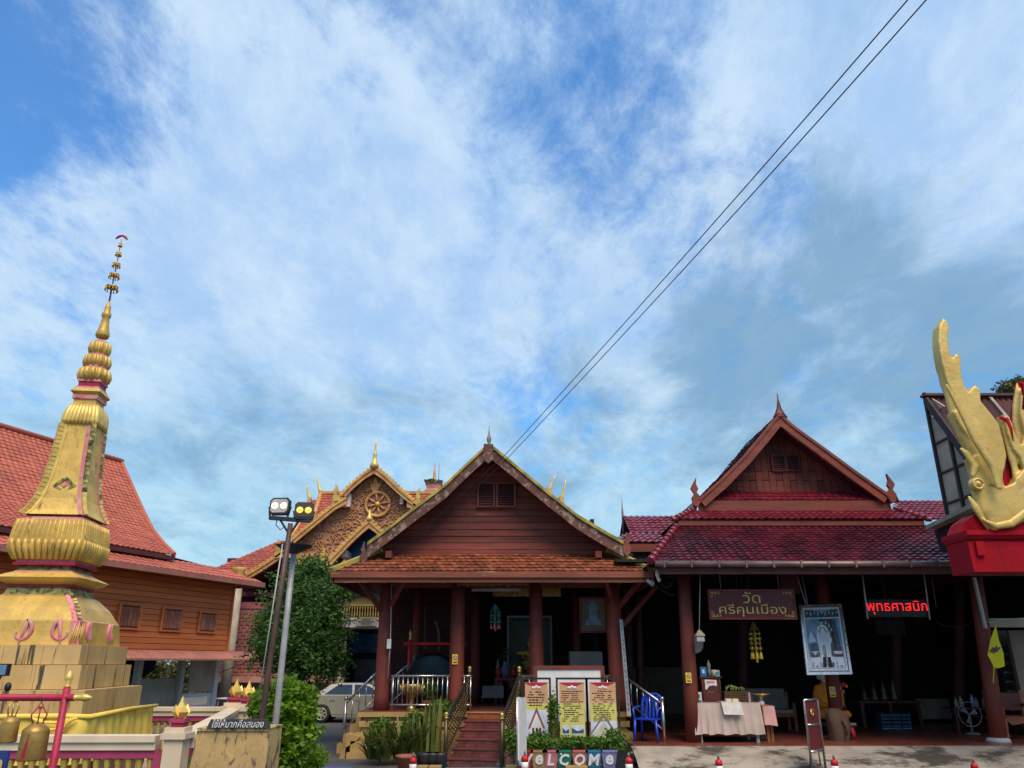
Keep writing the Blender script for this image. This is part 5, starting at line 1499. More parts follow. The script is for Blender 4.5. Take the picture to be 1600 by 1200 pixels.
# ground floor: posts, sill walls, opening
bbox_('ground_back_wall', 'beigewall', -.0, 15, 6.8, 7, 0, 1.0)
bbox_('floor_sill', 'concrete', -.6, 15, -.9, 7, 0.0, .14)
def uv_t(u): return bt(u, 1.6)
bbox_('sill_wall', 'beigewall', uv_t(283), uv_t(222), .1, .2, .14, 1.42)
for u in (219, 286): bbox_('post', 'lightgrey', uv_t(u) - .09, uv_t(u) + .09, .0, .18, .14, zw0 - .03)
bbox_('white_wall', 'white', uv_t(341), uv_t(287), .06, .2, .42, .95)
bbox_('red_skirting', 'crimson', uv_t(341), uv_t(318), .04, .2, .14, .42)
bbox_('post', 'white', uv_t(343), uv_t(337), .0, .2, .14, zw0 - .03)
bbox_('board_panel', 'panel_grey', uv_t(336), uv_t(298), .02, .07, 1.0, 2.0)
MB().tube([BP(uv_t(258), 1.0, 2.15), BP(uv_t(258), 1.0, 1.7), BP(uv_t(258), 1.0, 1.45)], [.45, .42, .15], 12).build('shade_net', 'net', oh)
for i, u in enumerate((225, 235, 248, 266, 275)):
    bbox_('shelf_post', 'black', uv_t(u) - .02, uv_t(u) + .02, 1.5, 1.54, .2, 2.2)
# bench and chair under the awning
bq = BP(uv_t(292), -.9, 0)
bn1 = thing('plank_bench', 'low grey wooden bench below the orange house awning', 'bench', (bq.x, bq.y, .14))
for (t, s) in ((0, 0), (.9, 0), (0, .3), (.9, .3)):
    q = BP(uv_t(302) + t, -.95 + s, 0); MB().box(q.x - .03, q.x + .03, q.y - .03, q.y + .03, .0, .52).build('leg', 'lightgrey', bn1)
bbox_('seat', 'lightgrey', uv_t(302) - .1, uv_t(302) + 1.05, -1.0, -.6, .52, .56, bn1)
bbox_('backrest', 'lightgrey', uv_t(302) - .1, uv_t(302) + 1.05, -.6, -.57, .65, .88, bn1)
q = BP(uv_t(322), -1.0, 0)
fc = thing('folding_table', 'white folding table with pale blue legs beside the white house wall', 'table', (q.x, q.y, .0))
bbox_('tabletop', 'white', uv_t(333), uv_t(312), -1.25, -.8, .80, .83, fc)
for (u, s) in ((331, -1.2), (331, -.85), (314, -1.2), (314, -.85)):
    a = BP(uv_t(u), s, .8); b = BP(uv_t(u) + .12, s, .02)
    MB().cyl(a, b, .014, n=6).build('leg', 'bluegrey', fc)
q = BP(-.05, -.3, 0)
MB().box(q.x - .06, q.x + .06, q.y - .05, q.y + .05, 0, .75).build('blue_barrel', 'blue_plastic', oh)

# ================================================================== ORNATE TEMPLE BEHIND
TY = 31.5
vh = thing('ornate_temple', 'ornate temple with gilded carved gable, wheel emblem and slender finials', 'temple', (-6, 34, 0))
L1 = [at(u, v, TY) for u, v in ((585, 728), (566, 742), (548, 757), (532, 774))]
L2 = [at(u, v, TY) for u, v in ((541, 776), (520, 790), (500, 806), (478, 824), (455, 843))]
L3 = [at(u, v, TY) for u, v in ((452, 853), (432, 868), (405, 886), (374, 904))]
R1 = [at(u, v, TY) for u, v in ((585, 728), (604, 744), (625, 764), (646, 782))]
R2 = [at(u, v, TY) for u, v in ((636, 780), (652, 790), (690, 822), (720, 848))]
PL = [at(u, v, TY - 1.5) for u, v in ((577, 812), (560, 828), (542, 845), (526, 862), (511, 878))]
PR = [at(u, v, TY - 1.5) for u, v in ((577, 812), (592, 826), (612, 845), (630, 862))]
def crest(pts, Y, dpt):
    tp, bt_ = barge2(pts, .20)
    MB().xz(tp + bt_[::-1], Y, Y + .12).build('bargeboard', 'gold_carve', vh)
    tp, bt_ = barge2(pts, .07)
    MB().xz([(x, z + .0) for x, z in tp] + bt_[::-1], Y - .05, Y - .003).build('barge_bead', 'gold_carve', vh)
    strip(pts, .10, 'soffit', 'soffit', Y + .15, Y + dpt, -.14, vh)
    pe = poly_edge(pts); Ltot = sum((pts[i + 1] - pts[i]).length for i in range(len(pts) - 1)); n = int(Ltot / .17); d_ = (pts[-1] - pts[0]).normalized()
    fin = MB().xz([(-.085, -.02), (.06, -.02), (.11, .06), (.07, .11), (-.01, .09)], 0, .07).mesh('crest_leaf', 'gold')
    mir = -1 if d_.x < 0 else 1
    for i in range(n):
        q = pe((i + .5) / n); a_ = math.atan2(-d_.z, d_.x)
        place('crest_leaf', fin, vh, (q.x, Y, q.z), Matrix.Rotation(a_ if mir > 0 else a_ + math.pi, 3, 'Y'), (mir, 1, 1))
for pts, Y, dp in ((L1, TY, 6), (R1, TY, 6), (L2, TY, 6), (R2, TY, 6), (L3, TY, 7), (PL, TY - 1.5, 1.4), (PR, TY - 1.5, 1.4)): crest(pts, Y, dp)
def chofa(u0, v0, u1, v1, Y, s=1.0, side=1, mt='gold_bright'):
    a = at(u0, v0, Y); b = at(u1, v1, Y); h = b.z - a.z; dx = b.x - a.x
    pts = [a, a + Vector((dx * .15 - side * .05 * s, 0, h * .25)), a + Vector((dx * .1 - side * .14 * s, 0, h * .5)), a + Vector((dx * .55 - side * .10 * s, 0, h * .78)), b]
    return MB().tube(pts, [.12 * s, .085 * s, .055 * s, .04 * s, .010], 7).build('chofa', mt, vh)
p0 = at(585, 728, TY)
MB().lathe((p0.x, TY, p0.z), [(.16, -.1), (.20, .05), (.10, .2), (.07, .4), (.09, .48), (.05, .6), (.03, .8), (.05, .9), (.025, 1.0), (.006, 1.35)], 8).build('gable_finial', 'gold_bright', vh)
def tail(u, v, s, side, Y):
    p = at(u, v, Y)
    pts = [(-.15, -.12), (.15, -.16), (.22, .0), (.14, .15), (.20, .30), (.10, .42), (.12, .62), (.02, .46), (-.02, .28), (.02, .15), (-.08, .08)]
    MB().xz([(p.x + side * x * s, p.z + z * s) for x, z in pts], Y - .05, Y + .08).build('tail_finial', 'gold', vh)
tail(527, 778, 1.0, -1, TY); tail(650, 786, 1.0, 1, TY); tail(437, 866, 1.0, -1, TY); tail(507, 878, 1.0, -1, TY - 1.5)
p1 = at(577, 812, TY - 1.5)
MB().lathe((p1.x, TY - 1.5, p1.z), [(.10, -.05), (.13, .05), (.06, .18), (.04, .28), (.005, .42)], 8).build('gable_finial', 'gold_bright', vh)
# gable field and carving
GFY = TY + .55
fieldpix = [(585, 738), (548, 772), (500, 818), (450, 862), (440, 878), (700, 878), (700, 850), (650, 800)]
fp_ = [at(u, v, GFY) for u, v in fieldpix]
MB().xz([(p.x, p.z) for p in fp_], GFY, GFY + .1).build('gable_field', 'viharn_pink', vh)
def infield(x, z):
    n = len(fp_); c_ = False; j = n - 1
    for i in range(n):
        xi, zi, xj, zj = fp_[i].x, fp_[i].z, fp_[j].x, fp_[j].z
        if (zi > z) != (zj > z) and x < (xj - xi) * (z - zi) / (zj - zi + 1e-9) + xi: c_ = not c_
        j = i
    return c_
cv = MB(); cxm = at(585, 790, GFY).x; wc = at(590, 788, GFY - .1)
random.seed(11)
tries = 0; made = []
while tries < 6000 and len(made) < 230:
    tries += 1
    x = random.uniform(at(440, 870, GFY).x, cxm + .1); z = random.uniform(at(800, 878, GFY).z, at(800, 740, GFY).z)
    s_ = random.choice((.10, .12, .16, .22, .30))
    if not infield(x - s_ * .5, z) or not infield(x, z + s_ * .6): continue
    if (Vector((x, 0, z)) - Vector((wc.x, 0, wc.z))).length < .62 + s_ * .5: continue
    if any((x - a) ** 2 + (z - b) ** 2 < ((s_ + c_) * .74) ** 2 for a, b, c_ in made): continue
    made.append((x, z, s_))
for (x, z, s_) in made:
    th0 = random.uniform(0, 6.28); sg = random.choice((-1, 1))
    for mirror in (1, -1):
        pts = []
        for i in range(13):
            a = i / 12; th_ = th0 + sg * a * 7.2; r = s_ * (1 - .86 * a)
            xx = x + math.cos(th_) * r; xx = xx if mirror > 0 else 2 * cxm - xx
            pts.append((xx, GFY - .02 - .05 * a, z + math.sin(th_) * r))
        cv.tube(pts, [.030 * (1 - .45 * i / 12) * (1 + s_) for i in range(13)], 5)
        for k in range(3):
            an = th0 + sg * (k * 1.5 + .5); r = s_ * (1 - .18 * k)
            a_ = Vector((x + math.cos(an) * r, GFY - .02, z + math.sin(an) * r)); b_ = a_ + Vector((math.cos(an + sg * .8), 0, math.sin(an + sg * .8))) * s_ * .55
            if mirror < 0: a_.x = 2 * cxm - a_.x; b_.x = 2 * cxm - b_.x
            cv.tube([a_, (a_ + b_) / 2 + Vector((0, -.04, 0)), b_], [.03, .035, .006], 5)
cv.build('gilt_scrollwork', 'gold_carve', vh, kind='stuff')
# wheel emblem
ws = MB(); N = 28; rW = .50
ws.tube([(wc.x + math.cos(2 * math.pi * i / N) * rW, GFY - .10, wc.z + math.sin(2 * math.pi * i / N) * rW) for i in range(N + 1)], .075, 7)
wh = ws.build('wheel_emblem', 'gold_carve', vh)
for k in range(8):
    an = k * math.pi / 4 + .2
    MB().tube([(wc.x + math.cos(an) * .08, GFY - .10, wc.z + math.sin(an) * .08), (wc.x + math.cos(an) * .45, GFY - .10, wc.z + math.sin(an) * .45)], [.035, .055], 6).build('spoke', 'gold_carve', wh)
MB().ball((wc.x, GFY - .12, wc.z), .12, 10, 6).build('hub', 'gold_bright', wh)
MB().cyl((wc.x, GFY - .03, wc.z), (wc.x, GFY - .01, wc.z), .46, n=24).build('wheel_disc', 'viharn_pink', wh)
# flame motif above the wheel
q = at(587, 760, GFY)
MB().xz([(q.x, q.z + .42), (q.x + .10, q.z + .12), (q.x + .24, q.z + .05), (q.x + .12, q.z - .2), (q.x, q.z - .3), (q.x - .12, q.z - .2), (q.x - .24, q.z + .05), (q.x - .10, q.z + .12)], GFY - .12, GFY - .01).build('flame_motif', 'gold_carve', vh)
# brackets and lower carved beam
for (u0, u1, v0, v1) in ((535, 549, 772, 792), (625, 631, 775, 788), (447, 459, 858, 872)):
    a = at(u0, v1, TY + .3); b = at(u1, v0, TY + .3)
    MB().box(a.x, b.x, TY + .2, TY + 1.2, a.z, b.z).build('corbel', 'viharn_wall', vh)
a = at(531, 870, TY - 1.2); b = at(543, 860, TY - 1.2)
MB().box(a.x, b.x, TY - 1.2, TY, a.z, b.z).build('corbel', 'viharn_wall', vh)
a = at(462, 878, TY + .4); b = at(560, 864, TY + .4)
MB().box(a.x, b.x + 1.5, TY + .42, TY + .6, a.z, b.z).build('carved_beam', 'gold_carve', vh)
fr_ = MB()
for i in range(44):
    x = lerp(a.x, b.x + 1.5, i / 44); fr_.add([(x, TY + .4, a.z), (x + .07, TY + .4, a.z), (x + .035, TY + .4, a.z - .13)], [(0, 1, 2)])
fr_.build('beam_fringe', 'gold_bright', vh, kind='stuff')
# porch gable blue panel
q = [at(u, v, TY - .4) for u, v in ((577, 822), (545, 860), (540, 872), (640, 872))]
MB().xz([(p.x, p.z) for p in q], TY - .4, TY - .3).build('porch_field', 'mural_blue', vh)
# roofs behind
def quadroof(pb0, pb1, pt0, pt1, rows, nm='roof_tile', mt='viharn_tile', tw_=.24):
    pb1 = pb1.copy(); pt1 = pt1.copy(); pb1.z = pb0.z; pt1.z = pt0.z; pb1.y = pb0.y; pt1.y = pt0.y
    MB().add([pb0, pb1, pt1, pt0], [(0, 1, 2, 3)]).add([pt0, pt1, pt1 + Vector((0, 3, -1.6)), pt0 + Vector((0, 3, -1.6))], [(0, 1, 2, 3)]).build('roof_deck', 'soffit', vh)
    tile_roof(MB(), edge(pb0, pt0), edge(pb1, pt1), rows, tw_, 'scale', .03, .03).build(nm, mt, vh, kind='stuff')
quadroof(at(474, 836, 34), at(700, 836, 34), at(501, 772, 37), at(700, 772, 37), 15)
quadroof(at(455, 838, 34.3), at(490, 838, 34.3), at(484, 781, 37.2), at(505, 781, 37.2), 13)
for (a, b) in ((at(501, 771, 36.9), at(474, 838, 33.9)), (at(484, 780, 37.1), at(454, 840, 34.2))):
    MB().tube([a, a.lerp(b, .5) + Vector((.08, 0, -.1)), b], .11, 6).build('verge_rib', 'gold_carve', vh)
MB().box(at(501, 771, 37).x, at(700, 771, 37).x, 36.9, 37.1, at(800, 772, 37).z, at(800, 768, 37).z).build('ridge_cap', 'gold_carve', vh)
chofa(502, 772, 497, 746, 37, 1.0, 1); chofa(485, 783, 480, 756, 37.2, .9, 1)
quadroof(at(780, 806, 34), at(872, 806, 34), at(800, 764, 37), at(858, 764, 37), 8)
quadroof(at(850, 812, 34.3), at(884, 812, 34.3), at(850, 778, 37.2), at(876, 778, 37.2), 8)
chofa(856, 772, 868, 741, 36.9, 1.0, -1); chofa(875, 790, 884, 747, 37.1, 1.1, -1)
for (a, b) in ((at(857, 764, 36.8), at(870, 806, 34)), (at(876, 778, 37), at(884, 812, 34.2))):
    MB().tube([a, b], .12, 6).build('verge_rib', 'gold_carve', vh)
# central pot spire with weeds
q = at(678, 768, 38)
MB().sq((q.x, 38), [(.42, .42, q.z - .3), (.42, .42, q.z), (.34, .34, q.z + .08), (.36, .36, q.z + .28), (.42, .42, q.z + .36)]).build('ridge_pot', 'viharn_pink', vh)
MB().lathe((q.x, 38, q.z + .36), [(.13, 0), (.09, .3), (.05, .6), (.02, 1.1)], 8).build('pot_spire', 'gold_carve', vh)
MB().cyl((q.x + .22, 38, q.z + .36), (q.x + .22, 38, q.z + 1.45), .015, n=5).build('aerial', 'grey', vh)
leaves_mesh('weeds', crown_points(400, [(q.x, 38, q.z + .45, .45, .4, .16, 1)]), .16, 'leaf_far', vh)
# left wing roof
quadroof(at(327, 893, 32.5), at(470, 893, 32.5), at(440, 845, 35.5), at(490, 845, 35.5), 15)
a = at(327, 893, 32.5); b = at(400, 893, 32.5)
MB().box(a.x, b.x, 32.45, 32.6, a.z - .12, a.z).build('white_eave', 'cream', vh)
MB().add([Vector((a.x, 32.6, a.z - .1)), Vector((b.x + 3, 32.6, a.z - .1)), Vector((b.x + 3, 37, a.z - .1)), Vector((a.x, 37, a.z - .1))], [(0, 1, 2, 3)]).build('soffit', 'soffit', vh)
# brick wall
WY = 32.0
a = at(338, 1062, WY); b = at(525, 943, WY); 
MB().box(a.x, b.x, WY, WY + .5, 0, b.z).build('brick_wall_core', 'mortar', vh)
br = MB(); bh_ = .135; bw_ = .25
def bricks(z0, z1, x0, x1):
    z = z0; r_ = 0
    while z + bh_ < z1:
        x = x0 - (r_ % 2) * bw_ / 2
        while x < x1:
            e = random.uniform(-.01, .01)
            br.box(max(x, x0), min(x + bw_ - .045, x1), WY - .03 + e, WY, z + .012, z + bh_ - .028)
            x += bw_
        z += bh_; r_ += 1
zA_ = at(800, 1056, WY).z; zB_ = at(800, 1022, WY).z; zC_ = at(800, 1016, WY).z; zD_ = at(800, 951, WY).z
bricks(zA_, zB_, a.x, b.x); bricks(zC_, zD_, a.x, b.x); bricks(.1, at(800, 1070, WY).z, a.x, b.x)
br.build('laterite_brick', 'brick', vh, kind='stuff')
MB().box(a.x, b.x, WY - .05, WY + .52, zB_, zC_).build('wall_band', 'mauve_band', vh)
MB().box(a.x, b.x, WY - .05, WY + .52, zD_, b.z + .05).build('wall_band', 'mauve_band', vh)
MB().box(a.x, b.x, WY - .35, WY + .1, at(800, 1066, WY).z, at(800, 1057, WY).z).build('ledge', 'viharn_pink', vh)
for (ub, ut, Yc) in ((354, 370, 31.2),):
    p = at(ub, 1060, Yc); q = at(ut, 905, Yc); xx = p.x
    MB().lathe((xx, Yc, 0), [(.20, 0), (.19, q.z)], 12).build('column', 'panel_grey', vh)
    MB().lathe((xx, Yc, q.z), [(.18, 0), (.20, .05), (.21, .15), (.24, .35), (.27, .45)], 12).build('capital', 'ochre', vh)
MB().box(at(355, 900, TY).x, at(375, 900, TY).x + 8, TY + 1, TY + 6.5, at(800, 945, 33).z + .3, at(800, 940, 33).z + .35).build('porch_ceiling', 'soffit', vh)
MB().box(at(352, 900, 35).x, at(720, 900, 35).x, 36.6, 36.8, 0, at(800, 872, 35).z).build('main_wall', 'soffit', vh)
MB().box(at(352, 900, 35).x, at(518, 900, 35).x, 35, 35.2, 0, at(800, 872, 35).z).build('main_wall', 'soffit', vh)
# entrance: dark doorway with dim murals, gilt columns, balcony
MB().box(at(500, 1000, 34).x, at(720, 1000, 34).x, 36.2, 36.5, 0, 7.5).build('front_wall', 'dark', vh)
a = at(553, 1068, 36.1); b = at(620, 1030, 36.1); MB().box(a.x, b.x, 36.1, 36.18, a.z, b.z).build('mural_panel', 'mural', vh)
a = at(545, 1020, 36.1); b = at(612, 990, 36.1); MB().box(a.x, b.x, 36.1, 36.18, a.z, b.z).build('mural_panel', 'mural_blue', vh)
for (u, Yc) in ((529, 32.6), (636, 32.6)):
    p = at(u, 1075, Yc)
    c_ = MB().lathe((p.x, Yc, 0), [(.24, 0), (.24, .45), (.20, .5), (.19, 6.2)], 14).build('column', 'col_gilt', vh)
    lat = MB()
    for k in range(30):
        for sg in (-1, 1):
            pts = [(p.x + .20 * math.cos(a_), Yc + .20 * math.sin(a_), .6 + k * .19 + (sg * (a_ + math.pi)) * .13) for a_ in np.linspace(-math.pi, 0, 6)]
            lat.tube(pts, .012, 4)
    lat.build('lattice', 'panel_grey', c_)
    MB().lathe((p.x, Yc, .0), [(.27, 0), (.27, .4), (.25, .45)], 14).build('base', 'ochre', c_)
BYY = 32.1
a = at(519, 980, BYY); b = at(631, 966, BYY)
MB().box(a.x, b.x, BYY, 34, a.z, b.z).build('balcony_slab', 'viharn_wall', vh)
MB().box(a.x - .05, b.x + .05, BYY - .06, BYY - .003, b.z - .06, b.z + .02).build('balcony_ledge', 'cream', vh)
zt3 = at(800, 945, BYY).z
MB().box(a.x, b.x, BYY + .03, BYY + .13, zt3 - .05, zt3 + .04).build('balcony_rail', 'ochre', vh)
for i in range(26):
    x = lerp(a.x + .1, b.x - .1, i / 25)
    MB().lathe((x, BYY + .08, b.z + .02), [(.03, 0), (.035, .12), (.02, .3), (.035, zt3 - b.z - .08)], 6).build('balcony_baluster', 'ochre', vh)
MB().box(b.x - .12, b.x + .06, BYY, BYY + .18, b.z, zt3 + .12).build('balcony_post', 'white', vh)
am = []
for i in range(13):
    u = lerp(536, 606, i / 12); v = 946 - 14 * math.sin(math.pi * i / 12)
    p = at(u, v, BYY + .6); am.append((p.x, p.z))
MB().xz(am, BYY + .6, BYY + .75).build('arched_panel', 'ochre', vh)
a = at(556, 978, BYY - .1); b = at(589, 964, BYY - .1)
pq = MB().box(a.x, b.x, BYY - .14, BYY - .07, a.z, b.z).build('plaque', 'panel_grey', vh)
sc1 = MB()
for r_, n_ in ((.68, 5), (.45, 9), (.22, 6)):
    for i in range(n_):
        x = lerp(a.x, b.x, .5 + (i - n_ / 2 + .5) * .085); sc1.box(x - .025, x + .02, BYY - .15, BYY - .141, lerp(a.z, b.z, r_) - .02, lerp(a.z, b.z, r_) + .03)
sc1.build('worn_lettering', 'bronze', pq)
q = at(573, 1000, 31); 

# ================================================================== CORRUGATED ROOF BUILDING, right edge
cb = thing('corrugated_roof_house', 'tall house with rusty corrugated roof and grey panelled gable at the right edge', 'house', (11, 15, 0))
GX = at(1453, 621, 15.2).x
rdg = at(1453, 621, 15.2); low = at(1529, 730, 14.0); low.x = GX
far = Vector((GX, 17.4, low.z - .3))
base0 = at(1476, 812, 15.4).z
def corr(p00, p10, p01, p11, n, nm, amp=.025):
    vs = []
    for i in range(n + 1):
        t = i / n; a = p00.lerp(p10, t); b = p01.lerp(p11, t); nr = (b - a).cross(p10 - p00).normalized() * (amp if i % 2 else -amp)
        vs += [a + nr, b + nr]
    return MB().add(vs, [(2 * i, 2 * i + 2, 2 * i + 3, 2 * i + 1) for i in range(n)]).build(nm, 'corr', cb)
W_ = 6.0
for k in range(4):
    xa, xb = GX - .1 + k * 1.35, GX - .1 + (k + 1) * 1.35 - .02
    corr(Vector((xa, low.y - .4, low.z - .55)), Vector((xb, low.y - .4, low.z - .55)), Vector((xa, rdg.y, rdg.z)), Vector((xb, rdg.y, rdg.z)), 22, 'corrugated_sheet')
    MB().bar((xb + .0, low.y - .42, low.z - .53), (xb + .0, rdg.y - .02, rdg.z + .03), .06, .03).build('light_strip', 'panel_grey', cb)
MB().bar((GX - .15, rdg.y, rdg.z + .04), (GX + 5.4, rdg.y, rdg.z + .04), .2, .05).build('ridge_flashing', 'corr', cb)
MB().bar((GX - .1, rdg.y, rdg.z - .06), (GX - .1, low.y - .4, low.z - .62), .05, .16).build('rake_board', 'batten', cb)
# panelled gable end and battens
zb0 = base0 - .3
# the end wall sits under the ridge; grey panels between battens
ygs = [15.35, 14.75, 14.2, 13.75]
def ytop(y): return lerp(rdg.z, low.z, (rdg.y - y) / (rdg.y - low.y)) - .12
for k in range(len(ygs) - 1):
    y0, y1 = ygs[k], ygs[k + 1]
    zz = zb0
    while zz < min(ytop(y0), rdg.z):
        z2 = zz + .62
        t0 = min(z2 - .03, ytop(y0)); t1 = min(z2 - .03, ytop(y1))
        if t0 > zz + .05:
            poly = [(GX, y0 - .02, zz), (GX, y1 + .02, zz), (GX, y1 + .02, max(zz + .01, t1)), (GX, y0 - .02, t0)]
            MB().prism(poly, (.03, 0, 0)).build('wall_panel', 'panel_grey', cb)
        zz = z2
for y in ygs[:-1]: MB().box(GX - .05, GX, y - .035, y + .035, zb0, ytop(y) + .05).build('batten', 'batten', cb)
zz = zb0 + .60
while zz < rdg.z - .3:
    yl = rdg.y - (rdg.z - zz - .1) / (rdg.z - low.z) * (rdg.y - low.y)
    MB().box(GX - .035, GX - .002, max(13.75, yl), 15.35, zz - .02, zz + .02).build('batten', 'batten', cb)
    zz += .62
MB().box(GX + .04, GX + 5, 13.7, 15.4, zb0, low.z - .5).build('house_core', 'dark', cb)
for (x, y) in ((GX + 4.8, 13.9), (GX + 4.8, 17.8)):
    MB().box(x - .1, x + .1, y - .1, y + .1, 0, zb0).build('stilt', 'dark', cb)
a = at(1459, 824, 15.8); b = at(1518, 796, 14.0)
le = MB().bar(a, b + (b - a) * .2, .3, .08).build('leanto_eave', 'panel_grey', cb)
MB().add([a + Vector((0, 0, .03)), b + Vector((0, 0, .03)), b + Vector((2.5, .6, .2)), a + Vector((2.5, 1.2, .2))], [(0, 1, 2, 3)]).build('leanto_roof', 'corr', cb)
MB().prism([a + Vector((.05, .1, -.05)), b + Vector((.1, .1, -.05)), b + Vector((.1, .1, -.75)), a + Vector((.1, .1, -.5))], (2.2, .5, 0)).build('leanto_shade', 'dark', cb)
# small room at the far right of the hall: beam, walls, slatted window
a = at(1545, 980, 17.6); b = at(1640, 966, 17.6)
MB().box(a.x, b.x, 17.6, 17.75, a.z, b.z).build('lintel', 'panel_grey', cb)
a = at(1555, 1112, 19.5); b = at(1572, 985, 19.5); MB().box(a.x, b.x, 19.5, 19.6, FZ, b.z).build('wall_strip', 'tan_wall', cb)
a = at(1588, 1112, 18.5); b = at(1640, 985, 18.5); MB().box(a.x + .2, b.x, 18.5, 18.6, FZ, b.z).build('wall_strip', 'tan_wall', cb)

# distant greenery behind everything
hc = BP(6, 10, 0)
hd_ = thing('garden_hedge', 'loose yellowish green hedge seen through the open ground floor of the orange house', 'hedge', (hc.x, hc.y, 0))
hp_ = []
for k in range(16):
    q = BP(-11 + k * 1.5, 9.5 + random.uniform(-.3, .3), 1.5); hp_.append((q.x, q.y, 1.4, 1.0, .7, 1.2, 1))
leaves_mesh('foliage', crown_points(16000, hp_, .4, .1), .22, 'leaf_far', hd_)
for k in range(8):
    q = BP(-10 + k * 2.6, 9.5, 0); MB().cyl((q.x, q.y, 0), (q.x, q.y, 1.6), .05, n=6).build('stem', 'bark', hd_)
for (x, y, s, lab) in ((-32, 46, 4.5, 'loose far tree behind the orange house, leftmost of the far trees'), (-24, 44, 3.6, 'far tree seen under the orange house awning')):
    tr = thing('far_tree', lab, 'tree', (x, y, 0))
    MB().tube([(x, y, 0), (x, y, s * .7)], [.25, .15], 8).build('trunk', 'bark', tr)
    leaves_mesh('crown', crown_points(5000, [(x, y, s * .62, s * .9, s * .7, s * .5, 1)]), .34, 'leaf_far', tr)
q = at(1592, 606, 24)
tr = thing('flowering_tree', 'distant tree top with sparse leaves above the rusty corrugated roof', 'tree', (q.x + 1, 24, 0))
MB().tube([(q.x + 1.2, 24, 0), (q.x + 1.2, 24, q.z - .6), (q.x + .4, 24, q.z)], [.25, .15, .04], 8).build('trunk', 'bark', tr)
leaves_mesh('crown', crown_points(2600, [(q.x, 24, q.z, .7, .6, .35, .4), (q.x + 1.1, 24, q.z + .1, .8, .7, .5, .6)]), .16, 'leaf_far', tr)

# ================================================================== LIGHT POLES
def pole(ub, vb, ut, vt, Yb, Yt, r, name, label, mt, z0=0.0):
    a = at(ub, vb, Yb); b = at(ut, vt, Yt)
    d_ = (b - a) / (b.z - a.z); foot = a - d_ * a.z
    t = thing(name, label, 'lamp post', (foot.x, foot.y, 0))
    t['group'] = 'light poles beside the round tree'
    MB().tube([foot, a, (a + b) / 2, b], [r * 1.05, r, r * .95, r * .88], 12).build('pole', mt, t)
    return t, b
t1_, b1 = pole(409, 1122, 454, 818, 12.2, 12.2, .046, 'floodlight_pole', 'dark brown square pole carrying two twin lens floodlights on a crossbar', 'pole_brown')
cb0 = at(421, 808, 12.2); cb1 = at(484, 817, 12.2)
MB().bar(cb0 + Vector((0, 0, -.01)), cb1 + Vector((0, 0, .03)), .07, .06).build('crossbar', 'black', t1_)
MB().bar(b1 + Vector((0, 0, -.18)), cb0.lerp(cb1, .25), .03, .03).build('strut', 'black', t1_)
MB().bar(b1 + Vector((0, 0, -.18)), cb0.lerp(cb1, .72), .03, .03).build('strut', 'black', t1_)
MB().tube([at(433, 812, 12.2), at(431, 820, 12.2), at(438, 828, 12.2), at(446, 822, 12.2)], .008, 6).build('cable', 'black', t1_)
wr0 = at(409, 1090, 12.14); wr1 = at(446, 850, 12.14)
MB().tube([wr0 + Vector((-.045, 0, 0)), wr1 + Vector((-.045, 0, 0))], .010, 6).build('conduit', 'lightgrey', t1_)
def flood(uc, vc, wpx, hpx, rot, facemat, lensmat, label):
    c = at(uc, vc, 12.15); s_ = 1200 / (12.15 * CP + (c.z - EYE) * SP)
    W_, H_ = wpx / s_, hpx / s_
    f = thing('floodlight', label, 'floodlight', (c.x, c.y, c.z - H_ / 2), 0)
    f['group'] = 'twin lens floodlights on the brown pole'
    def rr(w_, h_, y0, y1, k=.14):
        x, z_ = w_ / 2, h_ / 2; q = k * w_
        return MB().xz([(c.x + a, c.z + b) for a, b in ((-x + q, -z_), (x - q, -z_), (x, -z_ + q), (x, z_ - q), (x - q, z_), (-x + q, z_), (-x, z_ - q), (-x, -z_ + q))], y0, y1)
    rr(W_, H_, c.y, c.y + .07).build('housing', 'black', f)
    rr(W_ * .84, H_ * .80, c.y - .012, c.y - .002).build('glass', facemat, f)
    for dx in (-.22, .22):
        cx = c.x + dx * W_
        MB().tube([(cx, c.y - .028, c.z + .0), (cx, c.y - .013, c.z)], [.046, .055], 16).build('lens', lensmat, f)
        MB().tube([(cx, c.y - .034, c.z + .0), (cx, c.y - .029, c.z)], [.018, .022], 10).build('led_chip', 'whiteband', f)
    MB().bar((c.x - W_ / 2 - .012, c.y + .04, c.z), (c.x - W_ / 2 + .02, c.y + .04, c.z - H_ * .62), .015, .03).build('bracket', 'black', f)
    MB().bar((c.x + W_ / 2 + .012, c.y + .04, c.z), (c.x + W_ / 2 - .02, c.y + .04, c.z - H_ * .62), .015, .03).build('bracket', 'black', f)
    for k in range(5): MB().box(c.x - W_ * .35 + k * W_ * .17, c.x - W_ * .33 + k * W_ * .17, c.y + .07, c.y + .11, c.z - H_ * .35, c.z + H_ * .35).build('fin', 'black', f)
    f.matrix_basis = f.matrix_basis @ Matrix.Rotation(rot, 4, 'Z') @ Matrix.Rotation(R(-8), 4, 'X')
    return f
flood(436, 790, 32, 27, R(-4), 'lightgrey', 'lampglow', 'left floodlight of the pair with a pale face and lit yellow white lenses')
flood(475, 797, 29, 27, R(10), 'black', 'lampwarm', 'right floodlight of the pair with a black face and amber lenses')
t2_, b2 = pole(430, 1135, 459, 862, 12.9, 12.9, .052, 'disc_lamp_post', 'pale grey round pole topped by a flat disc street lamp', 'pole_grey')
b2 = at(460, 850, 12.9)
MB().lathe((b2.x, 12.9, b2.z - .06), [(.06, -.10), (.12, -.07), (.27, .01), (.30, .035), (.12, .055), (.04, .07)], 20).build('disc_head', 'black', t2_)
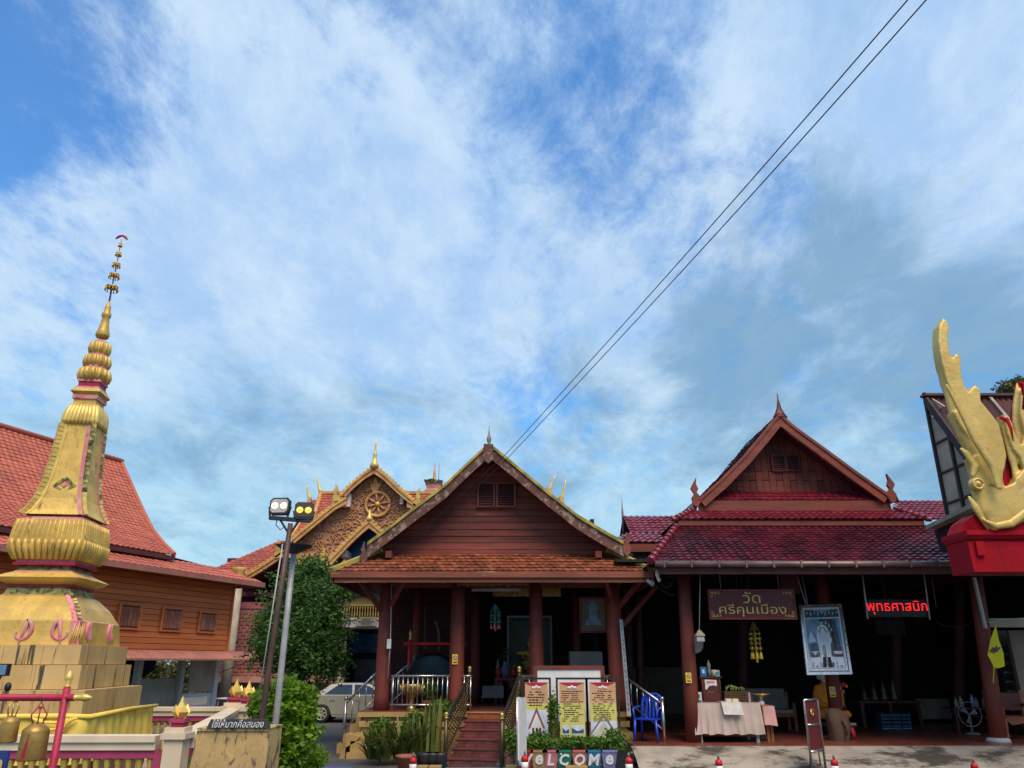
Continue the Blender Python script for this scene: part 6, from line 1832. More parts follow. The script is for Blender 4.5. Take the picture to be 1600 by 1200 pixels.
MB().sq((b2.x, 12.9), [(.10, .10, b2.z - .125), (.12, .12, b2.z - .06)]).build('lamp_glass', 'lightgrey', t2_)
MB().box(b2.x - .12, b2.x - .07, 12.83, 12.88, 0, .4).build('base_plate', 'grey', t2_)

# ================================================================== TREES AND BUSHES
q = at(462, 1068, 21)
tr = thing('round_tree', 'dense dark green round tree behind the two light poles', 'tree', (q.x, 21, 0))
MB().tube([(q.x, 21, 0), (q.x + .05, 21, 1.0), (q.x - .1, 21, 2.2)], [.14, .10, .07], 8).build('trunk', 'bark', tr)
for dx, dy, dz in ((-.7, .1, 2.6), (.7, -.2, 2.4), (.1, .3, 3.4), (-.3, -.5, 3.0)):
    MB().tube([(q.x + .03, 21, 1.2), (q.x + dx * .6, 21 + dy * .6, (1.2 + dz) / 2 + .2), (q.x + dx, 21 + dy, dz)], [.06, .04, .015], 6).build('limb', 'bark', tr)
def cpt(u, v, Y, ru, rv, w_, dpt=None):
    p = at(u, v, Y); s_ = 1200 / (Y * CP + (p.z - EYE) * SP)
    return (p.x, Y, p.z, ru / s_, (dpt or ru) / s_, rv / s_ * 1.0, w_)
bl = [cpt(470, 935, 21, 52, 52, 1.6), (cpt(432, 975, 21, 38, 45, 1.0)), cpt(505, 960, 21, 42, 55, 1.2), cpt(425, 1010, 20.8, 36, 36, .9), cpt(480, 1020, 20.8, 55, 48, 1.6), cpt(515, 1030, 21, 28, 32, .6), cpt(470, 1000, 20.5, 50, 60, 1.2), cpt(488, 895, 21.2, 30, 26, .5), cpt(540, 992, 20.9, 16, 9, .08), cpt(545, 925, 21, 22, 14, .1)]
leaves_mesh('crown', crown_points(44000, bl, .55, .15), .095, 'leaf_dark', tr, aspect=.5)
q = at(445, 1200, 14.0)
bu = thing('round_bush', 'bright green clipped bush at the foot of the light poles', 'bush', (q.x, 14, 0))
MB().tube([(q.x, 14, 0), (q.x, 14, .7)], [.06, .03], 7).build('trunk', 'bark', bu)
bl = [cpt(445, 1110, 13.8, 42, 44, 1.6), cpt(420, 1120, 13.8, 32, 42, 1.0), cpt(468, 1110, 13.9, 26, 36, .8), cpt(450, 1150, 13.8, 44, 40, 1.2), cpt(440, 1190, 13.9, 42, 30, 1), cpt(412, 1095, 14, 22, 20, .4)]
leaves_mesh('crown', crown_points(17000, bl, .3, .3), .105, 'leaf_bright', bu, aspect=.5)
gr = thing('low_shrub', 'low feathery light green shrub spilling beside the bright bush', 'bush', (at(485, 1190, 14.6).x, 14.6, 0))
leaves_mesh('crown', crown_points(9000, [cpt(488, 1185, 14.6, 24, 20, 1), cpt(475, 1195, 14.6, 30, 18, 1), cpt(465, 1170, 14.5, 14, 16, .4)], .3, .1), .07, 'leaf_bright', gr, aspect=.18)

# ================================================================== CARS
def sedan(name, label, x0, y, Lc, paint, z0=0.0):
    t = thing(name, label, 'car', (x0 + Lc / 2, y, z0))
    Wc = 1.72; H = 1.40
    k = Lc / 4.7
    # side outline, rear at x = 0
    body = [(0.05, .34), (.0, .62), (.04, .88), (.12, .96), (.85, 1.0), (1.0, 1.0), (3.1, .98), (4.2, .84), (4.62, .68), (4.7, .45), (4.62, .28), (4.25, .24)]
    def arch(cx, r=.35, n=8): return [(cx + r * math.cos(a), .24 + max(0, r * math.sin(a)) + .08) for a in np.linspace(0, math.pi, n)]
    poly = [(.05, .28)] + body[1:-1] + [(4.2, .24)] + arch(3.82) + [(3.4, .22), (1.4, .22)] + arch(.98) + [(.55, .26)]
    m = MB(); n = len(poly)
    ringsy = [(-.86, .93, .02), (-.82, 1.0, 0), (.82, 1.0, 0), (.86, .93, .02)]
    vs = []
    for yy, s_, dz_ in ringsy:
        for (x, z_) in poly:
            zz_ = z_ if z_ < .6 else .6 + (z_ - .6) * (s_ if abs(yy) > .84 else 1)
            vs.append((x0 + (x - 2.35) * k + Lc / 2, y + yy, z0 + zz_))
    fs = [tuple(range(n))[::-1], tuple(range(3 * n, 4 * n))]
    for r_ in range(3):
        for i in range(n):
            j = (i + 1) % n; fs.append((r_ * n + i, r_ * n + j, (r_ + 1) * n + j, (r_ + 1) * n + i))
    bd_ = m.add(vs, fs).build('body', paint, t)
    X = lambda x: x0 + (x - 2.35) * k + Lc / 2
    # cabin: narrower at the roof
    cab = [(.62, .97), (1.25, 1.36), (1.55, 1.405), (2.35, 1.41), (2.75, 1.36), (3.55, .97)]
    m = MB(); vs = []
    for sgn in (-1, 1):
        for x, z_ in cab: vs.append((X(x), y + sgn * (.82 - (z_ - .97) * .42), z0 + z_))
    c_ = len(cab)
    m.add(vs, [tuple(range(c_))[::-1], tuple(range(c_, 2 * c_))] + [(i, (i + 1) % c_, c_ + (i + 1) % c_, c_ + i) for i in range(c_)]).build('cabin', paint, t)
    def side(poly_, nm, mt, off=.006, sgn=-1):
        vs = [(X(x), y + sgn * (.82 - (z_ - .97) * .42 + off), z0 + z_) for x, z_ in poly_]
        return MB().add(vs, [tuple(range(len(poly_)))]).build(nm, mt, t)
    for sgn in (-1, 1):
        side([(1.02, 1.0), (1.45, 1.30), (1.62, 1.345), (2.06, 1.355), (2.10, 1.0)], 'side_window', 'glass_dark', .008, sgn)
        side([(2.18, 1.0), (2.15, 1.355), (2.42, 1.35), (2.74, 1.29), (3.18, 1.0)], 'side_window', 'glass_dark', .008, sgn)
        for w_, (xa, xb) in (('door', (1.16, 2.13)), ('door', (2.15, 3.2))):
            pts = [(xa + (.22 if xa < 1.5 else 0), .30), (xb, .30), (xb, .965), (xa - .12 if xa < 1.5 else xa, .965), (xa + (.02 if xa < 1.5 else 0), .66)]
            d_ = MB().xz([(X(a), z0 + b) for a, b in pts], y + sgn * .868 - .008, y + sgn * .868 + .008).build(w_, paint, t)
            MB().box(X(xa + .12), X(xa + .30), y + sgn * .895 - .012, y + sgn * .895 + .012, z0 + .80, z0 + .835).build('handle', paint, d_)
    # rear and front glass
    for (xa, za, xb, zb_) in ((.70, 1.0, 1.22, 1.33), (3.47, 1.0, 2.80, 1.33)):
        o_ = Vector((-.012 if xa < 2 else .012, 0, .012))
        vs = [Vector((X(xa), y - .72, z0 + za)) + o_, Vector((X(xa), y + .72, z0 + za)) + o_, Vector((X(xb), y + .58, z0 + zb_)) + o_, Vector((X(xb), y - .58, z0 + zb_)) + o_]
        MB().add(vs, [(0, 1, 2, 3)]).build('windscreen', 'bluegrey' if xa < 2 else 'glass_dark', t)
    for cx in (.98, 3.82):
        for sgn in (-1, 1):
            wl_ = MB(); yy = y + sgn * .78
            wl_.tube([(X(cx), yy - .10, z0 + .315), (X(cx), yy - .07, z0 + .315), (X(cx), yy + .07, z0 + .315), (X(cx), yy + .10, z0 + .315)], [.28, .315, .315, .28], 24)
            wh_ = wl_.build('wheel', 'tyre', t)
            yo = yy + sgn * .102
            MB().cyl((X(cx), yo, z0 + .315), (X(cx), yo + sgn * .006, z0 + .315), .215, n=20).build('rim_disc', 'black', wh_)
            rm = MB()
            rm.tube([(X(cx) + .205 * math.cos(a), yo + sgn * .010, z0 + .315 + .205 * math.sin(a)) for a in np.linspace(0, 2 * math.pi, 21)], .018, 6)
            for q_ in range(7):
                a_ = q_ * 2 * math.pi / 7 + .3
                rm.bar((X(cx), yo + sgn * .012, z0 + .315), (X(cx) + .20 * math.cos(a_), yo + sgn * .012, z0 + .315 + .20 * math.sin(a_)), .02, .055, up=(-math.sin(a_), 0, math.cos(a_)))
            rm.build('rim', 'rim', wh_)
    MB().box(X(.0) - .01, X(.12), y - .8, y - .45, z0 + .68, z0 + .86).build('tail_light', 'red', t)
    MB().box(X(.0) - .02, X(.45), y - .868, y + .868, z0 + .36, z0 + .50).build('bumper', paint, t)
    MB().box(X(4.45), X(4.64), y - .8, y - .5, z0 + .56, z0 + .68).build('headlight', 'lightgrey', t)
    MB().box(X(3.0), X(3.12), y - 1.0, y - .86, z0 + 1.0, z0 + 1.12).build('mirror', paint, t)
    return t
cy_ = 30.6
wx_ = at(509.5, 1118, 28.7).x
car_ = sedan('parked_car', 'pale gold sedan parked behind the bright bush, seen from the side', wx_ - .98, cy_, 4.7, 'car')
car_.matrix_basis = Matrix.Translation((wx_ + 1.37 * .88, 28.7, 0)) @ Matrix.Diagonal((.88, .88, .88, 1))
sedan('parked_car', 'dark grey car behind the pale gold sedan, only its roof showing', at(548, 1100, 34.6).x, 34.9, 4.3, 'car_dark')

# ================================================================== SMALL GROUND THINGS
def bollard(u, v, Y, label, mtop='red'):
    p = at(u, v, Y); z1 = p.z
    t = thing('bollard', label, 'bollard', (p.x, Y, 0), 0, 'small red and white bollards along the front')
    MB().lathe((p.x, Y, 0), [(.065, 0), (.06, z1 - .30)], 12).build('lower_shaft', 'red', t)
    MB().lathe((p.x, Y, z1 - .30), [(.062, 0), (.062, .13)], 12).build('white_band', 'whiteband', t)
    MB().lathe((p.x, Y, z1 - .17), [(.062, 0), (.058, .07), (.03, .10)], 12).build('red_top', 'red', t)
    MB().lathe((p.x, Y, z1 - .07), [(.02, 0), (.02, .05), (.012, .07)], 8).build('knob', 'grey', t)
    return t
bollard(646, 1176, 14.4, 'red and white bollard in front of the strap leaf plants, leftmost of the bollards')
bollard(820, 1173, 14.4, 'red and white bollard at the foot of the white sign panel')
bollard(982, 1176, 14.4, 'red and white bollard just right of the WELCOME pots')
bollard(1122, 1179, 14.4, 'red and white bollard in front of the draped offering table')
bollard(1302, 1179, 14.4, 'red and white bollard just right of the metal frame sign')
bollard(1520, 1184, 14.4, 'red and white bollard near the right hand column, rightmost of the bollards')
m = MB().box(at(692, 1196, 15.9).x, at(790, 1196, 15.9).x, 15.1, 16.25, .004, .016).build('door_mat', 'turq', None)
tag(m, 'turquoise mat lying at the foot of the red stair', 'mat')
m = MB().box(at(482, 1197, 15.9).x, at(545, 1197, 15.9).x, 15.0, 16.3, .004, .02).build('tarpaulin', 'tarp', None)
tag(m, 'blue tarpaulin edge lying on the asphalt left of the plants', 'tarpaulin')
for i, (u0, u1, lab) in enumerate(((652, 668, 'yellow kerb stone next to the terracotta pot'), (670, 689, 'yellow kerb stone at the left foot of the stair railing'), (790, 806, 'yellow kerb stone right of the stair'), (884, 918, 'yellow kerb stone under the COME pots'))):
    a = at(u0, 1192, 15.6); b = at(u1, 1192, 15.6)
    m = MB().box(a.x, b.x, 15.6, 15.85, 0, .11).build('kerb_stone', 'plinth', None); tag(m, lab, 'kerb', 'yellow kerb stones before the hall')
# strap leaf plants
def strap_plant(u, v, Y, n, L_, spread, label, mt='leaf_strap', z0=.1, wd=.035, name='strap_leaf_plant', zoff=0):
    p = at(u, v, Y)
    t = thing(name, label, 'plant', (p.x, Y, 0))
    t['group'] = 'plants in front of the hall'
    mb = MB()
    for i in range(n):
        an = random.uniform(0, 6.28); l_ = L_ * random.uniform(.6, 1.1); out_ = spread * random.uniform(.2, 1)
        b = Vector((p.x + random.uniform(-.12, .12), Y + random.uniform(-.1, .1), z0 + zoff))
        d_ = Vector((math.cos(an), math.sin(an), 0)); sdv = Vector((-math.sin(an), math.cos(an), 0)) * wd * random.uniform(.6, 1.2)
        pts = []
        for k in range(6):
            s_ = k / 5; pts.append(b + d_ * out_ * s_ ** 1.3 * l_ + Vector((0, 0, l_ * (s_ - .55 * out_ * s_ ** 2.6))))
        vs = []
        for k, q_ in enumerate(pts):
            w_ = (.5, .9, 1, .9, .6, .06)[k]; vs += [q_ - sdv * w_, q_ + sdv * w_]
        mb.add(vs, [(2 * k, 2 * k + 1, 2 * k + 3, 2 * k + 2) for k in range(5)])
    mb.build('leaves', mt, t)
    return t
strap_plant(600, 1175, 16.7, 70, .85, 1.0, 'arching strap leaf plant at the left corner of the yellow plinth')
strap_plant(626, 1170, 16.8, 70, .95, .9, 'tall strap leaf plant, second from the left corner of the plinth')
strap_plant(583, 1172, 16.8, 60, .75, 1.1, 'low spreading strap leaf plant, leftmost beside the scroll buttress')
strap_plant(652, 1165, 16.9, 50, .95, .7, 'green strap leaf plant behind the terracotta pot')
strap_plant(678, 1160, 16.9, 26, 1.15, .22, 'stiff upright striped snake plant beside the stair railing', 'leaf_strap', wd=.05)
strap_plant(668, 1160, 16.7, 16, 1.1, .2, 'clump of pale drooping ribbon leaves between the snake plant and the strap plants', 'leaf_strap', wd=.04)
for (u, v, lab) in ((596, 1078 + 60, 'dark broad leaf plant above the leftmost strap plant'), (690, 1110, 'leafy shrub behind the stair railing, left side'), (650, 1128, 'leafy shrub against the plinth behind the strap plants')):
    p = at(u, v, 17.2)
    t = thing('leafy_shrub', lab, 'plant', (p.x, 17.2, 0), 0, 'plants in front of the hall')
    MB().tube([(p.x, 17.2, 0), (p.x, 17.2, p.z)], .015, 5).build('stem', 'bark', t)
    leaves_mesh('foliage', crown_points(700, [cpt(u, v, 17.2, 22, 16, 1, 14)], .3, .1), .09, 'leaf_pot', t)
p = at(634, 1180, 15.9)
po = MB().lathe((p.x, 15.9, 0), [(.13, 0), (.17, .22), (.19, .23), (.19, .27), (.15, .27), (.13, .24)], 16).build('terracotta_pot', 'terracotta', None)
tag(po, 'terracotta pot left of the red and white bollard', 'pot')
for i, u in enumerate((664, 676, 688)):
    p = at(u, 1175, 16.0)
    po = MB().lathe((p.x, 16.0, 0), [(.10, 0), (.14, .26), (.14, .30), (.11, .30)], 14).build('grey_pot', 'black', None)
    tag(po, ('small black pot, first from the terracotta pot', 'small black pot in the middle of the row by the stair', 'small black pot nearest the stair railing')[i], 'pot', 'small black pots by the stair')

# WELCOME pots
letters = 'WeLCOMe'
potcols = [('red_white', (0.35, .02, .03)), ('tan', (.38, .24, .10)), ('pink', (.50, .16, .20)), ('green', (.01, .16, .09)), ('coral', (.42, .12, .10)), ('blue', (.03, .16, .28)), ('violet', (.20, .20, .38))]
us = [820, 842, 860, 881, 905, 927, 951]
for i, (ch_, (cn, cc_), u) in enumerate(zip(letters, potcols, us)):
    mname = cn + '_pot_enamel'; M[mname] = pm(mname, cc_, None, 6, .5, rnd=0, dirt=(.35, .3, .28), dscale=9, dlo=.62, dhi=.75)
    p = at(u, 1185, 15.9); w_ = .155
    t = thing('letter_pot', {0: 'red square pot painted with the white letter W', 1: 'tan square pot with a white e, between the red and pink pots', 2: 'pink square pot painted with the letter L', 3: 'green square pot painted with the letter C and a flower', 4: 'coral square pot painted with the letter O', 5: 'blue square pot painted with the letter M', 6: 'violet square pot with a white e, last in the word'}[i], 'flower pot', (p.x, 15.9, .06), 0, 'painted pots spelling WELCOME')
    MB().sq((p.x, 15.9), [(.105, .105, .06), (.145, .145, .33), (.155, .155, .33), (.155, .155, .37), (.13, .13, .37), (.12, .12, .34)]).build('pot', mname, t)
    tmm = text_mesh('letter', ch_, 'white', height=.20 if ch_ != 'e' else .17, extrude=.008, shear=.15, bold=.03)
    place('letter', tmm, t, (p.x, 15.9 - .135, .205), Matrix.Rotation(R(8), 3, 'X'))
    leaves_mesh('foliage', crown_points(300, [(p.x + random.uniform(-.04, .04), 15.9, .46 + random.uniform(0, .05), .17, .15, .11, 1)], .4, .1), .075, 'leaf_pot', t)
    MB().tube([(p.x, 15.9, .33), (p.x + .02, 15.9, .55)], .010, 5).build('stem', 'bark', t)
    if i == 3:
        MB().ball((p.x - .06, 15.76, .30), .018, 8, 5).build('flower', 'white', t)
p = at(969, 1188, 15.9)
bpot = MB().sq((p.x, 15.9), [(.10, .10, 0), (.14, .14, .34), (.12, .12, .34)]).build('black_pot', 'black', None)
tag(bpot, 'black pot with drooping plant after the last WELCOME pot', 'flower pot')
leaves_mesh('foliage', crown_points(300, [(p.x, 15.9, .5, .2, .15, .2, 1)], .4, .1), .07, 'leaf_pot', bpot)
# taller leafy plants behind pots
for (u, v, ru, rv, lab) in ((803, 1160, 17, 20, 'leafy potted shrub left of the white sign panel'), (842, 1158, 24, 16, 'leafy shrub with small white flowers below the first banner'), (893, 1160, 18, 11, 'leafy shrub below the double banner, left half'), (925, 1160, 16, 11, 'leafy shrub below the double banner, middle'), (957, 1156, 16, 17, 'leafy shrub below the double banner, right end'), (864, 1112, 9, 30, 'thin climbing shoot between the banners')):
    p = at(u, v, 16.3)
    t = thing('leafy_shrub', lab, 'plant', (p.x, 16.3, 0), 0, 'plants in front of the hall')
    MB().tube([(p.x, 16.3, 0), (p.x, 16.3, p.z)], .015, 5).build('stem', 'bark', t)
    leaves_mesh('foliage', crown_points(int(ru * rv * 2.2), [cpt(u, v, 16.3, ru, rv, 1, ru * .6)], .4, .05), .07, 'leaf_pot', t)

# ================================================================== BANNERS, BOARDS
def textlines(par, x0, x1, z0, z1, y, n, mt='ink', dens=.8, h=.012):
    mb = MB()
    for k in range(n):
        z_ = lerp(z1, z0, (k + .5) / n); x = x0 + random.uniform(0, .06); xe = x1 - random.uniform(0, .10)
        while x < xe:
            w_ = random.uniform(.02, .075)
            if random.random() < dens: mb.box(x, min(x + w_, xe), y - .002, y, z_ - h / 2, z_ + h / 2)
            x += w_ + .010
    return mb.build('print_lines', mt, par, kind='stuff')
M['ban_top'] = pm('banner_orange', (.56, .33, .18), (.50, .28, .14), 2, .6, rnd=0)
M['ban_mid'] = pm('banner_yellow', (.58, .55, .16), (.52, .48, .12), 3, .6, rnd=0)
M['ban_low'] = pm('banner_pale', (.55, .52, .36), (.40, .42, .38), 6, .6, rnd=0)
def banner(u0, u1, v0, v1, Y, label, pic):
    a = at(u0, v1, Y); b = at(u1, v0, Y)
    t = thing('information_banner', label, 'banner', ((a.x + b.x) / 2, Y, 0), 0, 'yellow information banners on black frames')
    x0, x1, z0, z1 = a.x, b.x, a.z, b.z
    MB().box(x0 + .02, x1 - .02, Y, Y + .008, lerp(z0, z1, .62), z1).build('banner_sheet_top', 'ban_top', t)
    MB().box(x0 + .02, x1 - .02, Y, Y + .008, lerp(z0, z1, .30), lerp(z0, z1, .62)).build('banner_sheet_middle', 'ban_mid', t)
    MB().box(x0 + .02, x1 - .02, Y, Y + .008, z0, lerp(z0, z1, .30)).build('banner_sheet_bottom', 'ban_low' if pic != 1 else 'ban_mid', t)
    for (xa, xb, za, zb_) in ((x0 - .05, x0 - .01, .0, z1 + .09), (x1 + .01, x1 + .05, .0, z1 + .09), (x0 - .01, x1 + .01, z1 + .05, z1 + .09), (x0 - .01, x1 + .01, z0 - .07, z0 - .03)):
        MB().box(xa, xb, Y + .01, Y + .05, za, zb_).build('frame', 'black', t)
    xm = (x0 + x1) / 2
    MB().xz([(xm - .26, z1 - .005), (xm + .26, z1 - .005), (xm + .12, z1 - .06), (xm, z1 - .11), (xm - .12, z1 - .06)], Y - .004, Y - .001).build('crimson_swag', 'crimson', t)
    for k in range(-2, 3): MB().ball((xm + k * .035, Y - .008, z1 - .10 + (.02 if k == 0 else 0)), .026, 8, 5, 1, .2, 1).build('lotus_print', 'white', t)
    if pic == 0:
        textlines(t, x0 + .06, x1 - .06, lerp(z0, z1, .56), z1 - .16, Y - .001, 6, h=.022)
        MB().box(x0 + .03, x1 - .03, Y - .003, Y - .001, lerp(z0, z1, .0) + .01, lerp(z0, z1, .50)).build('sky_print', 'white_print', t)
        zc = lerp(z0, z1, .13)
        h_ = MB().xz([(xm - .17, zc + .05), (xm, zc + .44), (xm + .17, zc + .05), (xm + .13, zc + .05), (xm, zc + .35), (xm - .13, zc + .05)], Y - .008, Y - .004).build('temple_print', 'terracotta', t)
        MB().xz([(xm - .13, zc - .15), (xm + .13, zc - .15), (xm + .13, zc + .06), (xm, zc + .33), (xm - .13, zc + .06)], Y - .006, Y - .0035).build('temple_print', 'white', t)
        for dx in (-.07, 0, .07): MB().box(xm + dx - .018, xm + dx + .018, Y - .009, Y - .0065, zc - .13, zc + .06).build('temple_print', 'ink', t)
    else:
        textlines(t, x0 + .05, x1 - .05, lerp(z0, z1, .28), z1 - .15, Y - .001, 15, h=.016)
        if pic == 1:
            for (fa, fb) in ((.10, .38), (.44, .92)):
                xa, xb = lerp(x0, x1, fa), lerp(x0, x1, fb)
                MB().box(xa, xb, Y - .004, Y - .001, lerp(z0, z1, .06), lerp(z0, z1, .22)).build('photo_print', 'white_print', t)
                MB().xz([(xa + .01, lerp(z0, z1, .08)), (xb - .01, lerp(z0, z1, .08)), (xb - .01, lerp(z0, z1, .16)), ((xa + xb) / 2, lerp(z0, z1, .12)), (xa + .01, lerp(z0, z1, .18))], Y - .006, Y - .0042).build('photo_print', 'teal_print', t)
        else:
            zc = lerp(z0, z1, .10)
            MB().box(x0 + .03, x1 - .03, Y - .003, Y - .001, z0 + .01, lerp(z0, z1, .30)).build('sky_print', 'white_print', t)
            MB().xz([(xm - .30, zc - .05), (xm, zc + .34), (xm + .28, zc - .05), (xm + .24, zc - .05), (xm, zc + .28), (xm - .26, zc - .05)], Y - .006, Y - .0032).build('temple_print', 'tan_wall', t)
            MB().xz([(xm - .2, zc - .10), (xm + .2, zc - .10), (xm + .2, zc - .02), (xm, zc + .18), (xm - .2, zc - .02)], Y - .005, Y - .0031).build('temple_print', 'ban_low', t)
    return t
banner(819, 857, 1066, 1154, 16.75, 'banner with a large temple picture, leftmost and standing alone', 0)
banner(874, 914, 1066, 1153, 16.75, 'banner full of text with two small photographs at its foot', 1)
banner(922, 963, 1066, 1153, 16.75, 'banner of text above a pale temple drawing, rightmost of the three', 2)
a = at(834, 1100, 17.3); b = at(944, 1040, 17.3)
wb_ = thing('whiteboard', 'large blank whiteboard in a brown wooden frame behind the banners', 'board', ((a.x + b.x) / 2, 17.3, 0))
MB().box(a.x + .08, b.x - .08, 17.3, 17.33, .75, b.z - .08).build('panel', 'white', wb_)
for (xa, xb, za, zb_) in ((a.x, a.x + .08, 0, b.z), (b.x - .08, b.x, 0, b.z), (a.x + .08, b.x - .08, b.z - .08, b.z), (a.x + .08, b.x - .08, .67, .75)):
    MB().box(xa, xb, 17.28, 17.35, za, zb_).build('frame', 'beam', wb_)
# white sign panel, seen almost edge-on
p = at(812, 1135, 15.2)
sp = thing('white_sign_panel', 'narrow white sign panel on metal legs turned edge on beside the first banner', 'sign', (p.x, 15.2, 0), 0)
z1_ = at(812, 1092, 15.2).z
pl = [(p.x - .05, 15.0), (p.x + .09, 15.5)]
pn = MB(); vs = []
for (x, y) in pl:
    for z_ in (.28, z1_): vs.append((x, y, z_ + (0.04 if y < 15.2 and z_ > 1 else 0)))
d_ = Vector((.04, -.012, 0))
pn.prism([vs[0], vs[2], vs[3], vs[1]], d_).build('panel', 'white', sp)
for (x, y) in pl: MB().cyl((x, y, 0), (x, y, z1_ + .02), .016, n=8).build('leg', 'steel', sp)
# leaning narrow white board with blue lettering beside the right porch column
a = at(971, 968, 17.9); b = at(979, 1118, 17.75)
lb_ = MB().prism([(a.x - .05, 17.85, a.z), (a.x + .03, 17.9, a.z), (b.x + .09, 17.7, b.z), (b.x + .0, 17.65, b.z)], (0, .04, 0)).build('narrow_board', 'lightgrey', None)
tag(lb_, 'long narrow white board with blue lettering leaning on the right porch column', 'board')
lm = MB()
for k in range(17):
    t_ = (k + .7) / 18
    x = lerp(a.x - .01, b.x + .045, t_); z_ = lerp(a.z, b.z, t_); y = lerp(17.875, 17.675, t_)
    lm.box(x - .018, x + .018 + .01 * (k % 2), y - .03, y - .026, z_ - .03, z_ + .028)
lm.build('lettering', 'bluegrey', lb_)

# ================================================================== PORCH CONTENTS
gs = thing('gong_stand', 'bright red gong stand with gold tips on the porch', 'gong', (at(680, 1110, 19.6).x, 19.6, PZ))
ga = at(637, 1006, 19.6); gb = at(722, 1006, 19.6)
for x in (ga.x + .06, gb.x):
    MB().cyl((x, 19.6, PZ), (x, 19.6, ga.z + .08), .045, n=10).build('post', 'red', gs)
    MB().lathe((x, 19.6, ga.z + .08), [(.03, 0), (.05, .04), (.03, .10), (.045, .14), (.006, .30)], 8).build('gold_tip', 'brass', gs)
MB().cyl((ga.x - .1, 19.6, ga.z), (gb.x + .12, 19.6, ga.z), .04, n=10).build('crossbar', 'red', gs)
gc = at(675, 1066, 19.45)
MB().tube([(gc.x, 19.50, gc.z), (gc.x, 19.48, gc.z), (gc.x, 19.36, gc.z), (gc.x, 19.34, gc.z), (gc.x, 19.33, gc.z)], [.60, .66, .64, .58, .18], 32).build('gong_disc', 'gong', gs)
MB().ball((gc.x, 19.33, gc.z), .16, 14, 8, 1, .5, 1).build('gong_boss', 'gong', gs)
for dx in (-.4, .4): MB().cyl((gc.x + dx, 19.45, gc.z + .5), (gc.x + dx, 19.6, ga.z), .012, n=5).build('rope', 'black', gs)
# gilt carved bowl stand and potted plant behind the rail
p = at(644, 1072, 18.6)
gb_ = thing('gilt_bowl', 'carved gilt bowl on a stand behind the porch railing', 'bowl', (p.x, 18.6, PZ))
MB().lathe((p.x, 18.6, PZ), [(.12, 0), (.10, .05), (.06, .12), (.06, .22), (.12, .28), (.16, .30)], 16).build('stand', 'brass', gb_)
MB().lathe((p.x, 18.6, PZ + .30), [(.14, 0), (.22, .07), (.26, .17), (.27, .24), (.25, .25), (.2, .2)], 20).build('bowl', 'brass', gb_)
for k in range(14):
    an = k * math.pi / 7
    MB().tube([(p.x + math.cos(an) * .16, 18.6 + math.sin(an) * .16, PZ + .32), (p.x + math.cos(an) * .25, 18.6 + math.sin(an) * .25, PZ + .42), (p.x + math.cos(an) * .29, 18.6 + math.sin(an) * .29, PZ + .54)], [.02, .04, .015], 6).build('petal', 'brass', gb_)
p = at(669, 1078, 18.7)
pp_ = MB().lathe((p.x, 18.7, PZ), [(.09, 0), (.13, .2), (.11, .2)], 14).build('plant_pot', 'terracotta', None)
tag(pp_, 'small potted green plant between the gilt bowl and the gong', 'flower pot')
leaves_mesh('foliage', crown_points(600, [(p.x, 18.7, p.z + .02, .22, .2, .26, 1)], .3, .1), .06, 'leaf_pot', pp_)
# folded grey-blue table and altar
a = at(752, 1090, 21); b = at(787, 1078, 21)
gt_ = thing('grey_table', 'low grey folding table standing inside the porch doorway', 'table', ((a.x + b.x) / 2, 21, PZ))
MB().box(a.x, b.x, 20.8, 21.5, a.z + .0, a.z + .04).build('tabletop', 'grey', gt_)
MB().box(a.x + .03, b.x, 20.9, 20.93, a.z + .04, a.z + .28).build('upstand', 'grey', gt_)
for x, y in ((a.x + .05, 20.85), (b.x - .05, 20.85), (a.x + .05, 21.45), (b.x - .05, 21.45)): MB().cyl((x, y, PZ), (x, y, a.z), .02, n=6).build('leg', 'black', gt_)
a = at(773, 1060, 22.5); b = at(845, 1052, 22.5)
al = thing('altar_table', 'dark red carved altar table with offerings under a glass case', 'altar', ((a.x + b.x) / 2, 22.5, PZ))
MB().box(a.x, b.x + .6, 22.4, 23.2, a.z - .05, a.z + .02).build('tabletop', 'crimson', al)
for k in range(5):
    x = lerp(a.x + .1, b.x + .5, k / 4)
    MB().box(x - .12, x + .12, 22.38, 22.42, PZ + .35, a.z - .08).build('carved_panel', 'mahogany', al)
    MB().ball((x, 22.36, PZ + .75), .09, 8, 6, 1, .4, 1.5).build('red_boss', 'red', al)
for x in (a.x + .05, b.x + .5): MB().cyl((x, 22.45, PZ), (x, 22.45, a.z), .05, n=8).build('leg', 'brass', al)
p = at(789, 1040, 22.4)
vz = MB().lathe((p.x, 22.55, a.z + .025), [(.05, 0), (.11, .1), (.12, .2), (.06, .32), (.05, .38), (.07, .42)], 14).build('vase', 'bluegrey', None); tag(vz, 'blue and white vase on the dark red altar table', 'vase')
leaves_mesh('flowers', crown_points(120, [(p.x, 22.55, a.z + .62, .2, .15, .22, 1)]), .07, 'leaf_far', vz)
for k, (u, lab) in enumerate(((778, 'pale candle stand left of the vase on the altar'), (803, 'brass candle stand right of the vase on the altar'), (815, 'small brass offering bowl on the altar'))):
    p = at(u, 1045, 22.6)
    o_ = MB().lathe((p.x, 22.6, a.z + .025), [(.06, 0), (.02, .05), (.02, .18), (.07, .24), (.03, .30), (.02, .48 - .1 * k)], 10).build('candle_stand', ('lightgrey', 'brass', 'brass')[k], None); tag(o_, lab, 'altar piece')
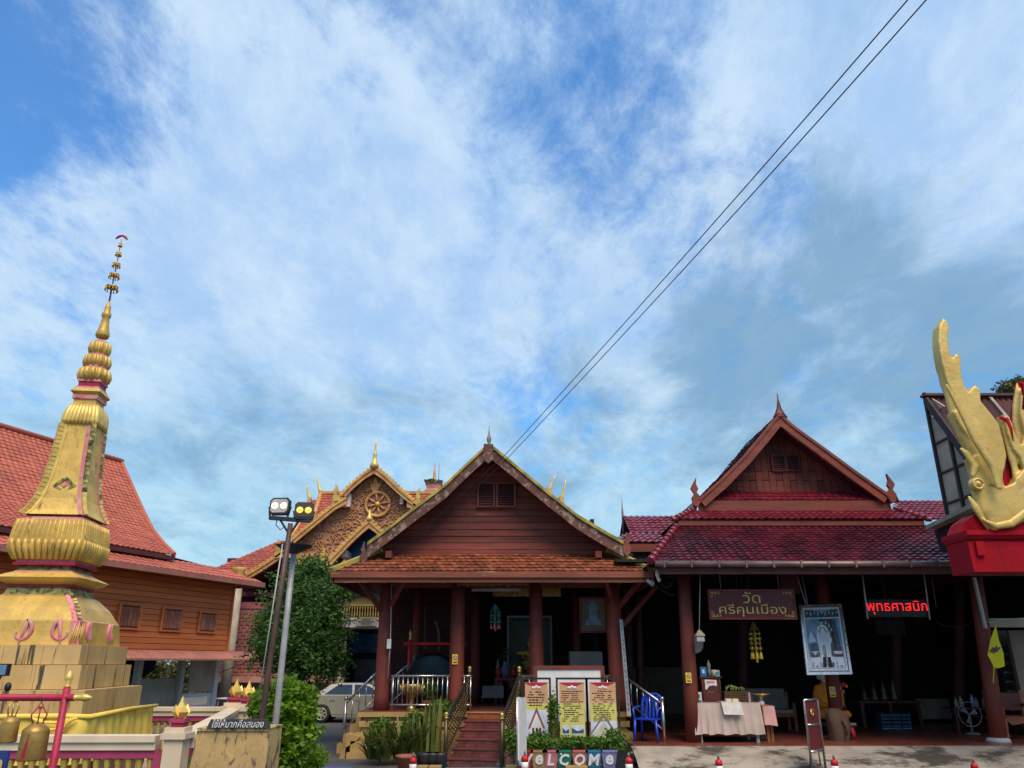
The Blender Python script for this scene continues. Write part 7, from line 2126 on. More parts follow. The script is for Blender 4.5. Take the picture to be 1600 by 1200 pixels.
# glass case with a seated golden figure, framed in white
a = at(792, 1050, 23.2); b = at(862, 962, 23.2)
gc_ = thing('glass_case', 'white framed glass case behind the porch columns', 'display case', ((a.x + b.x) / 2, 23.2, PZ))
for (xa, xb, za, zb_) in ((a.x, a.x + .05, a.z - .3, b.z), (b.x - .05, b.x, a.z - .3, b.z), (a.x + .05, b.x - .05, b.z - .06, b.z), (a.x + .05, b.x - .05, a.z - .3, a.z - .25)):
    MB().box(xa, xb, 23.2, 23.26, za, zb_).build('frame', 'lightgrey', gc_)
MB().box(a.x, b.x, 24.1, 24.15, a.z - .3, b.z).build('case_back', 'teal_print', gc_)
for (xa, xb) in ((.10, .36), (.62, .92)):
    MB().box(lerp(a.x, b.x, xa), lerp(a.x, b.x, xb), 24.05, 24.09, a.z + .1, b.z - .1).build('curtain', 'grey', gc_)
MB().box(a.x, b.x, 23.3, 24.1, PZ, a.z - .32).build('case_base', 'dark_red', gc_)
p = at(827, 1020, 23.6)
bu_ = MB()
bu_.ball((p.x, 23.6, p.z - .28), .20, 12, 8, 1.2, .8, .45).ball((p.x, 23.6, p.z - .05), .13, 12, 8, 1, .8, 1.5).ball((p.x, 23.6, p.z + .24), .085, 12, 8).tube([(p.x, 23.6, p.z + .28), (p.x, 23.6, p.z + .46)], [.05, .005], 8)
bu_.tube([(p.x - .14, 23.55, p.z + .05), (p.x - .20, 23.45, p.z - .12), (p.x - .08, 23.38, p.z - .2)], [.04, .035, .03], 8).tube([(p.x + .14, 23.55, p.z + .05), (p.x + .20, 23.45, p.z - .12), (p.x + .08, 23.38, p.z - .2)], [.04, .035, .03], 8).ball((p.x, 23.6, p.z - .42), .22, 12, 6, 1.2, .8, .3)
fig = remeshed(bu_, 'seated_figure', 'gold_bright', .022)
tag(fig, 'small seated golden figure inside the glass case', 'statue')
a = at(808, 1023, 22.9); b = at(848, 1018, 22.9)
yb = MB().box(a.x, b.x, 22.9, 22.93, a.z, b.z).build('yellow_ribbon', 'yellow_sign', None); tag(yb, 'narrow yellow ribbon board across the glass case', 'ribbon')
# framed picture, low cabinet
a = at(906, 989, 19.6); b = at(947, 933, 19.6)
fpz = thing('framed_picture', 'large brown framed picture of a white stupa hanging in the dark porch', 'picture', ((a.x + b.x) / 2, 19.6, a.z))
MB().box(a.x, b.x, 19.6, 19.64, a.z, b.z).build('picture_frame', 'beam', fpz)
MB().box(a.x + .05, b.x - .05, 19.585, 19.598, a.z + .05, b.z - .05).build('picture_sheet', 'tan_wall', fpz)
xm = (a.x + b.x) / 2; zb_ = a.z + .18
MB().xz([(xm - .2, zb_), (xm + .2, zb_), (xm + .16, zb_ + .12), (xm + .1, zb_ + .16), (xm + .09, zb_ + .36), (xm + .12, zb_ + .40), (xm, zb_ + .62), (xm - .12, zb_ + .40), (xm - .09, zb_ + .36), (xm - .1, zb_ + .16), (xm - .16, zb_ + .12)], 19.575, 19.583).build('stupa_print', 'bluegrey', fpz)
MB().bar((xm, 19.62, b.z), (xm, 19.62, 3.6), .01, .01).build('hanging_wire', 'black', fpz)
a = at(891, 1046, 19.4); b = at(941, 1018, 19.4)
cbx = MB().box(a.x, b.x, 19.4, 19.9, PZ, b.z).build('grey_cabinet', 'grey', None); tag(cbx, 'plain grey cabinet top showing above the whiteboard', 'cabinet')
# hanging mobiles
def mobile(u, vt, vb, Y, ztop, body, tassel, label, wpx):
    p = at(u, vt, Y); q = at(u, vb, Y); H_ = p.z - q.z; s_ = 1200 / (Y * CP); w_ = wpx / s_ / 2
    t = thing('hanging_mobile', label, 'mobile', (p.x, Y, q.z)); t['group'] = 'beaded mobiles hanging from the ceilings'
    MB().cyl((p.x, Y, p.z), (p.x, Y, ztop), .006, n=5).build('cord', 'black', t)
    MB().lathe((p.x, Y, p.z - H_ * .22), [(w_ * .95, 0), (w_ * .6, H_ * .08), (.02, H_ * .22)], 8, False).build('canopy', body, t)
    for k in range(7):
        an = k * 2 * math.pi / 7; x = p.x + math.cos(an) * w_ * .9; y = Y + math.sin(an) * w_ * .9
        MB().cyl((x, y, p.z - H_ * .2), (x, y, p.z - H_ * .78), .006, n=4).build('string', body, t)
        for j in range(4):
            MB().ball((x, y, p.z - H_ * (.30 + j * .12)), w_ * .22 * (1 + .3 * (j % 2)), 8, 5).build('bead', body, t)
        MB().tube([(x, y, p.z - H_ * .76), (x, y, p.z - H_ * .92)], [.012, .03], 6).build('tassel', tassel, t)
    MB().tube([(p.x, Y, p.z - H_ * .2), (p.x, Y, p.z - H_ * .85), (p.x, Y, q.z)], [.02, .02, .03], 6).build('centre_tassel', tassel, t)
mobile(774, 944, 986, 18.9, 3.7, 'teal', 'pink', 'green glass bead mobile with pink tassels hanging over the stair', 16)
mobile(1177, 971, 1035, 17.6, 3.9, 'brass', 'yellow_sign', 'tall gold and orange mobile hanging below the maroon name board', 17)
# no smoking stickers
def sticker(u, v, Y, w_, h_, label):
    p = at(u, v, Y)
    t = thing('no_smoking_sticker', label, 'sticker', (p.x, Y, p.z - h_ / 2)); t['group'] = 'yellow no smoking stickers on columns'
    MB().box(p.x - w_ / 2, p.x + w_ / 2, Y, Y + .004, p.z - h_ / 2, p.z + h_ / 2).build('sheet', 'yellow_sign', t)
    r = w_ * .33; c = (p.x, p.z + h_ * .14)
    MB().cyl((c[0], Y - .002, c[1]), (c[0], Y - .0005, c[1]), r * .85, n=16).build('white_disc', 'white', t)
    MB().tube([(c[0] + math.cos(a) * r, Y - .004, c[1] + math.sin(a) * r) for a in np.linspace(0, 2 * math.pi, 17)], r * .16, 5).build('red_ring', 'red', t)
    MB().bar((c[0] - r * .7, Y - .005, c[1] + r * .7), (c[0] + r * .7, Y - .005, c[1] - r * .7), .004, r * .28, up=(1, 0, 1)).build('red_bar', 'red', t)
    MB().box(c[0] - r * .6, c[0] + r * .5, Y - .004, Y - .002, c[1] - r * .14, c[1] + r * .10).build('cigarette', 'black', t)
    MB().box(p.x - w_ * .35, p.x + w_ * .35, Y - .002, Y - .0005, p.z - h_ * .38, p.z - h_ * .26).build('caption', 'ink', t)
sticker(711, 1030, 18.06, .125, .21, 'yellow no smoking sticker on the second porch column')
sticker(1076, 1059, 17.07, .12, .20, 'yellow no smoking sticker on the leftmost column of the temple hall')
sticker(1301, 1081, 18.22, .13, .21, 'yellow no smoking sticker on the column behind the stump')
# dog-like white rag ornament and camera at the corner of the eave
p = at(1027, 897, 16.9)
rg_ = MB().ball((p.x, 16.9, p.z), .07, 8, 6, .7, .7, 1.6).ball((p.x + .08, 16.9, p.z + .07), .045, 8, 6, 1, .7, 1).ball((p.x + .03, 16.9, p.z - .12), .05, 8, 6)
o_ = remeshed(rg_, 'white_rag', 'white', .02); tag(o_, 'crumpled white rag caught on the corner of the orange tiled eave', 'rag')
p = at(1015, 910, 16.9)
lm_ = thing('eave_spotlight', 'small grey spotlight below the right end of the eave', 'spotlight', (p.x, 16.9, p.z))
MB().tube([(p.x - .04, 16.95, p.z + .04), (p.x + .06, 16.85, p.z - .04)], [.035, .055], 10).build('lamp_body', 'lightgrey', lm_)
MB().tube([(p.x - .04, 16.95, p.z + .04), (p.x - .1, 17.1, p.z + .1)], .012, 5).build('arm', 'black', lm_)
wl_ = MB(); p = at(1040, 905, 17.0)
for k in range(4): wl_.tube([(p.x + math.cos(a) * (.16 - .02 * k), 17.0 + .02 * k, p.z + math.sin(a) * (.2 - .02 * k)) for a in np.linspace(0, 6.1, 16)], .006, 4)
wl_.tube([at(1030, 920, 17), at(1048, 930, 17), at(1066, 928, 17.2)], .012, 5)
o_ = wl_.build('cable_coil', 'wire', None); tag(o_, 'coil of black cable hanging between the two halls', 'cable')

# ================================================================== POWER CABLES
for (u0, v0, um, vm, ue, ve, lab) in ((1418, 0, 789, 711, 612, 872, 'upper left of the two black cables crossing the sky'), (1447, 0, 797, 712, 668, 838, 'lower right of the two black cables crossing the sky')):
    e_ = at(ue, ve, 16.9); mpt = at(um, vm, 15.2); s_ = at(u0, v0, 5.2)
    d_ = (s_ - at((u0 + um) / 2, (v0 + vm) / 2, 8.0)); 
    far_ = s_ + (s_ - at((u0 * .8 + um * .2), (v0 * .8 + vm * .2), 5.9)) * 3
    pts = [far_]
    for i in range(13):
        t_ = i / 12; uu = lerp(u0, um, t_); vv = lerp(v0, vm, t_) + 6 * math.sin(math.pi * t_)
        pts.append(at(uu, vv, 1 / lerp(1 / 5.2, 1 / 15.2, t_)))
    pts.append(e_)
    o_ = MB().tube(pts, .0065, 6).build('overhead_cable', 'wire', None); tag(o_, lab, 'cable', 'pair of overhead cables')

# ================================================================== CONTENTS OF THE TEMPLE HALL
# maroon name board
a = at(1109, 968, 17.0); b = at(1240, 921, 17.0)
nb_ = thing('name_board', 'maroon name board with gold Thai lettering and corner scrolls hanging under the eave', 'sign', ((a.x + b.x) / 2, 17.0, a.z))
MB().box(a.x, b.x, 17.0, 17.06, a.z, b.z).build('board', 'signboard', nb_)
for (x0, x1, z0, z1) in ((a.x, b.x, b.z - .035, b.z), (a.x, b.x, a.z, a.z + .035), (a.x, a.x + .035, a.z + .035, b.z - .035), (b.x - .035, b.x, a.z + .035, b.z - .035)):
    MB().box(x0, x1, 16.975, 16.998, z0, z1).build('frame', 'redwood', nb_)
xm = (a.x + b.x) / 2; W_ = b.x - a.x; H_ = b.z - a.z
place('lettering', text_mesh('lettering', 'วัด', 'sign_gold', width=W_ * .20, height=H_ * .38, extrude=.008, bold=0.0), nb_, (xm, 16.99, a.z + H_ * .73))
place('lettering', text_mesh('lettering', 'ศรีคุนเมือง', 'sign_gold', width=W_ * .77, height=H_ * .43, extrude=.008, bold=0.0), nb_, (xm, 16.99, a.z + H_ * .30))
for sx in (-1, 1):
    for sz in (-1, 1):
        cx = xm + sx * (W_ / 2 - .055); cz = (a.z + b.z) / 2 + sz * (H_ / 2 - .055)
        co = MB()
        co.tube([(cx - sx * .20, 16.99, cz), (cx, 16.99, cz), (cx, 16.99, cz - sz * .12)], .006, 5)
        for k in range(3):
            r = .030 - .006 * k
            co.tube([(cx - sx * (.04 + .07 * k) + sx * r * math.cos(t) * (1 - t / 8), 16.988, cz - sz * .032 + sz * r * math.sin(t) * (1 - t / 8)) for t in np.linspace(0, 5.5, 9)], .008, 5)
        co.tube([(cx - sx * .02, 16.988, cz - sz * .06), (cx - sx * .04, 16.988, cz - sz * .08), (cx - sx * .01, 16.988, cz - sz * .11)], .009, 5)
        co.build('corner_scroll', 'sign_gold', nb_)
for x in (a.x + .3, b.x - .3): MB().cyl((x, 17.03, b.z), (x, 17.03, 3.99), .008, n=5).build('hanger', 'grey', nb_)
# red LED display
a = at(1354, 964, 17.5); b = at(1449, 937, 17.5)
ld = thing('led_display', 'lit red LED text display hung on two thin rods in the dark hall', 'display', ((a.x + b.x) / 2, 17.5, a.z))
MB().box(a.x, b.x, 17.5, 17.58, a.z, b.z).build('housing', 'black', ld)
lt_ = text_mesh('led_text', 'พุทธศาสนิก', 'led', width=(b.x - a.x) * .95, height=(b.z - a.z) * .78, extrude=.003, bold=0.0)
place('led_text', lt_, ld, ((a.x + b.x) / 2, 17.494, (a.z + b.z) / 2 + .01))
gm_ = MB()
for k in range(13):
    z_ = lerp(a.z + .02, b.z - .02, k / 12); gm_.box(a.x + .01, b.x - .01, 17.480, 17.484, z_ - .0045, z_ + .0045)
gm_.build('led_mask', 'black', ld, kind='stuff')
for (u0, v0, u1, v1) in ((1347, 893, 1356, 967), (1443, 893, 1453, 968)):
    p = at(u0, v0, 17.45); q = at(u1, v1, 17.45)
    MB().cyl(p, q, .018, n=6).build('rod', 'lightgrey', ld)
a = at(1370, 992, 20.5); b = at(1412, 968, 20.5)
mo = MB().box(a.x, b.x, 20.5, 20.58, a.z, b.z).build('monitor', 'dark', None); tag(mo, 'dark screen mounted deep in the hall below the red display', 'monitor')
MB().box((a.x + b.x) / 2 - .05, (a.x + b.x) / 2 + .05, 20.52, 20.6, b.z, 3.99).build('arm', 'dark', mo)

# portrait poster in a silver frame on the second column
Yp = 17.75
TL, TR_, BR, BL = at(1248, 945, Yp + .25), at(1314, 943, Yp + .25), at(1331, 1053, Yp - .1), at(1260, 1054, Yp - .1)
fw = thing('framed_poster', 'tall silver framed poster of a standing figure in a long white coat', 'poster', ((BL.x + BR.x) / 2, Yp, BL.z))
def Q(s_, t_, o=0.0):
    p = BL.lerp(BR, s_).lerp(TL.lerp(TR_, s_), t_)
    return p + Vector((0, -1, -.18)).normalized() * o
def pr_(poly, nm, mt, o0, o1=None):
    pts = [Q(s_, t_, o0) for s_, t_ in poly]
    return MB().prism(pts, Vector((0, .6, .1)).normalized() * .006).build(nm, mt, fw)
MB().prism([Q(0, 0), Q(1, 0), Q(1, 1), Q(0, 1)], (0, .03, .004)).build('backing', 'grey', fw)
for poly in ([(0, 0), (1, 0), (.95, .035), (.05, .035)], [(0, 1), (1, 1), (.95, .965), (.05, .965)], [(0, 0), (.055, .035), (.055, .965), (0, 1)], [(1, 0), (.945, .035), (.945, .965), (1, 1)]):
    pts = [Q(s_, t_, .035) for s_, t_ in poly]; MB().prism(pts, Q(.5, .5) - Q(.5, .5, .035)).build('frame', 'steel', fw)
pr_([(.07, .05), (.93, .05), (.93, .95), (.07, .95)], 'print_white', 'white_print', .008)
pr_([(.11, .08), (.89, .08), (.89, .92), (.11, .92)], 'print_background', 'bluegrey', .012)
pr_([(.11, .80), (.89, .80), (.89, .92), (.75, .92), (.52, .875), (.48, .875), (.25, .92), (.11, .92)], 'print_curtain', 'teal_print', .016)
for k in range(9): pr_([(.15 + k * .085, .86 - .02 * (k % 2)), (.18 + k * .085, .86 - .02 * (k % 2)), (.165 + k * .085, .90)], 'print_tassel', 'white_print', .020)
pr_([(.11, .79), (.89, .79), (.89, .805), (.11, .805)], 'print_rail', 'white_print', .019)
pr_([(.50, .25), (.86, .25), (.80, .78), (.50, .78)], 'print_window', 'teal_print', .015)
pr_([(.70, .30), (.76, .30), (.70, .77), (.64, .77)], 'print_drape', 'signboard', .019)
for (x, z_) in ((.55, .70), (.62, .66), (.60, .55), (.66, .60), (.56, .50)): pr_([(x, z_), (x + .04, z_ + .01), (x + .02, z_ + .06)], 'print_light', 'white_print', .019)
pr_([(.12, .09), (.88, .09), (.86, .24), (.12, .24)], 'print_floor', 'white_print', .016)
pr_([(.14, .26), (.34, .26), (.34, .42), (.26, .44), (.14, .42)], 'print_table', 'teal_print', .018)
pr_([(.18, .12), (.30, .12), (.26, .20), (.27, .30), (.36, .32), (.14, .32), (.22, .30), (.22, .20)], 'print_stand', 'white_print', .021)
pr_([(.70, .12), (.84, .12), (.80, .20), (.86, .32), (.66, .32), (.75, .20)], 'print_stand', 'white_print', .021)
pr_([(.68, .24), (.86, .24), (.86, .28), (.68, .28)], 'print_band', 'signboard', .023)
pr_([(.36, .24), (.60, .24), (.62, .55), (.58, .66), (.50, .70), (.44, .70), (.36, .66), (.32, .52)], 'print_coat', 'white', .024)
pr_([(.42, .12), (.50, .12), (.49, .40), (.46, .42), (.43, .40)], 'print_trousers', 'bluegrey', .026)
pr_([(.38, .10), (.46, .10), (.47, .24), (.41, .24)], 'print_boot', 'ink', .028)
pr_([(.50, .10), (.60, .10), (.57, .24), (.51, .24)], 'print_boot', 'ink', .028)
pr_([(.34, .50), (.42, .40), (.50, .44), (.48, .48), (.42, .47), (.38, .56)], 'print_sleeve', 'white_print', .027)
for k in range(6):
    x0 = .37 + k * .04
    pr_([(x0, .27), (x0 + .008, .27), (x0 + .012, .60), (x0 + .004, .60)], 'print_fold', 'bluegrey', .0255)
pr_([(.36, .60), (.44, .68), (.46, .66), (.39, .57)], 'print_collar', 'bluegrey', .0265)
pr_([(.58, .60), (.50, .68), (.48, .66), (.55, .57)], 'print_collar', 'bluegrey', .0265)
pr_([(.60, .60), (.66, .48), (.60, .40), (.56, .42), (.60, .48), (.56, .56)], 'print_sleeve', 'white_print', .0268)
pr_([(.12, .44), (.30, .46), (.24, .56), (.20, .62), (.16, .55)], 'print_shrine', 'white_print', .0175)
pr_([(.14, .24), (.30, .24), (.28, .27), (.16, .27)], 'print_band', 'signboard', .0225)
for k in range(8): pr_([(.14 + k * .09, .10), (.19 + k * .09, .10), (.20 + k * .09, .15), (.16 + k * .09, .18)], 'print_carpet', 'teal_print' if k % 2 else 'bluegrey', .0185)
pr_([(.43, .71), (.49, .71), (.50, .745), (.485, .765), (.445, .765), (.43, .745)], 'print_head', 'skin_print', .026)
pr_([(.43, .745), (.50, .745), (.495, .775), (.465, .785), (.435, .775)], 'print_hair', 'ink', .028)
MB().tube([at(1245, 898, 18.0), at(1259, 944, 17.98)], .012, 5).build('hanging_cord', 'lightgrey', fw)
MB().tube([at(1253, 898, 18.0), at(1262, 944, 17.98)], .008, 5).build('hanging_cord', 'lightgrey', fw)
a = at(1222, 928, 18.6); b = at(1247, 896, 18.6)
hp = MB().box(a.x, b.x, 18.6, 18.62, a.z, b.z).build('hanging_paper', 'dark_red', None); tag(hp, 'faint reddish sheet hanging behind the name board', 'sheet')

# small lantern and round basket
p = at(1094, 1003, 16.9)
ln = thing('bird_house_lamp', 'small white house shaped lantern hanging beside the leftmost hall column', 'lantern', (p.x, 16.9, p.z))
MB().sq((p.x, 16.9), [(.07, .07, p.z), (.08, .08, p.z + .02), (.075, .075, p.z + .12)]).build('lantern_box', 'lightgrey', ln)
MB().sq((p.x, 16.9), [(.10, .10, p.z + .12), (.02, .02, p.z + .24)]).build('lantern_roof', 'panel_grey', ln)
MB().cyl((p.x + .0, 16.9, p.z + .22), (at(1087, 900, 16.9).x + .1, 16.9, at(1087, 897, 16.9).z), .010, n=6).build('rod', 'lightgrey', ln)
for dx in (-.04, .03): MB().cyl((p.x + dx, 16.9, p.z - .05), (p.x + dx, 16.9, p.z), .008, n=5).build('pendant', 'lightgrey', ln)
p = at(1086, 1007, 17.6)
ba = MB().tube([(p.x, 17.6, p.z), (p.x, 17.64, p.z)], [.18, .16], 20).build('round_tray', 'grey', None); tag(ba, 'round grey woven tray hanging behind the leftmost hall column', 'tray')

# draped offering table
def draped(u0, u1, vt, vb, Y, dep, mt, label, waves, legs_to=FZ, vleg=None, flare=.06, amp=.022, swoop=0):
    a = at(u0, vt, Y); b = at(u1, vt, Y); zt = (a.z + b.z) / 2; zb2 = at(u0, vb, Y).z
    t = thing('offering_table', label, 'table', ((a.x + b.x) / 2, Y + dep / 2, FZ))
    MB().box(a.x, b.x, Y, Y + dep, zt - .04, zt - .008).build('tabletop', 'bench_wood', t)
    for x in (a.x + .08, b.x - .08):
        for y in (Y + .06, Y + dep - .06): MB().box(x - .03, x + .03, y - .03, y + .03, FZ, zt - .04).build('leg', 'bench_wood' if mt != 'skirt_cloth' else 'lightgrey', t)
    path = [(a.x, Y + dep), (a.x - .0, Y), (b.x, Y), (b.x, Y + dep)]
    pts = [Vector((x, y, 0)) for x, y in path]; pe = poly_edge(pts); N = waves * 8; rws = 7; vs = []
    ctr = Vector(((a.x + b.x) / 2, Y + dep / 2, 0))
    for i in range(N + 1):
        t_ = i / N; p0 = pe(t_); ph = i / 8 * 2 * math.pi + .9 * math.sin(i * .21)
        d_ = (p0 - ctr); d_ = Vector((d_.x * .35, d_.y * 1.0, 0)).normalized()
        for r_ in range(rws + 1):
            s_ = r_ / rws
            off = s_ ** .7 * (amp * math.sin(ph) + amp * .6 * math.sin(ph * .43 + .7)) + flare * s_ + amp
            q_ = p0 + d_ * off
            vs.append((q_.x + amp * .6 * s_ * math.cos(ph), q_.y, lerp(zt - .004, zb2 + .012 * math.sin(ph * .5), s_)))
    fs = [(i * (rws + 1) + r_, (i + 1) * (rws + 1) + r_, (i + 1) * (rws + 1) + r_ + 1, i * (rws + 1) + r_ + 1) for i in range(N) for r_ in range(rws)]
    n0 = len(vs); vs += [(a.x - amp, Y - amp, zt), (b.x + amp, Y - amp, zt), (b.x + amp, Y + dep + amp, zt), (a.x - amp, Y + dep + amp, zt)]
    m_ = MB().add(vs, fs, True); m_.f.append((n0, n0 + 1, n0 + 2, n0 + 3)); m_.sm.append(False)
    c_ = m_.build('tablecloth', mt, None); c_['label'] = label.split(',')[0].replace('offering table', 'pleated cloth covering the offering table').replace('small side table', 'pink cloth covering the small side table'); c_['category'] = 'tablecloth'
    return t, zt
t_a, ztab = draped(1086, 1186, 1098, 1147, 17.15, .8, 'skirt_cloth', 'long offering table in beige pleats, the larger of the two tables', 20)
t_b, ztab2 = draped(1191, 1209, 1103, 1133, 17.35, .6, 'pink_cloth', 'small side table in pink, next to the long beige one', 6, flare=.10)
a = at(1127, 1099, 17.05); b = at(1160, 1117, 17.05)
wc_ = MB().prism([(a.x, 17.06, ztab + .012), (b.x, 17.06, ztab + .012), (b.x + .02, 17.0, b.z), (a.x + .03, 17.0, b.z + .01)], (0, .006, 0)).prism([(a.x, 17.06, ztab + .012), (b.x, 17.06, ztab + .012), (b.x, 17.4, ztab + .012), (a.x, 17.4, ztab + .012)], (0, 0, .006)).build('white_cloth', 'paper', None)
tag(wc_, 'white cloth hanging over the front edge of the long table', 'cloth')
for (u0, u1, lab) in ((1134, 1143, 'left stack of cream paper slips on the white cloth'), (1144, 1154, 'right stack of cream paper slips on the white cloth')):
    a = at(u0, 1098, 17.2); b = at(u1, 1098, 17.2)
    o_ = MB().box(a.x, b.x - .01, 17.15, 17.28, ztab + .02, ztab + .075).build('paper_stack', 'cream', None); tag(o_, lab, 'paper')
# donation cabinet and things on it
a = at(1097, 1096, 17.35); b = at(1126, 1057, 17.35)
dc = thing('donation_box', 'dark mahogany donation box with a torn white label on the long table', 'box', ((a.x + b.x) / 2, 17.5, ztab))
MB().box(a.x + .02, b.x - .02, 17.36, 17.7, ztab + .04, b.z - .03).build('body', 'mahogany', dc)
MB().box(a.x - .02, b.x + .02, 17.33, 17.73, ztab + .004, ztab + .038).build('plinth', 'mahogany', dc)
MB().box(a.x - .02, b.x + .02, 17.33, 17.73, b.z - .028, b.z).build('lid', 'mahogany', dc)
for x in (a.x + .03, b.x - .03): MB().cyl((x, 17.35, ztab + .04), (x, 17.35, b.z - .03), .014, n=8).build('pilaster', 'mahogany', dc)
lx0, lx1 = a.x + .09, b.x - .09; lz = b.z - .06
MB().xz([(lx0, lz), (lx1 - .01, lz - .01), (lx1, lz - .12), (lx1 - .04, lz - .13), (lx1 - .06, lz - .11), (lx0 + .08, lz - .13), (lx0 + .03, lz - .20), (lx0 + .0, lz - .19)], 17.350, 17.355).build('torn_label', 'whiteband', dc)
MB().box(lx0 + .04, lx1 - .05, 17.345, 17.349, lz - .07, lz - .03).build('label_print', 'pink', dc)
MB().box(lx0 + .05, lx1 - .08, 17.35, 17.357, lz - .25, lz - .24).build('slot', 'brass', dc)
zd = b.z
def small(nm, mt, u0, u1, z0, z1, Y, lab, cat, parts=()):
    a_ = at(u0, 1060, Y); b_ = at(u1, 1060, Y)
    o_ = MB().box(a_.x, b_.x, Y, Y + .05, z0, z1).build(nm, mt, None); tag(o_, lab, cat); return o_, a_.x, b_.x
M['cyan_card'] = pm('cyan_card', (.02, .22, .50), None, 4, .5, rnd=0)
o_, x0, x1 = small('blue_card', 'cyan_card', 1095, 1105, zd + .002, zd + .19, 17.45, 'blue card standing on top of the donation box', 'card')
MB().box(x0 + .035, x1 - .045, 17.44, 17.448, zd + .06, zd + .14).build('white_mark', 'white', o_)
p = at(1108, 1050, 17.5)
o_ = MB().lathe((p.x, 17.5, zd + .002), [(.035, 0), (.035, .12), (.03, .16), (.04, .20), (.035, .25), (.015, .29), (.006, .33)], 10).build('bottle', 'panel_grey', None); tag(o_, 'small pale bottle between the blue card and the round tissue tub', 'bottle')
p = at(1114, 1050, 17.5)
o_ = MB().lathe((p.x + .02, 17.5, zd + .002), [(.06, 0), (.06, .11), (.05, .13)], 16).build('tissue_tub', 'cream', None); tag(o_, 'round cream tissue tub on the right of the donation box lid', 'tub')
o_, x0, x1 = small('tissue_box', 'lightgrey', 1118, 1125, zd + .002, zd + .125, 17.45, 'small white and aqua box at the right end of the donation box lid', 'box')
MB().box(x0 + .01, x1 - .01, 17.44, 17.448, zd + .03, zd + .09).build('aqua_print', 'turq', o_)
a = at(1086, 1097, 17.25); b = at(1096, 1084, 17.25)
o_ = MB().box(a.x, b.x, 17.25, 17.27, ztab + .004, ztab + .20).build('table_card', 'white', None); tag(o_, 'white and green card standing at the left end of the long table', 'card')
MB().box(a.x + .01, b.x - .01, 17.24, 17.248, ztab + .01, ztab + .05).build('green_band', 'green', o_)
MB().box(a.x + .035, b.x - .035, 17.24, 17.248, ztab + .09, ztab + .16).build('green_mark', 'green', o_)
# basket of bananas
p = at(1148, 1090, 17.55)
bk = thing('fruit_basket', 'low wicker basket on the long table', 'basket', (p.x, 17.55, ztab))
MB().box(p.x - .24, p.x + .24, 17.40, 17.72, ztab + .004, ztab + .02).build('base', 'basket', bk)
for k in range(12):
    x = p.x - .23 + k * .042
    MB().box(x - .008, x + .008, 17.395, 17.405, ztab + .02, ztab + .19).build('wicker_stake', 'basket', bk)
for zz_ in (.05, .10, .15, .195): MB().box(p.x - .25, p.x + .25, 17.385, 17.395, ztab + zz_ - .012, ztab + zz_ + .012).build('wicker_band', 'basket', bk)
for x in (-.25, .24): MB().box(p.x + x, p.x + x + .012, 17.4, 17.72, ztab + .02, ztab + .2).build('side', 'basket', bk)
MB().box(p.x - .25, p.x + .25, 17.72, 17.735, ztab + .02, ztab + .2).build('side', 'basket', bk)
bn = thing('banana_hand', 'pile of greenish bananas heaped in the wicker basket', 'bananas', (p.x, 17.55, ztab + .2))
for k in range(11):
    an = random.uniform(-.9, .9); x = p.x - .17 + k * .034
    MB().tube([(x - .08 * an, 17.5, ztab + .19), (x - .05 * an, 17.48, ztab + .25 + .02 * (k % 3)), (x + .02 * an, 17.50, ztab + .29 + .03 * math.sin(k * .55)), (x + .08 * an, 17.55, ztab + .27)], [.012, .022, .022, .010], 7).build('banana', 'banana', bn)
for k, (u, mt, lab) in enumerate(((1166, 'crimson', 'red covered book standing at the right end of the long table'), (1170, 'lightgrey', 'grey covered book standing between the red book and the tray'), (1173.5, 'dark_red', 'dark book standing last in the row on the long table'))):
    p = at(u, 1090, 17.45); o_ = MB().box(p.x - .022, p.x + .018, 17.4, 17.6, ztab + .004, ztab + .20 - .01 * k).build('book', mt, None); tag(o_, lab, 'book')
p = at(1187, 1098, 17.5)
tt = thing('pedestal_tray', 'gold pedestal tray standing on a white base by the pink cloth', 'tray', (p.x + .03, 17.5, ztab))
MB().lathe((p.x + .02, 17.45, ztab2 + .004), [(.05, 0), (.065, .05), (.05, .09)], 14).build('white_base', 'whiteband', tt)
MB().lathe((p.x + .02, 17.45, ztab2 + .095), [(.05, 0), (.03, .03), (.05, .07), (.08, .10), (.19, .125), (.20, .14), (.18, .135)], 20).build('tray', 'brass', tt)
# padded bench behind
a = at(1203, 1138, 20.0); b = at(1241, 1090, 20.0)
pbn = thing('padded_bench', 'wooden bench with patterned cushion behind the pink side table', 'bench', ((a.x + b.x) / 2, 20.2, FZ))
for x in (a.x - .5, b.x - .03):
    for y in (20.0, 20.5): MB().box(x - .03, x + .03, y - .03, y + .03, FZ, FZ + (.62 if y < 20.2 else .85)).build('leg', 'bench_wood', pbn)
MB().box(a.x - .5, b.x, 19.98, 20.03, FZ + .30, FZ + .38).build('seat_rail', 'bench_wood', pbn)
MB().box(a.x - .48, b.x - .05, 20.0, 20.5, FZ + .385, FZ + .46).build('seat_cushion', 'panel_grey', pbn)
MB().prism([(a.x - .48, 20.42, FZ + .465), (b.x - .06, 20.42, FZ + .465), (b.x - .06, 20.55, FZ + .92), (a.x - .48, 20.55, FZ + .92)], (0, .08, 0)).build('back_cushion', 'grey', pbn)

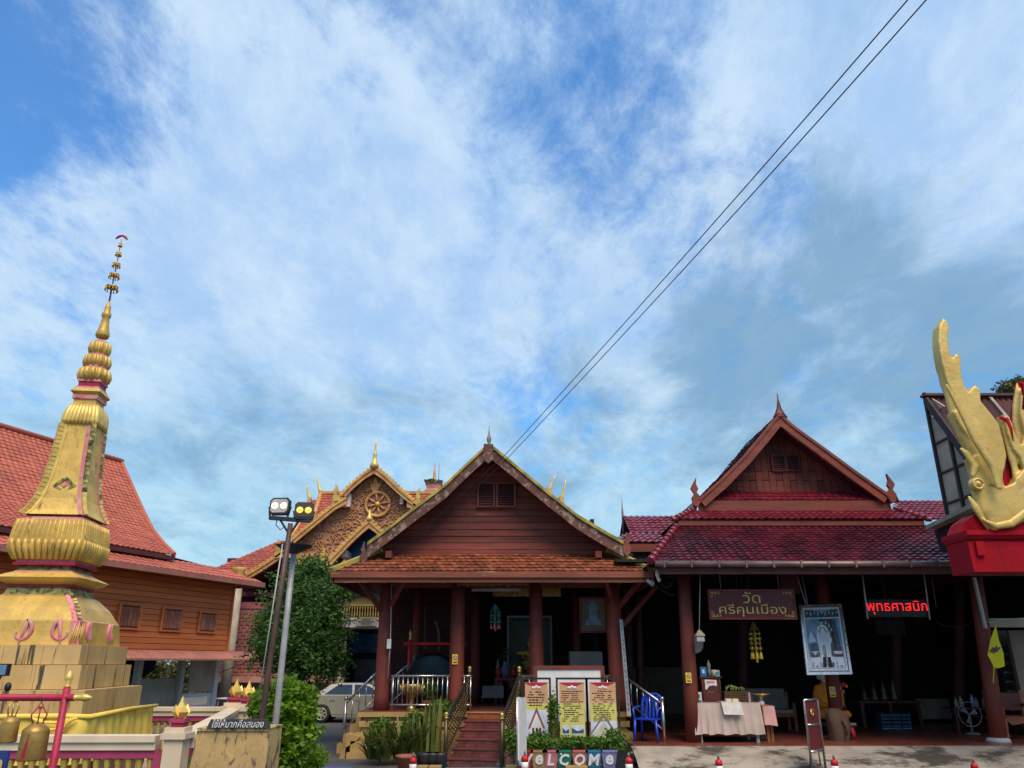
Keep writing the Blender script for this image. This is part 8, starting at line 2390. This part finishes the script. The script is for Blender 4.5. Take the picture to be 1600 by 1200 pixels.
# seated monk statue, stump and stool
p = at(1299, 1140, 19.2)
ms_ = MB()
ms_.ball((p.x, 19.2, FZ + .52), .30, 16, 8, 1.0, .8, .55)
ms_.tube([(p.x, 19.2, FZ + .45), (p.x, 19.2, FZ + .75), (p.x, 19.18, FZ + 1.0), (p.x, 19.18, FZ + 1.10)], [.27, .25, .22, .12], 14, flat=.75)
for s_ in (-1, 1):
    ms_.tube([(p.x + s_ * .18, 19.18, FZ + 1.02), (p.x + s_ * .27, 19.14, FZ + .80), (p.x + s_ * .24, 19.0, FZ + .62), (p.x + s_ * .05, 18.92, FZ + .60)], [.09, .085, .07, .055], 10)
    ms_.tube([(p.x + s_ * .10, 19.1, FZ + .45), (p.x + s_ * .33, 18.98, FZ + .42), (p.x + s_ * .05, 18.86, FZ + .38)], [.12, .11, .07], 10)
mk = thing('monk_statue', 'plaster statue of a seated young monk in an orange robe behind the column', 'statue', (p.x, 19.2, FZ))
bd2 = remeshed(ms_, 'robe', 'robe', .028, mk)
hd = MB().ball((p.x, 19.17, FZ + 1.27), .165, 16, 12, 1, 1.05, 1.12).tube([(p.x, 19.18, FZ + 1.02), (p.x, 19.18, FZ + 1.18)], .085, 10)
for s_ in (-1, 1): hd.ball((p.x + s_ * .165, 19.2, FZ + 1.22), .045, 8, 6, .6, .8, 1.6)
hd.ball((p.x, 19.0, FZ + 1.24), .022, 8, 6, 1, 1, 1.5)
remeshed(hd, 'head', 'statue_white', .018, mk)
for s_ in (-1, 1): MB().ball((p.x + s_ * .055, 19.01, FZ + 1.28), .014, 6, 5).build('eye', 'ink', mk)
MB().box(p.x - .03, p.x + .03, 19.0, 19.012, FZ + 1.17, FZ + 1.178).build('mouth', 'crimson', mk)
MB().ball((p.x + .18, 18.98, FZ + .98), .10, 12, 8, .9, .8, 1.1).build('bare_shoulder', 'statue_white', mk)
bx('statue_bench', 'mahogany', mk, p.x - .45, p.x + .45, 18.85, 19.45, FZ + .18, FZ + .26)
for s_ in (-1, 1): bx('bench_leg', 'mahogany', mk, p.x + s_ * .38 - .03, p.x + s_ * .38 + .03, 18.9, 18.96, FZ, FZ + .18)
fl_ = thing('flower_bunch', 'red and orange artificial flowers in front of the monk statue', 'flowers', (p.x + .2, 18.75, FZ + .8))
for k in range(9):
    x, z_ = p.x + .2 + random.uniform(-.1, .1), FZ + .95 + random.uniform(-.14, .14)
    MB().ball((x, 18.72 + random.uniform(-.03, .03), z_), .038, 7, 5).build('blossom', ('red', 'robe', 'red')[k % 3], fl_)
MB().tube([(p.x + .2, 18.74, FZ + .5), (p.x + .2, 18.73, FZ + .95)], .015, 5).build('stem', 'bark', fl_)
p = at(1313, 1160, 17.6)
sm = MB()
pts = [(0, 0, FZ), (.02, 0, FZ + .25), (-.02, .0, FZ + .5), (-.05, 0, FZ + .62)]
n_ = 18; vs = []
for k, (dx, dy, z_) in enumerate(pts):
    for i in range(n_):
        a_ = 2 * math.pi * i / n_; r = (.20, .235, .225, .10)[k] * (1 + .10 * math.sin(3 * a_ + k) + .05 * math.sin(7 * a_))
        vs.append((p.x + dx + r * math.cos(a_), 17.6 + r * math.sin(a_) * .8, z_))
sm.add(vs, [(k * n_ + i, k * n_ + (i + 1) % n_, (k + 1) * n_ + (i + 1) % n_, (k + 1) * n_ + i) for k in range(3) for i in range(n_)] + [tuple(range(3 * n_, 4 * n_))], True)
o_ = sm.build('tree_stump', 'stump', None); tag(o_, 'rounded brown tree stump stool in front of the monk statue', 'stump')
MB().tube([(p.x + .05, 17.36, FZ + .12), (p.x + .08, 17.34, FZ + .3), (p.x + .02, 17.37, FZ + .42)], .03, 7).build('branch_scar', 'stump', o_)
p = at(1332, 1158, 17.9)
stl = thing('small_stool', 'small carved red stool just right of the stump', 'stool', (p.x, 17.9, FZ))
MB().lathe((p.x, 17.9, FZ + .26), [(.10, 0), (.12, .02), (.12, .05)], 12).build('seat', 'grey', stl)
for k in range(3):
    an = k * 2.1 + .5; MB().tube([(p.x + .04 * math.cos(an), 17.9 + .04 * math.sin(an), FZ + .26), (p.x + .08 * math.cos(an), 17.9 + .08 * math.sin(an), FZ + .13), (p.x + .10 * math.cos(an), 17.9 + .10 * math.sin(an), FZ)], [.03, .035, .02], 7).build('leg', 'red', stl)

# metal frame sign standing on the apron
Ys = 15.3
fs_ = thing('frame_sign', 'narrow steel frame sign with dark maroon panels standing on the concrete', 'sign', (at(1280, 1195, Ys).x, Ys, .0))
tl, tr2 = at(1256, 1094, Ys - .1), at(1277, 1096, Ys + .2)
xl_, xr_ = tl.x, tr2.x
def col_at(u, v, y): return at(u, v, y).z
zt_s = tl.z
for (x, y) in ((xl_, Ys - .1), (xr_, Ys + .2)): MB().tube([(x, y, .02), (x, y, zt_s - .02), (x + .01 * (1 if x == xl_ else -1), y, zt_s)], .022, 8).build('upright', 'steel', fs_)
for z_ in (zt_s, lerp(.02, zt_s, .66), lerp(.02, zt_s, .30)):
    MB().tube([(xl_, Ys - .1, z_), (xr_, Ys + .2, z_)], .020, 8).build('crossbar', 'steel', fs_)
for (f0, f1) in ((.68, .975), (.32, .64)):
    MB().prism([(xl_ + .01, Ys - .095, lerp(.02, zt_s, f0)), (xr_ - .01, Ys + .195, lerp(.02, zt_s, f0)), (xr_ - .01, Ys + .195, lerp(.02, zt_s, f1)), (xl_ + .01, Ys - .095, lerp(.02, zt_s, f1))], (.01, .01, 0)).build('panel', 'signboard', fs_)
em_ = MB(); cxm_ = (xl_ + xr_) / 2; zc_e = lerp(.02, zt_s, .82)
for k in range(4):
    em_.tube([(cxm_ + .05 * math.cos(t) * (1 - k * .2), Ys + .03 + .05 * math.cos(t) * (1 - k * .2), zc_e + .07 * math.sin(t) * (1 - k * .2)) for t in np.linspace(k, k + 4.2, 8)], .008, 5)
em_.build('gold_emblem', 'brass', fs_)
for (x, y) in ((xl_ + .12, Ys + .35), (xr_ + .05, Ys + .55)): MB().tube([(x, y, .02), ((xl_ + xr_) / 2, Ys + .1, zt_s - .05)], .016, 6).build('back_leg', 'steel', fs_)

# blue plastic chair
p = at(1016, 1150, 17.25)
pc = thing('plastic_chair', 'glossy blue plastic chair with slatted back between the two halls', 'chair', (0, 0, 0), 0)
cz0 = 0
for sx in (-1, 1):
    MB().tube([(sx * .25, -.22, 0), (sx * .22, -.20, .43)], [.022, .032], 8).build('leg', 'blue_plastic', pc)
    MB().tube([(sx * .25, .26, 0), (sx * .21, .20, .43)], [.022, .032], 8).build('leg', 'blue_plastic', pc)
MB().prism([(-.24, -.23, .42), (.24, -.23, .42), (.21, .22, .41), (-.21, .22, .41)], (0, 0, .035)).build('seat', 'blue_plastic', pc)
MB().tube([(-.21, .20, .42), (-.22, .27, .66), (-.19, .31, .84), (-.10, .33, .90), (.10, .33, .90), (.19, .31, .84), (.22, .27, .66), (.21, .20, .42)], [.03, .028, .028, .03, .03, .028, .028, .03], 8).build('backrest_frame', 'blue_plastic', pc)
for x in (-.12, -.04, .04, .12): MB().bar((x, .22, .46), (x * .9, .325, .87), .045, .016, up=(0, 1, 0)).build('back_slat', 'blue_plastic', pc)
MB().bar((-.2, .31, .80), (.2, .31, .80), .02, .12).build('top_rail', 'blue_plastic', pc)
for sx in (-1, 1): MB().tube([(sx * .23, -.20, .43), (sx * .26, -.18, .62), (sx * .26, .05, .65), (sx * .22, .26, .66)], .022, 7).build('armrest', 'blue_plastic', pc)
pc.matrix_basis = Matrix.Translation((p.x, 17.35, FZ)) @ Matrix.Rotation(R(-28), 4, 'Z')

# yellow flag on the third column
Yf = 16.75
c_ = [at(u, v, Yf) for u, v in ((1556, 977), (1549, 1000), (1543, 1023), (1549, 1036), (1554, 1044), (1562, 1044), (1569, 1041), (1567, 1020), (1562, 1000))]
vs = []
for i, q_ in enumerate(c_): vs.append((q_.x, Yf + .03 * math.sin(i * 1.7), q_.z))
fl2 = thing('yellow_flag', 'limp yellow flag with a purple emblem tied to the right hand column', 'flag', (c_[0].x, Yf, c_[4].z))
ctr = Vector((sum(v_[0] for v_ in vs) / 9, Yf - .05, sum(v_[2] for v_ in vs) / 9))
MB().add(vs + [tuple(ctr)] + [(a_, b_ + .01, c2) for a_, b_, c2 in vs] + [(ctr.x, ctr.y + .01, ctr.z)], [(i, (i + 1) % 9, 9) for i in range(9)] + [(10 + (i + 1) % 9, 10 + i, 19) for i in range(9)], True).build('cloth', 'flag', fl2)
M['purple'] = pm('faded_purple_print', (.16, .07, .10), None, 5, .7, rnd=0)
q_ = at(1556, 1015, Yf - .07)
MB().tube([(q_.x - .13, q_.y, q_.z - .05), (q_.x - .05, q_.y - .005, q_.z + .02), (q_.x + .02, q_.y, q_.z - .01), (q_.x + .12, q_.y + .02, q_.z + .05)], [.01, .03, .035, .008], 6, flat=.2).build('emblem', 'purple', fl2)
MB().tube([(q_.x - .07, q_.y, q_.z - .06), (q_.x, q_.y - .002, q_.z - .01), (q_.x + .03, q_.y, q_.z + .08)], [.02, .03, .008], 6, flat=.2).build('emblem', 'purple', fl2)
a = at(1556, 976, Yf + .05); b = at(1552, 1068, Yf + .05)
MB().cyl(a, b, .010, n=6).build('pole', 'flag', fl2)
# carved armchair at the right edge
p = at(1588, 1160, 17.9)
ac = thing('wooden_armchair', 'orange brown carved wooden armchair at the right edge of the hall', 'armchair', (p.x, 17.9, FZ))
for x in (-.24, .55):
    MB().lathe((p.x + x, 17.75, FZ), [(.03, 0), (.045, .05), (.03, .12), (.045, .3), (.04, .40)], 8).build('leg', 'bench_wood', ac)
    MB().tube([(p.x + x, 17.75, FZ + .4), (p.x + x, 17.75, FZ + .62), (p.x + x, 18.3, FZ + .66)], .035, 7).build('arm', 'bench_wood', ac)
    MB().box(p.x + x - .03, p.x + x + .03, 18.3, 18.36, FZ, FZ + .95).build('back_post', 'bench_wood', ac)
MB().box(p.x - .26, p.x + .57, 17.75, 18.3, FZ + .36, FZ + .44).build('seat', 'bench_wood', ac)
MB().box(p.x - .2, p.x + .52, 18.31, 18.35, FZ + .55, FZ + .9).build('back_panel', 'mahogany', ac)
MB().xz([(p.x - .2, FZ + .36), (p.x + .5, FZ + .36), (p.x + .4, FZ + .28), (p.x + .15, FZ + .32), (p.x - .1, FZ + .28)], 17.73, 17.76).build('apron', 'bench_wood', ac)

# dim furniture deep inside
M['crate_blue'] = pm('dull_blue_crate', (.035, .08, .15), None, 5, .6, rnd=0)
a = at(1342, 1095, 21); b = at(1440, 1095, 21)
dt = thing('long_dark_table', 'long dark table deep in the hall below the red display', 'table', ((a.x + b.x) / 2, 21.2, FZ))
MB().box(a.x, b.x, 21, 21.7, a.z - .06, a.z).build('tabletop', 'dark_red', dt)
for x in (a.x + .08, b.x - .08, (a.x + b.x) / 2):
    MB().box(x - .04, x + .04, 21.02, 21.1, FZ, a.z - .06).build('leg', 'dark_red', dt)
labs = ('first small brass ornament from the left on the long dark table', 'second small brass ornament on the long dark table', 'third small brass ornament on the long dark table', 'tallest brass ornament, at the right on the long dark table')
for k, u in enumerate((1352, 1368, 1383, 1399)):
    p = at(u, 1090, 21.2); h_ = .28 + .08 * k
    o_ = MB().lathe((p.x, 21.25, a.z + .004), [(.12, 0), (.14, .03), (.07, h_ * .3), (.08, h_ * .5), (.03, h_ * .8), (.008, h_ * 1.3)], 10).build('brass_ornament', 'bronze', None); tag(o_, labs[k], 'ornament', 'brass ornaments on the dark table')
for k, (u0, u1) in enumerate(((1380, 1392), (1394, 1408), (1409, 1422))):
    a2 = at(u0, 1140, 20.6); b2_ = at(u1, 1120, 20.6)
    cr = thing('blue_crate', ('blue crate below the table, left of three', 'blue crate below the table, middle of three', 'blue crate below the table, right of three')[k], 'crate', ((a2.x + b2_.x) / 2, 20.7, FZ), 0, 'blue crates under the dark table')
    MB().box(a2.x, b2_.x, 20.6, 20.95, FZ, FZ + .02).build('base', 'bluegrey', cr)
    for j in range(4): MB().box(a2.x, b2_.x, 20.59, 20.6, FZ + .04 + j * .08, FZ + .09 + j * .08).build('slat', 'crate_blue', cr)
    for x in (a2.x, b2_.x - .02): MB().box(x, x + .02, 20.6, 20.95, FZ + .02, FZ + .36).build('side', 'crate_blue', cr)
a = at(1437, 1130, 22.5); b = at(1482, 1092, 22.5)
o_ = MB().box(a.x, b.x, 22.5, 22.6, FZ + .1, b.z).build('pale_partition', 'tan_wall', None); tag(o_, 'pale low partition standing in the dark behind the hall table', 'partition')
a = at(1490, 1106, 19.2); b = at(1548, 1106, 19.2)
sh_ = thing('side_table', 'dark side table crowded with bottles and a fan beside the right column', 'table', ((a.x + b.x) / 2, 19.4, FZ))
MB().box(a.x, b.x, 19.2, 19.7, a.z - .04, a.z).build('tabletop', 'dark_red', sh_)
for x in (a.x + .05, b.x - .05): MB().box(x - .03, x + .03, 19.22, 19.28, FZ, a.z - .04).build('leg', 'dark_red', sh_)
for k, u in enumerate((1496, 1504, 1522, 1528, 1540)):
    p = at(u, 1100, 19.3)
    o_ = MB().lathe((p.x, 19.35, a.z + .004), [(.04, 0), (.045, .02), (.045, .13 + .03 * (k % 3)), (.015, .18 + .03 * (k % 3)), (.015, .22 + .03 * (k % 3))], 8).build('bottle', ('grey', 'grey', 'bluegrey')[k % 3], None)
    tag(o_, ('first bottle from the left on the dark side table', 'second bottle from the left on the dark side table', 'blue grey bottle in the middle of the side table', 'fourth bottle on the dark side table', 'bottle nearest the right column on the side table')[k], 'bottle', 'bottles on the side table')
p = at(1520, 1140, 19.0)
fn = thing('floor_fan', 'dim floor fan standing in front of the dark side table', 'fan', (p.x, 19.0, FZ))
MB().tube([(p.x + .26 * math.cos(t), 19.0, FZ + .42 + .26 * math.sin(t)) for t in np.linspace(0, 2 * math.pi, 21)], .012, 5).build('cage_ring', 'grey', fn)
for k in range(3):
    an = k * 2.09; MB().prism([(p.x, 19.02, FZ + .42), (p.x + .2 * math.cos(an), 19.02, FZ + .42 + .2 * math.sin(an)), (p.x + .2 * math.cos(an + .7), 19.05, FZ + .42 + .2 * math.sin(an + .7))], (0, .006, 0)).build('blade', 'grey', fn)
MB().cyl((p.x, 19.04, FZ), (p.x, 19.04, FZ + .42), .025, n=8).build('stem', 'grey', fn)
MB().lathe((p.x, 19.04, FZ), [(.17, 0), (.15, .03), (.03, .05)], 14).build('foot', 'grey', fn)
# brackets of slatted shelf at the far right
a = at(1578, 1100, 18.9); b = at(1600, 990, 18.9)
for k in range(6):
    z_ = lerp(FZ + .9, FZ + 1.9, k / 5)
sf = thing('slatted_shelf', 'dark slatted shelf between the pale wall strips at the right edge', 'shelf', (a.x, 18.9, FZ))
for x in (a.x - .02, b.x + .1): MB().box(x - .02, x + .02, 18.9, 19.2, FZ, FZ + 2.2).build('side', 'dark', sf)
for k in range(9): MB().box(a.x, b.x + .08, 18.88, 19.2, FZ + .3 + k * .2, FZ + .33 + k * .2).build('shelf_board', 'grey', sf)
# hanging black wires
o_ = MB().tube([at(1453, 966, 17.6), at(1475, 978, 17.5), at(1500, 981, 17.5), at(1525, 970, 17.4), at(1540, 955, 17.3)], .008, 5).build('sagging_wire', 'wire', None); tag(o_, 'thin wire sagging from the red display to the right column', 'wire')
o_ = MB().tube([at(1541, 970, 17.0), at(1548, 974, 17.0), at(1562, 968, 17.1), at(1600, 966, 17.2)], .010, 5).build('white_wire', 'lightgrey', None); tag(o_, 'white wire running right from the cable trunking', 'wire')
for u0, u1 in ((1455, 1463), (1064, 1067), (1150, 1152), (1168, 1170)):
    MB().cyl(at(u0, 895, 17.6), at(u1, 950, 17.6), .006, n=5).build('ceiling_cord', 'grey', rh)

# ================================================================== NAGA GATE, upper right
NY = 8.0
ng = thing('naga_gate_roof', 'golden naga head sculpture with curling horns on a deep red gate beam', 'sculpture', (at(1570, 860, NY).x, NY, at(800, 893, NY).z))
pxm = 1 / (1200 / (NY * CP + 1.6))
def tb(mb, lst, dy=0.0, flat=.55, n=12):
    mb.tube([at(u, v, NY + dy) for u, v, r in lst], [r * pxm * .93 for u, v, r in lst], n, flat=flat, fdir=(0, 1, 0))
gb2 = MB()
OUT = [(1469, 501), (1462, 513), (1461, 539), (1466, 569), (1475, 602), (1484, 623), (1492, 642), (1484, 646), (1490, 660), (1498, 674), (1513, 691), (1522, 713), (1510, 717), (1516, 730), (1520, 746), (1518, 757), (1523, 767), (1530, 782), (1534, 797), (1540, 814), (1555, 827), (1574, 824), (1600, 806), (1650, 780), (1650, 750), (1600, 750), (1582, 747), (1578, 757), (1563, 763), (1557, 755), (1559, 745), (1564, 734), (1567, 715), (1563, 696), (1555, 665), (1541, 647), (1527, 630), (1526, 611), (1518, 605), (1510, 612), (1509, 619), (1501, 605), (1497, 588), (1496, 562), (1489, 555), (1484, 562), (1482, 571), (1478, 551), (1476, 534), (1478, 516), (1475, 506)]
OUT2 = [(1580, 750), (1594, 735), (1588, 718), (1577, 705), (1568, 680), (1562, 650), (1574, 660), (1582, 684), (1590, 700), (1595, 680), (1588, 650), (1590, 622), (1600, 598), (1606, 630), (1612, 600), (1650, 560), (1655, 770)]
for o2 in (OUT, OUT2):
    gb2.xz([(lambda p: (p.x, p.z))(at(u, v, NY)) for u, v in o2], NY - .075, NY + .075)
def tb(mb, lst, dy=0.0, flat=.55, n=12, k=.72):
    mb.tube([at(u, v, NY + dy) for u, v, r in lst], [r * pxm * k for u, v, r in lst], n, flat=flat, fdir=(0, 1, 0))
tb(gb2, [(1469, 504, 3), (1470, 511, 7.5), (1470, 522, 8.5), (1469, 530, 7.6), (1470, 550, 9), (1476, 580, 11.5), (1486, 612, 15), (1498, 645, 20), (1510, 668, 24), (1527, 700, 28), (1543, 735, 27), (1549, 770, 25), (1546, 800, 22)])
tb(gb2, [(1489, 556, 2), (1490, 562, 6), (1490, 572, 7.5), (1489, 582, 6.6), (1490, 600, 9), (1497, 630, 12), (1508, 655, 14)], -.02)
tb(gb2, [(1519, 606, 2.5), (1519, 613, 8), (1518, 625, 9.5), (1519, 640, 9), (1524, 665, 14), (1537, 700, 20), (1551, 735, 20), (1550, 760, 18)], -.04)
tb(gb2, [(1487, 647, 2), (1494, 660, 7), (1504, 680, 12), (1518, 700, 14)], .0)
tb(gb2, [(1513, 716, 2), (1519, 722, 6), (1528, 742, 15), (1532, 770, 18), (1540, 800, 18), (1552, 820, 12), (1556, 832, 4)], -.03)
tb(gb2, [(1540, 795, 18), (1558, 808, 18), (1580, 806, 20), (1605, 790, 24), (1640, 760, 26)], .0)
tb(gb2, [(1580, 800, 10), (1590, 775, 11), (1591, 750, 10), (1585, 730, 7), (1582, 715, 9), (1575, 690, 8), (1568, 668, 6), (1567, 652, 2)], -.02)
tb(gb2, [(1605, 790, 16), (1606, 740, 16), (1598, 700, 13), (1590, 660, 11), (1588, 635, 8), (1590, 612, 6), (1589, 598, 2)], .02)
tb(gb2, [(1635, 790, 18), (1630, 700, 18), (1622, 640, 14), (1615, 600, 8), (1612, 580, 2)], .05)
# eye disc
e_ = at(1526, 757, NY - .12)
gb2.tube([(e_.x, e_.y - .03, e_.z), (e_.x, e_.y + .05, e_.z)], [.056, .070], 18)
gb2.ball((e_.x, e_.y - .035, e_.z), .026, 10, 8)
for (lst) in ([(1469, 527, 8.6), (1469, 533, 8.4)], [(1489, 579, 7.6), (1489, 585, 7.4)], [(1519, 637, 9.6), (1519, 643, 9.6)]):
    pass
tb(gb2, [(1478, 600, 3), (1500, 640, 6), (1526, 690, 8), (1552, 730, 8), (1562, 765, 6)], -.17)
tb(gb2, [(1500, 700, 3), (1510, 708, 7), (1524, 728, 9), (1520, 745, 4)], -.10)
tb(gb2, [(1536, 812, 3), (1556, 822, 7), (1580, 818, 8), (1604, 800, 8)], -.16)
tb(gb2, [(1513, 775, 3), (1524, 792, 8), (1536, 812, 6), (1545, 828, 3)], -.12)
nb2 = remeshed(gb2, 'naga_body', 'gold_naga', .0115, ng, 2)
MB().tube([(e_.x + .052 * math.cos(t), e_.y - .034, e_.z + .052 * math.sin(t)) for t in np.linspace(0, 2 * math.pi, 17)], .012, 6).build('eye_ring', 'gold_naga', ng)
# red inlay behind the gold fins
pts = [at(u, v, NY + .02) for u, v in ((1552, 690), (1580, 690), (1585, 640), (1592, 597), (1640, 590), (1660, 790), (1575, 800), (1550, 780))]
MB().xz([(p.x, p.z) for p in pts], NY + .03, NY + .09).build('red_inlay', 'red_block', ng)
for (lst, dy) in (([(1562, 652, 3), (1572, 655, 6), (1578, 670, 6), (1582, 690, 5)], -.06), ([(1592, 598, 3), (1600, 600, 8), (1604, 620, 8), (1600, 640, 5)], -.07)):
    rr_ = MB(); tb(rr_, lst, dy, .6, 8); rr_.build('red_flame', 'red_block', ng)
# the red beam it stands on
def zN(v, Y=NY): return at(800, v, Y).z
xa = at(1509, 828, NY - .35).x
Yn = NY - .10
A0, A1, A2 = at(1508, 830, Yn), at(1513, 838, Yn), at(1522, 842, Yn)
XR_ = 8.2
zt1, zb1 = zN(829, Yn), zN(893, Yn)
MB().sq(((at(1524, 893, Yn).x + XR_) / 2, NY + .12), [((XR_ - at(1524, 893, Yn).x) / 2, .20, zb1), ((XR_ - at(1519, 845, Yn).x) / 2 + .02, .20, zN(843, Yn))]).build('beam', 'red_block', ng)
MB().sq(((at(1510, 840, Yn).x + XR_) / 2, NY + .12), [((XR_ - at(1513, 842, Yn).x) / 2, .22, zN(842.5, Yn)), ((XR_ - at(1508, 832, Yn).x) / 2, .25, zN(836, Yn)), ((XR_ - at(1508, 829, Yn).x) / 2, .25, zN(829, Yn))]).build('beam_moulding', 'red_block', ng)
MB().xz([(at(1511, 829, Yn).x, zt1), (at(1518, 812, Yn).x, zN(812, Yn)), (at(1535, 797, Yn).x, zN(799, Yn)), (XR_, zN(799, Yn)), (XR_, zt1)], NY + .02, NY + .3).build('upper_block', 'red_block', ng)
MB().box(at(1521, 850, Yn).x + .02, at(1536, 850, Yn).x, Yn - .012, Yn + .1, zN(868, Yn), zN(846, Yn)).build('panel', 'red_block', ng)
MB().box(6.9, 7.5, NY - .2, NY + .5, 0, zb1).build('gate_pillar', 'red_block', ng)
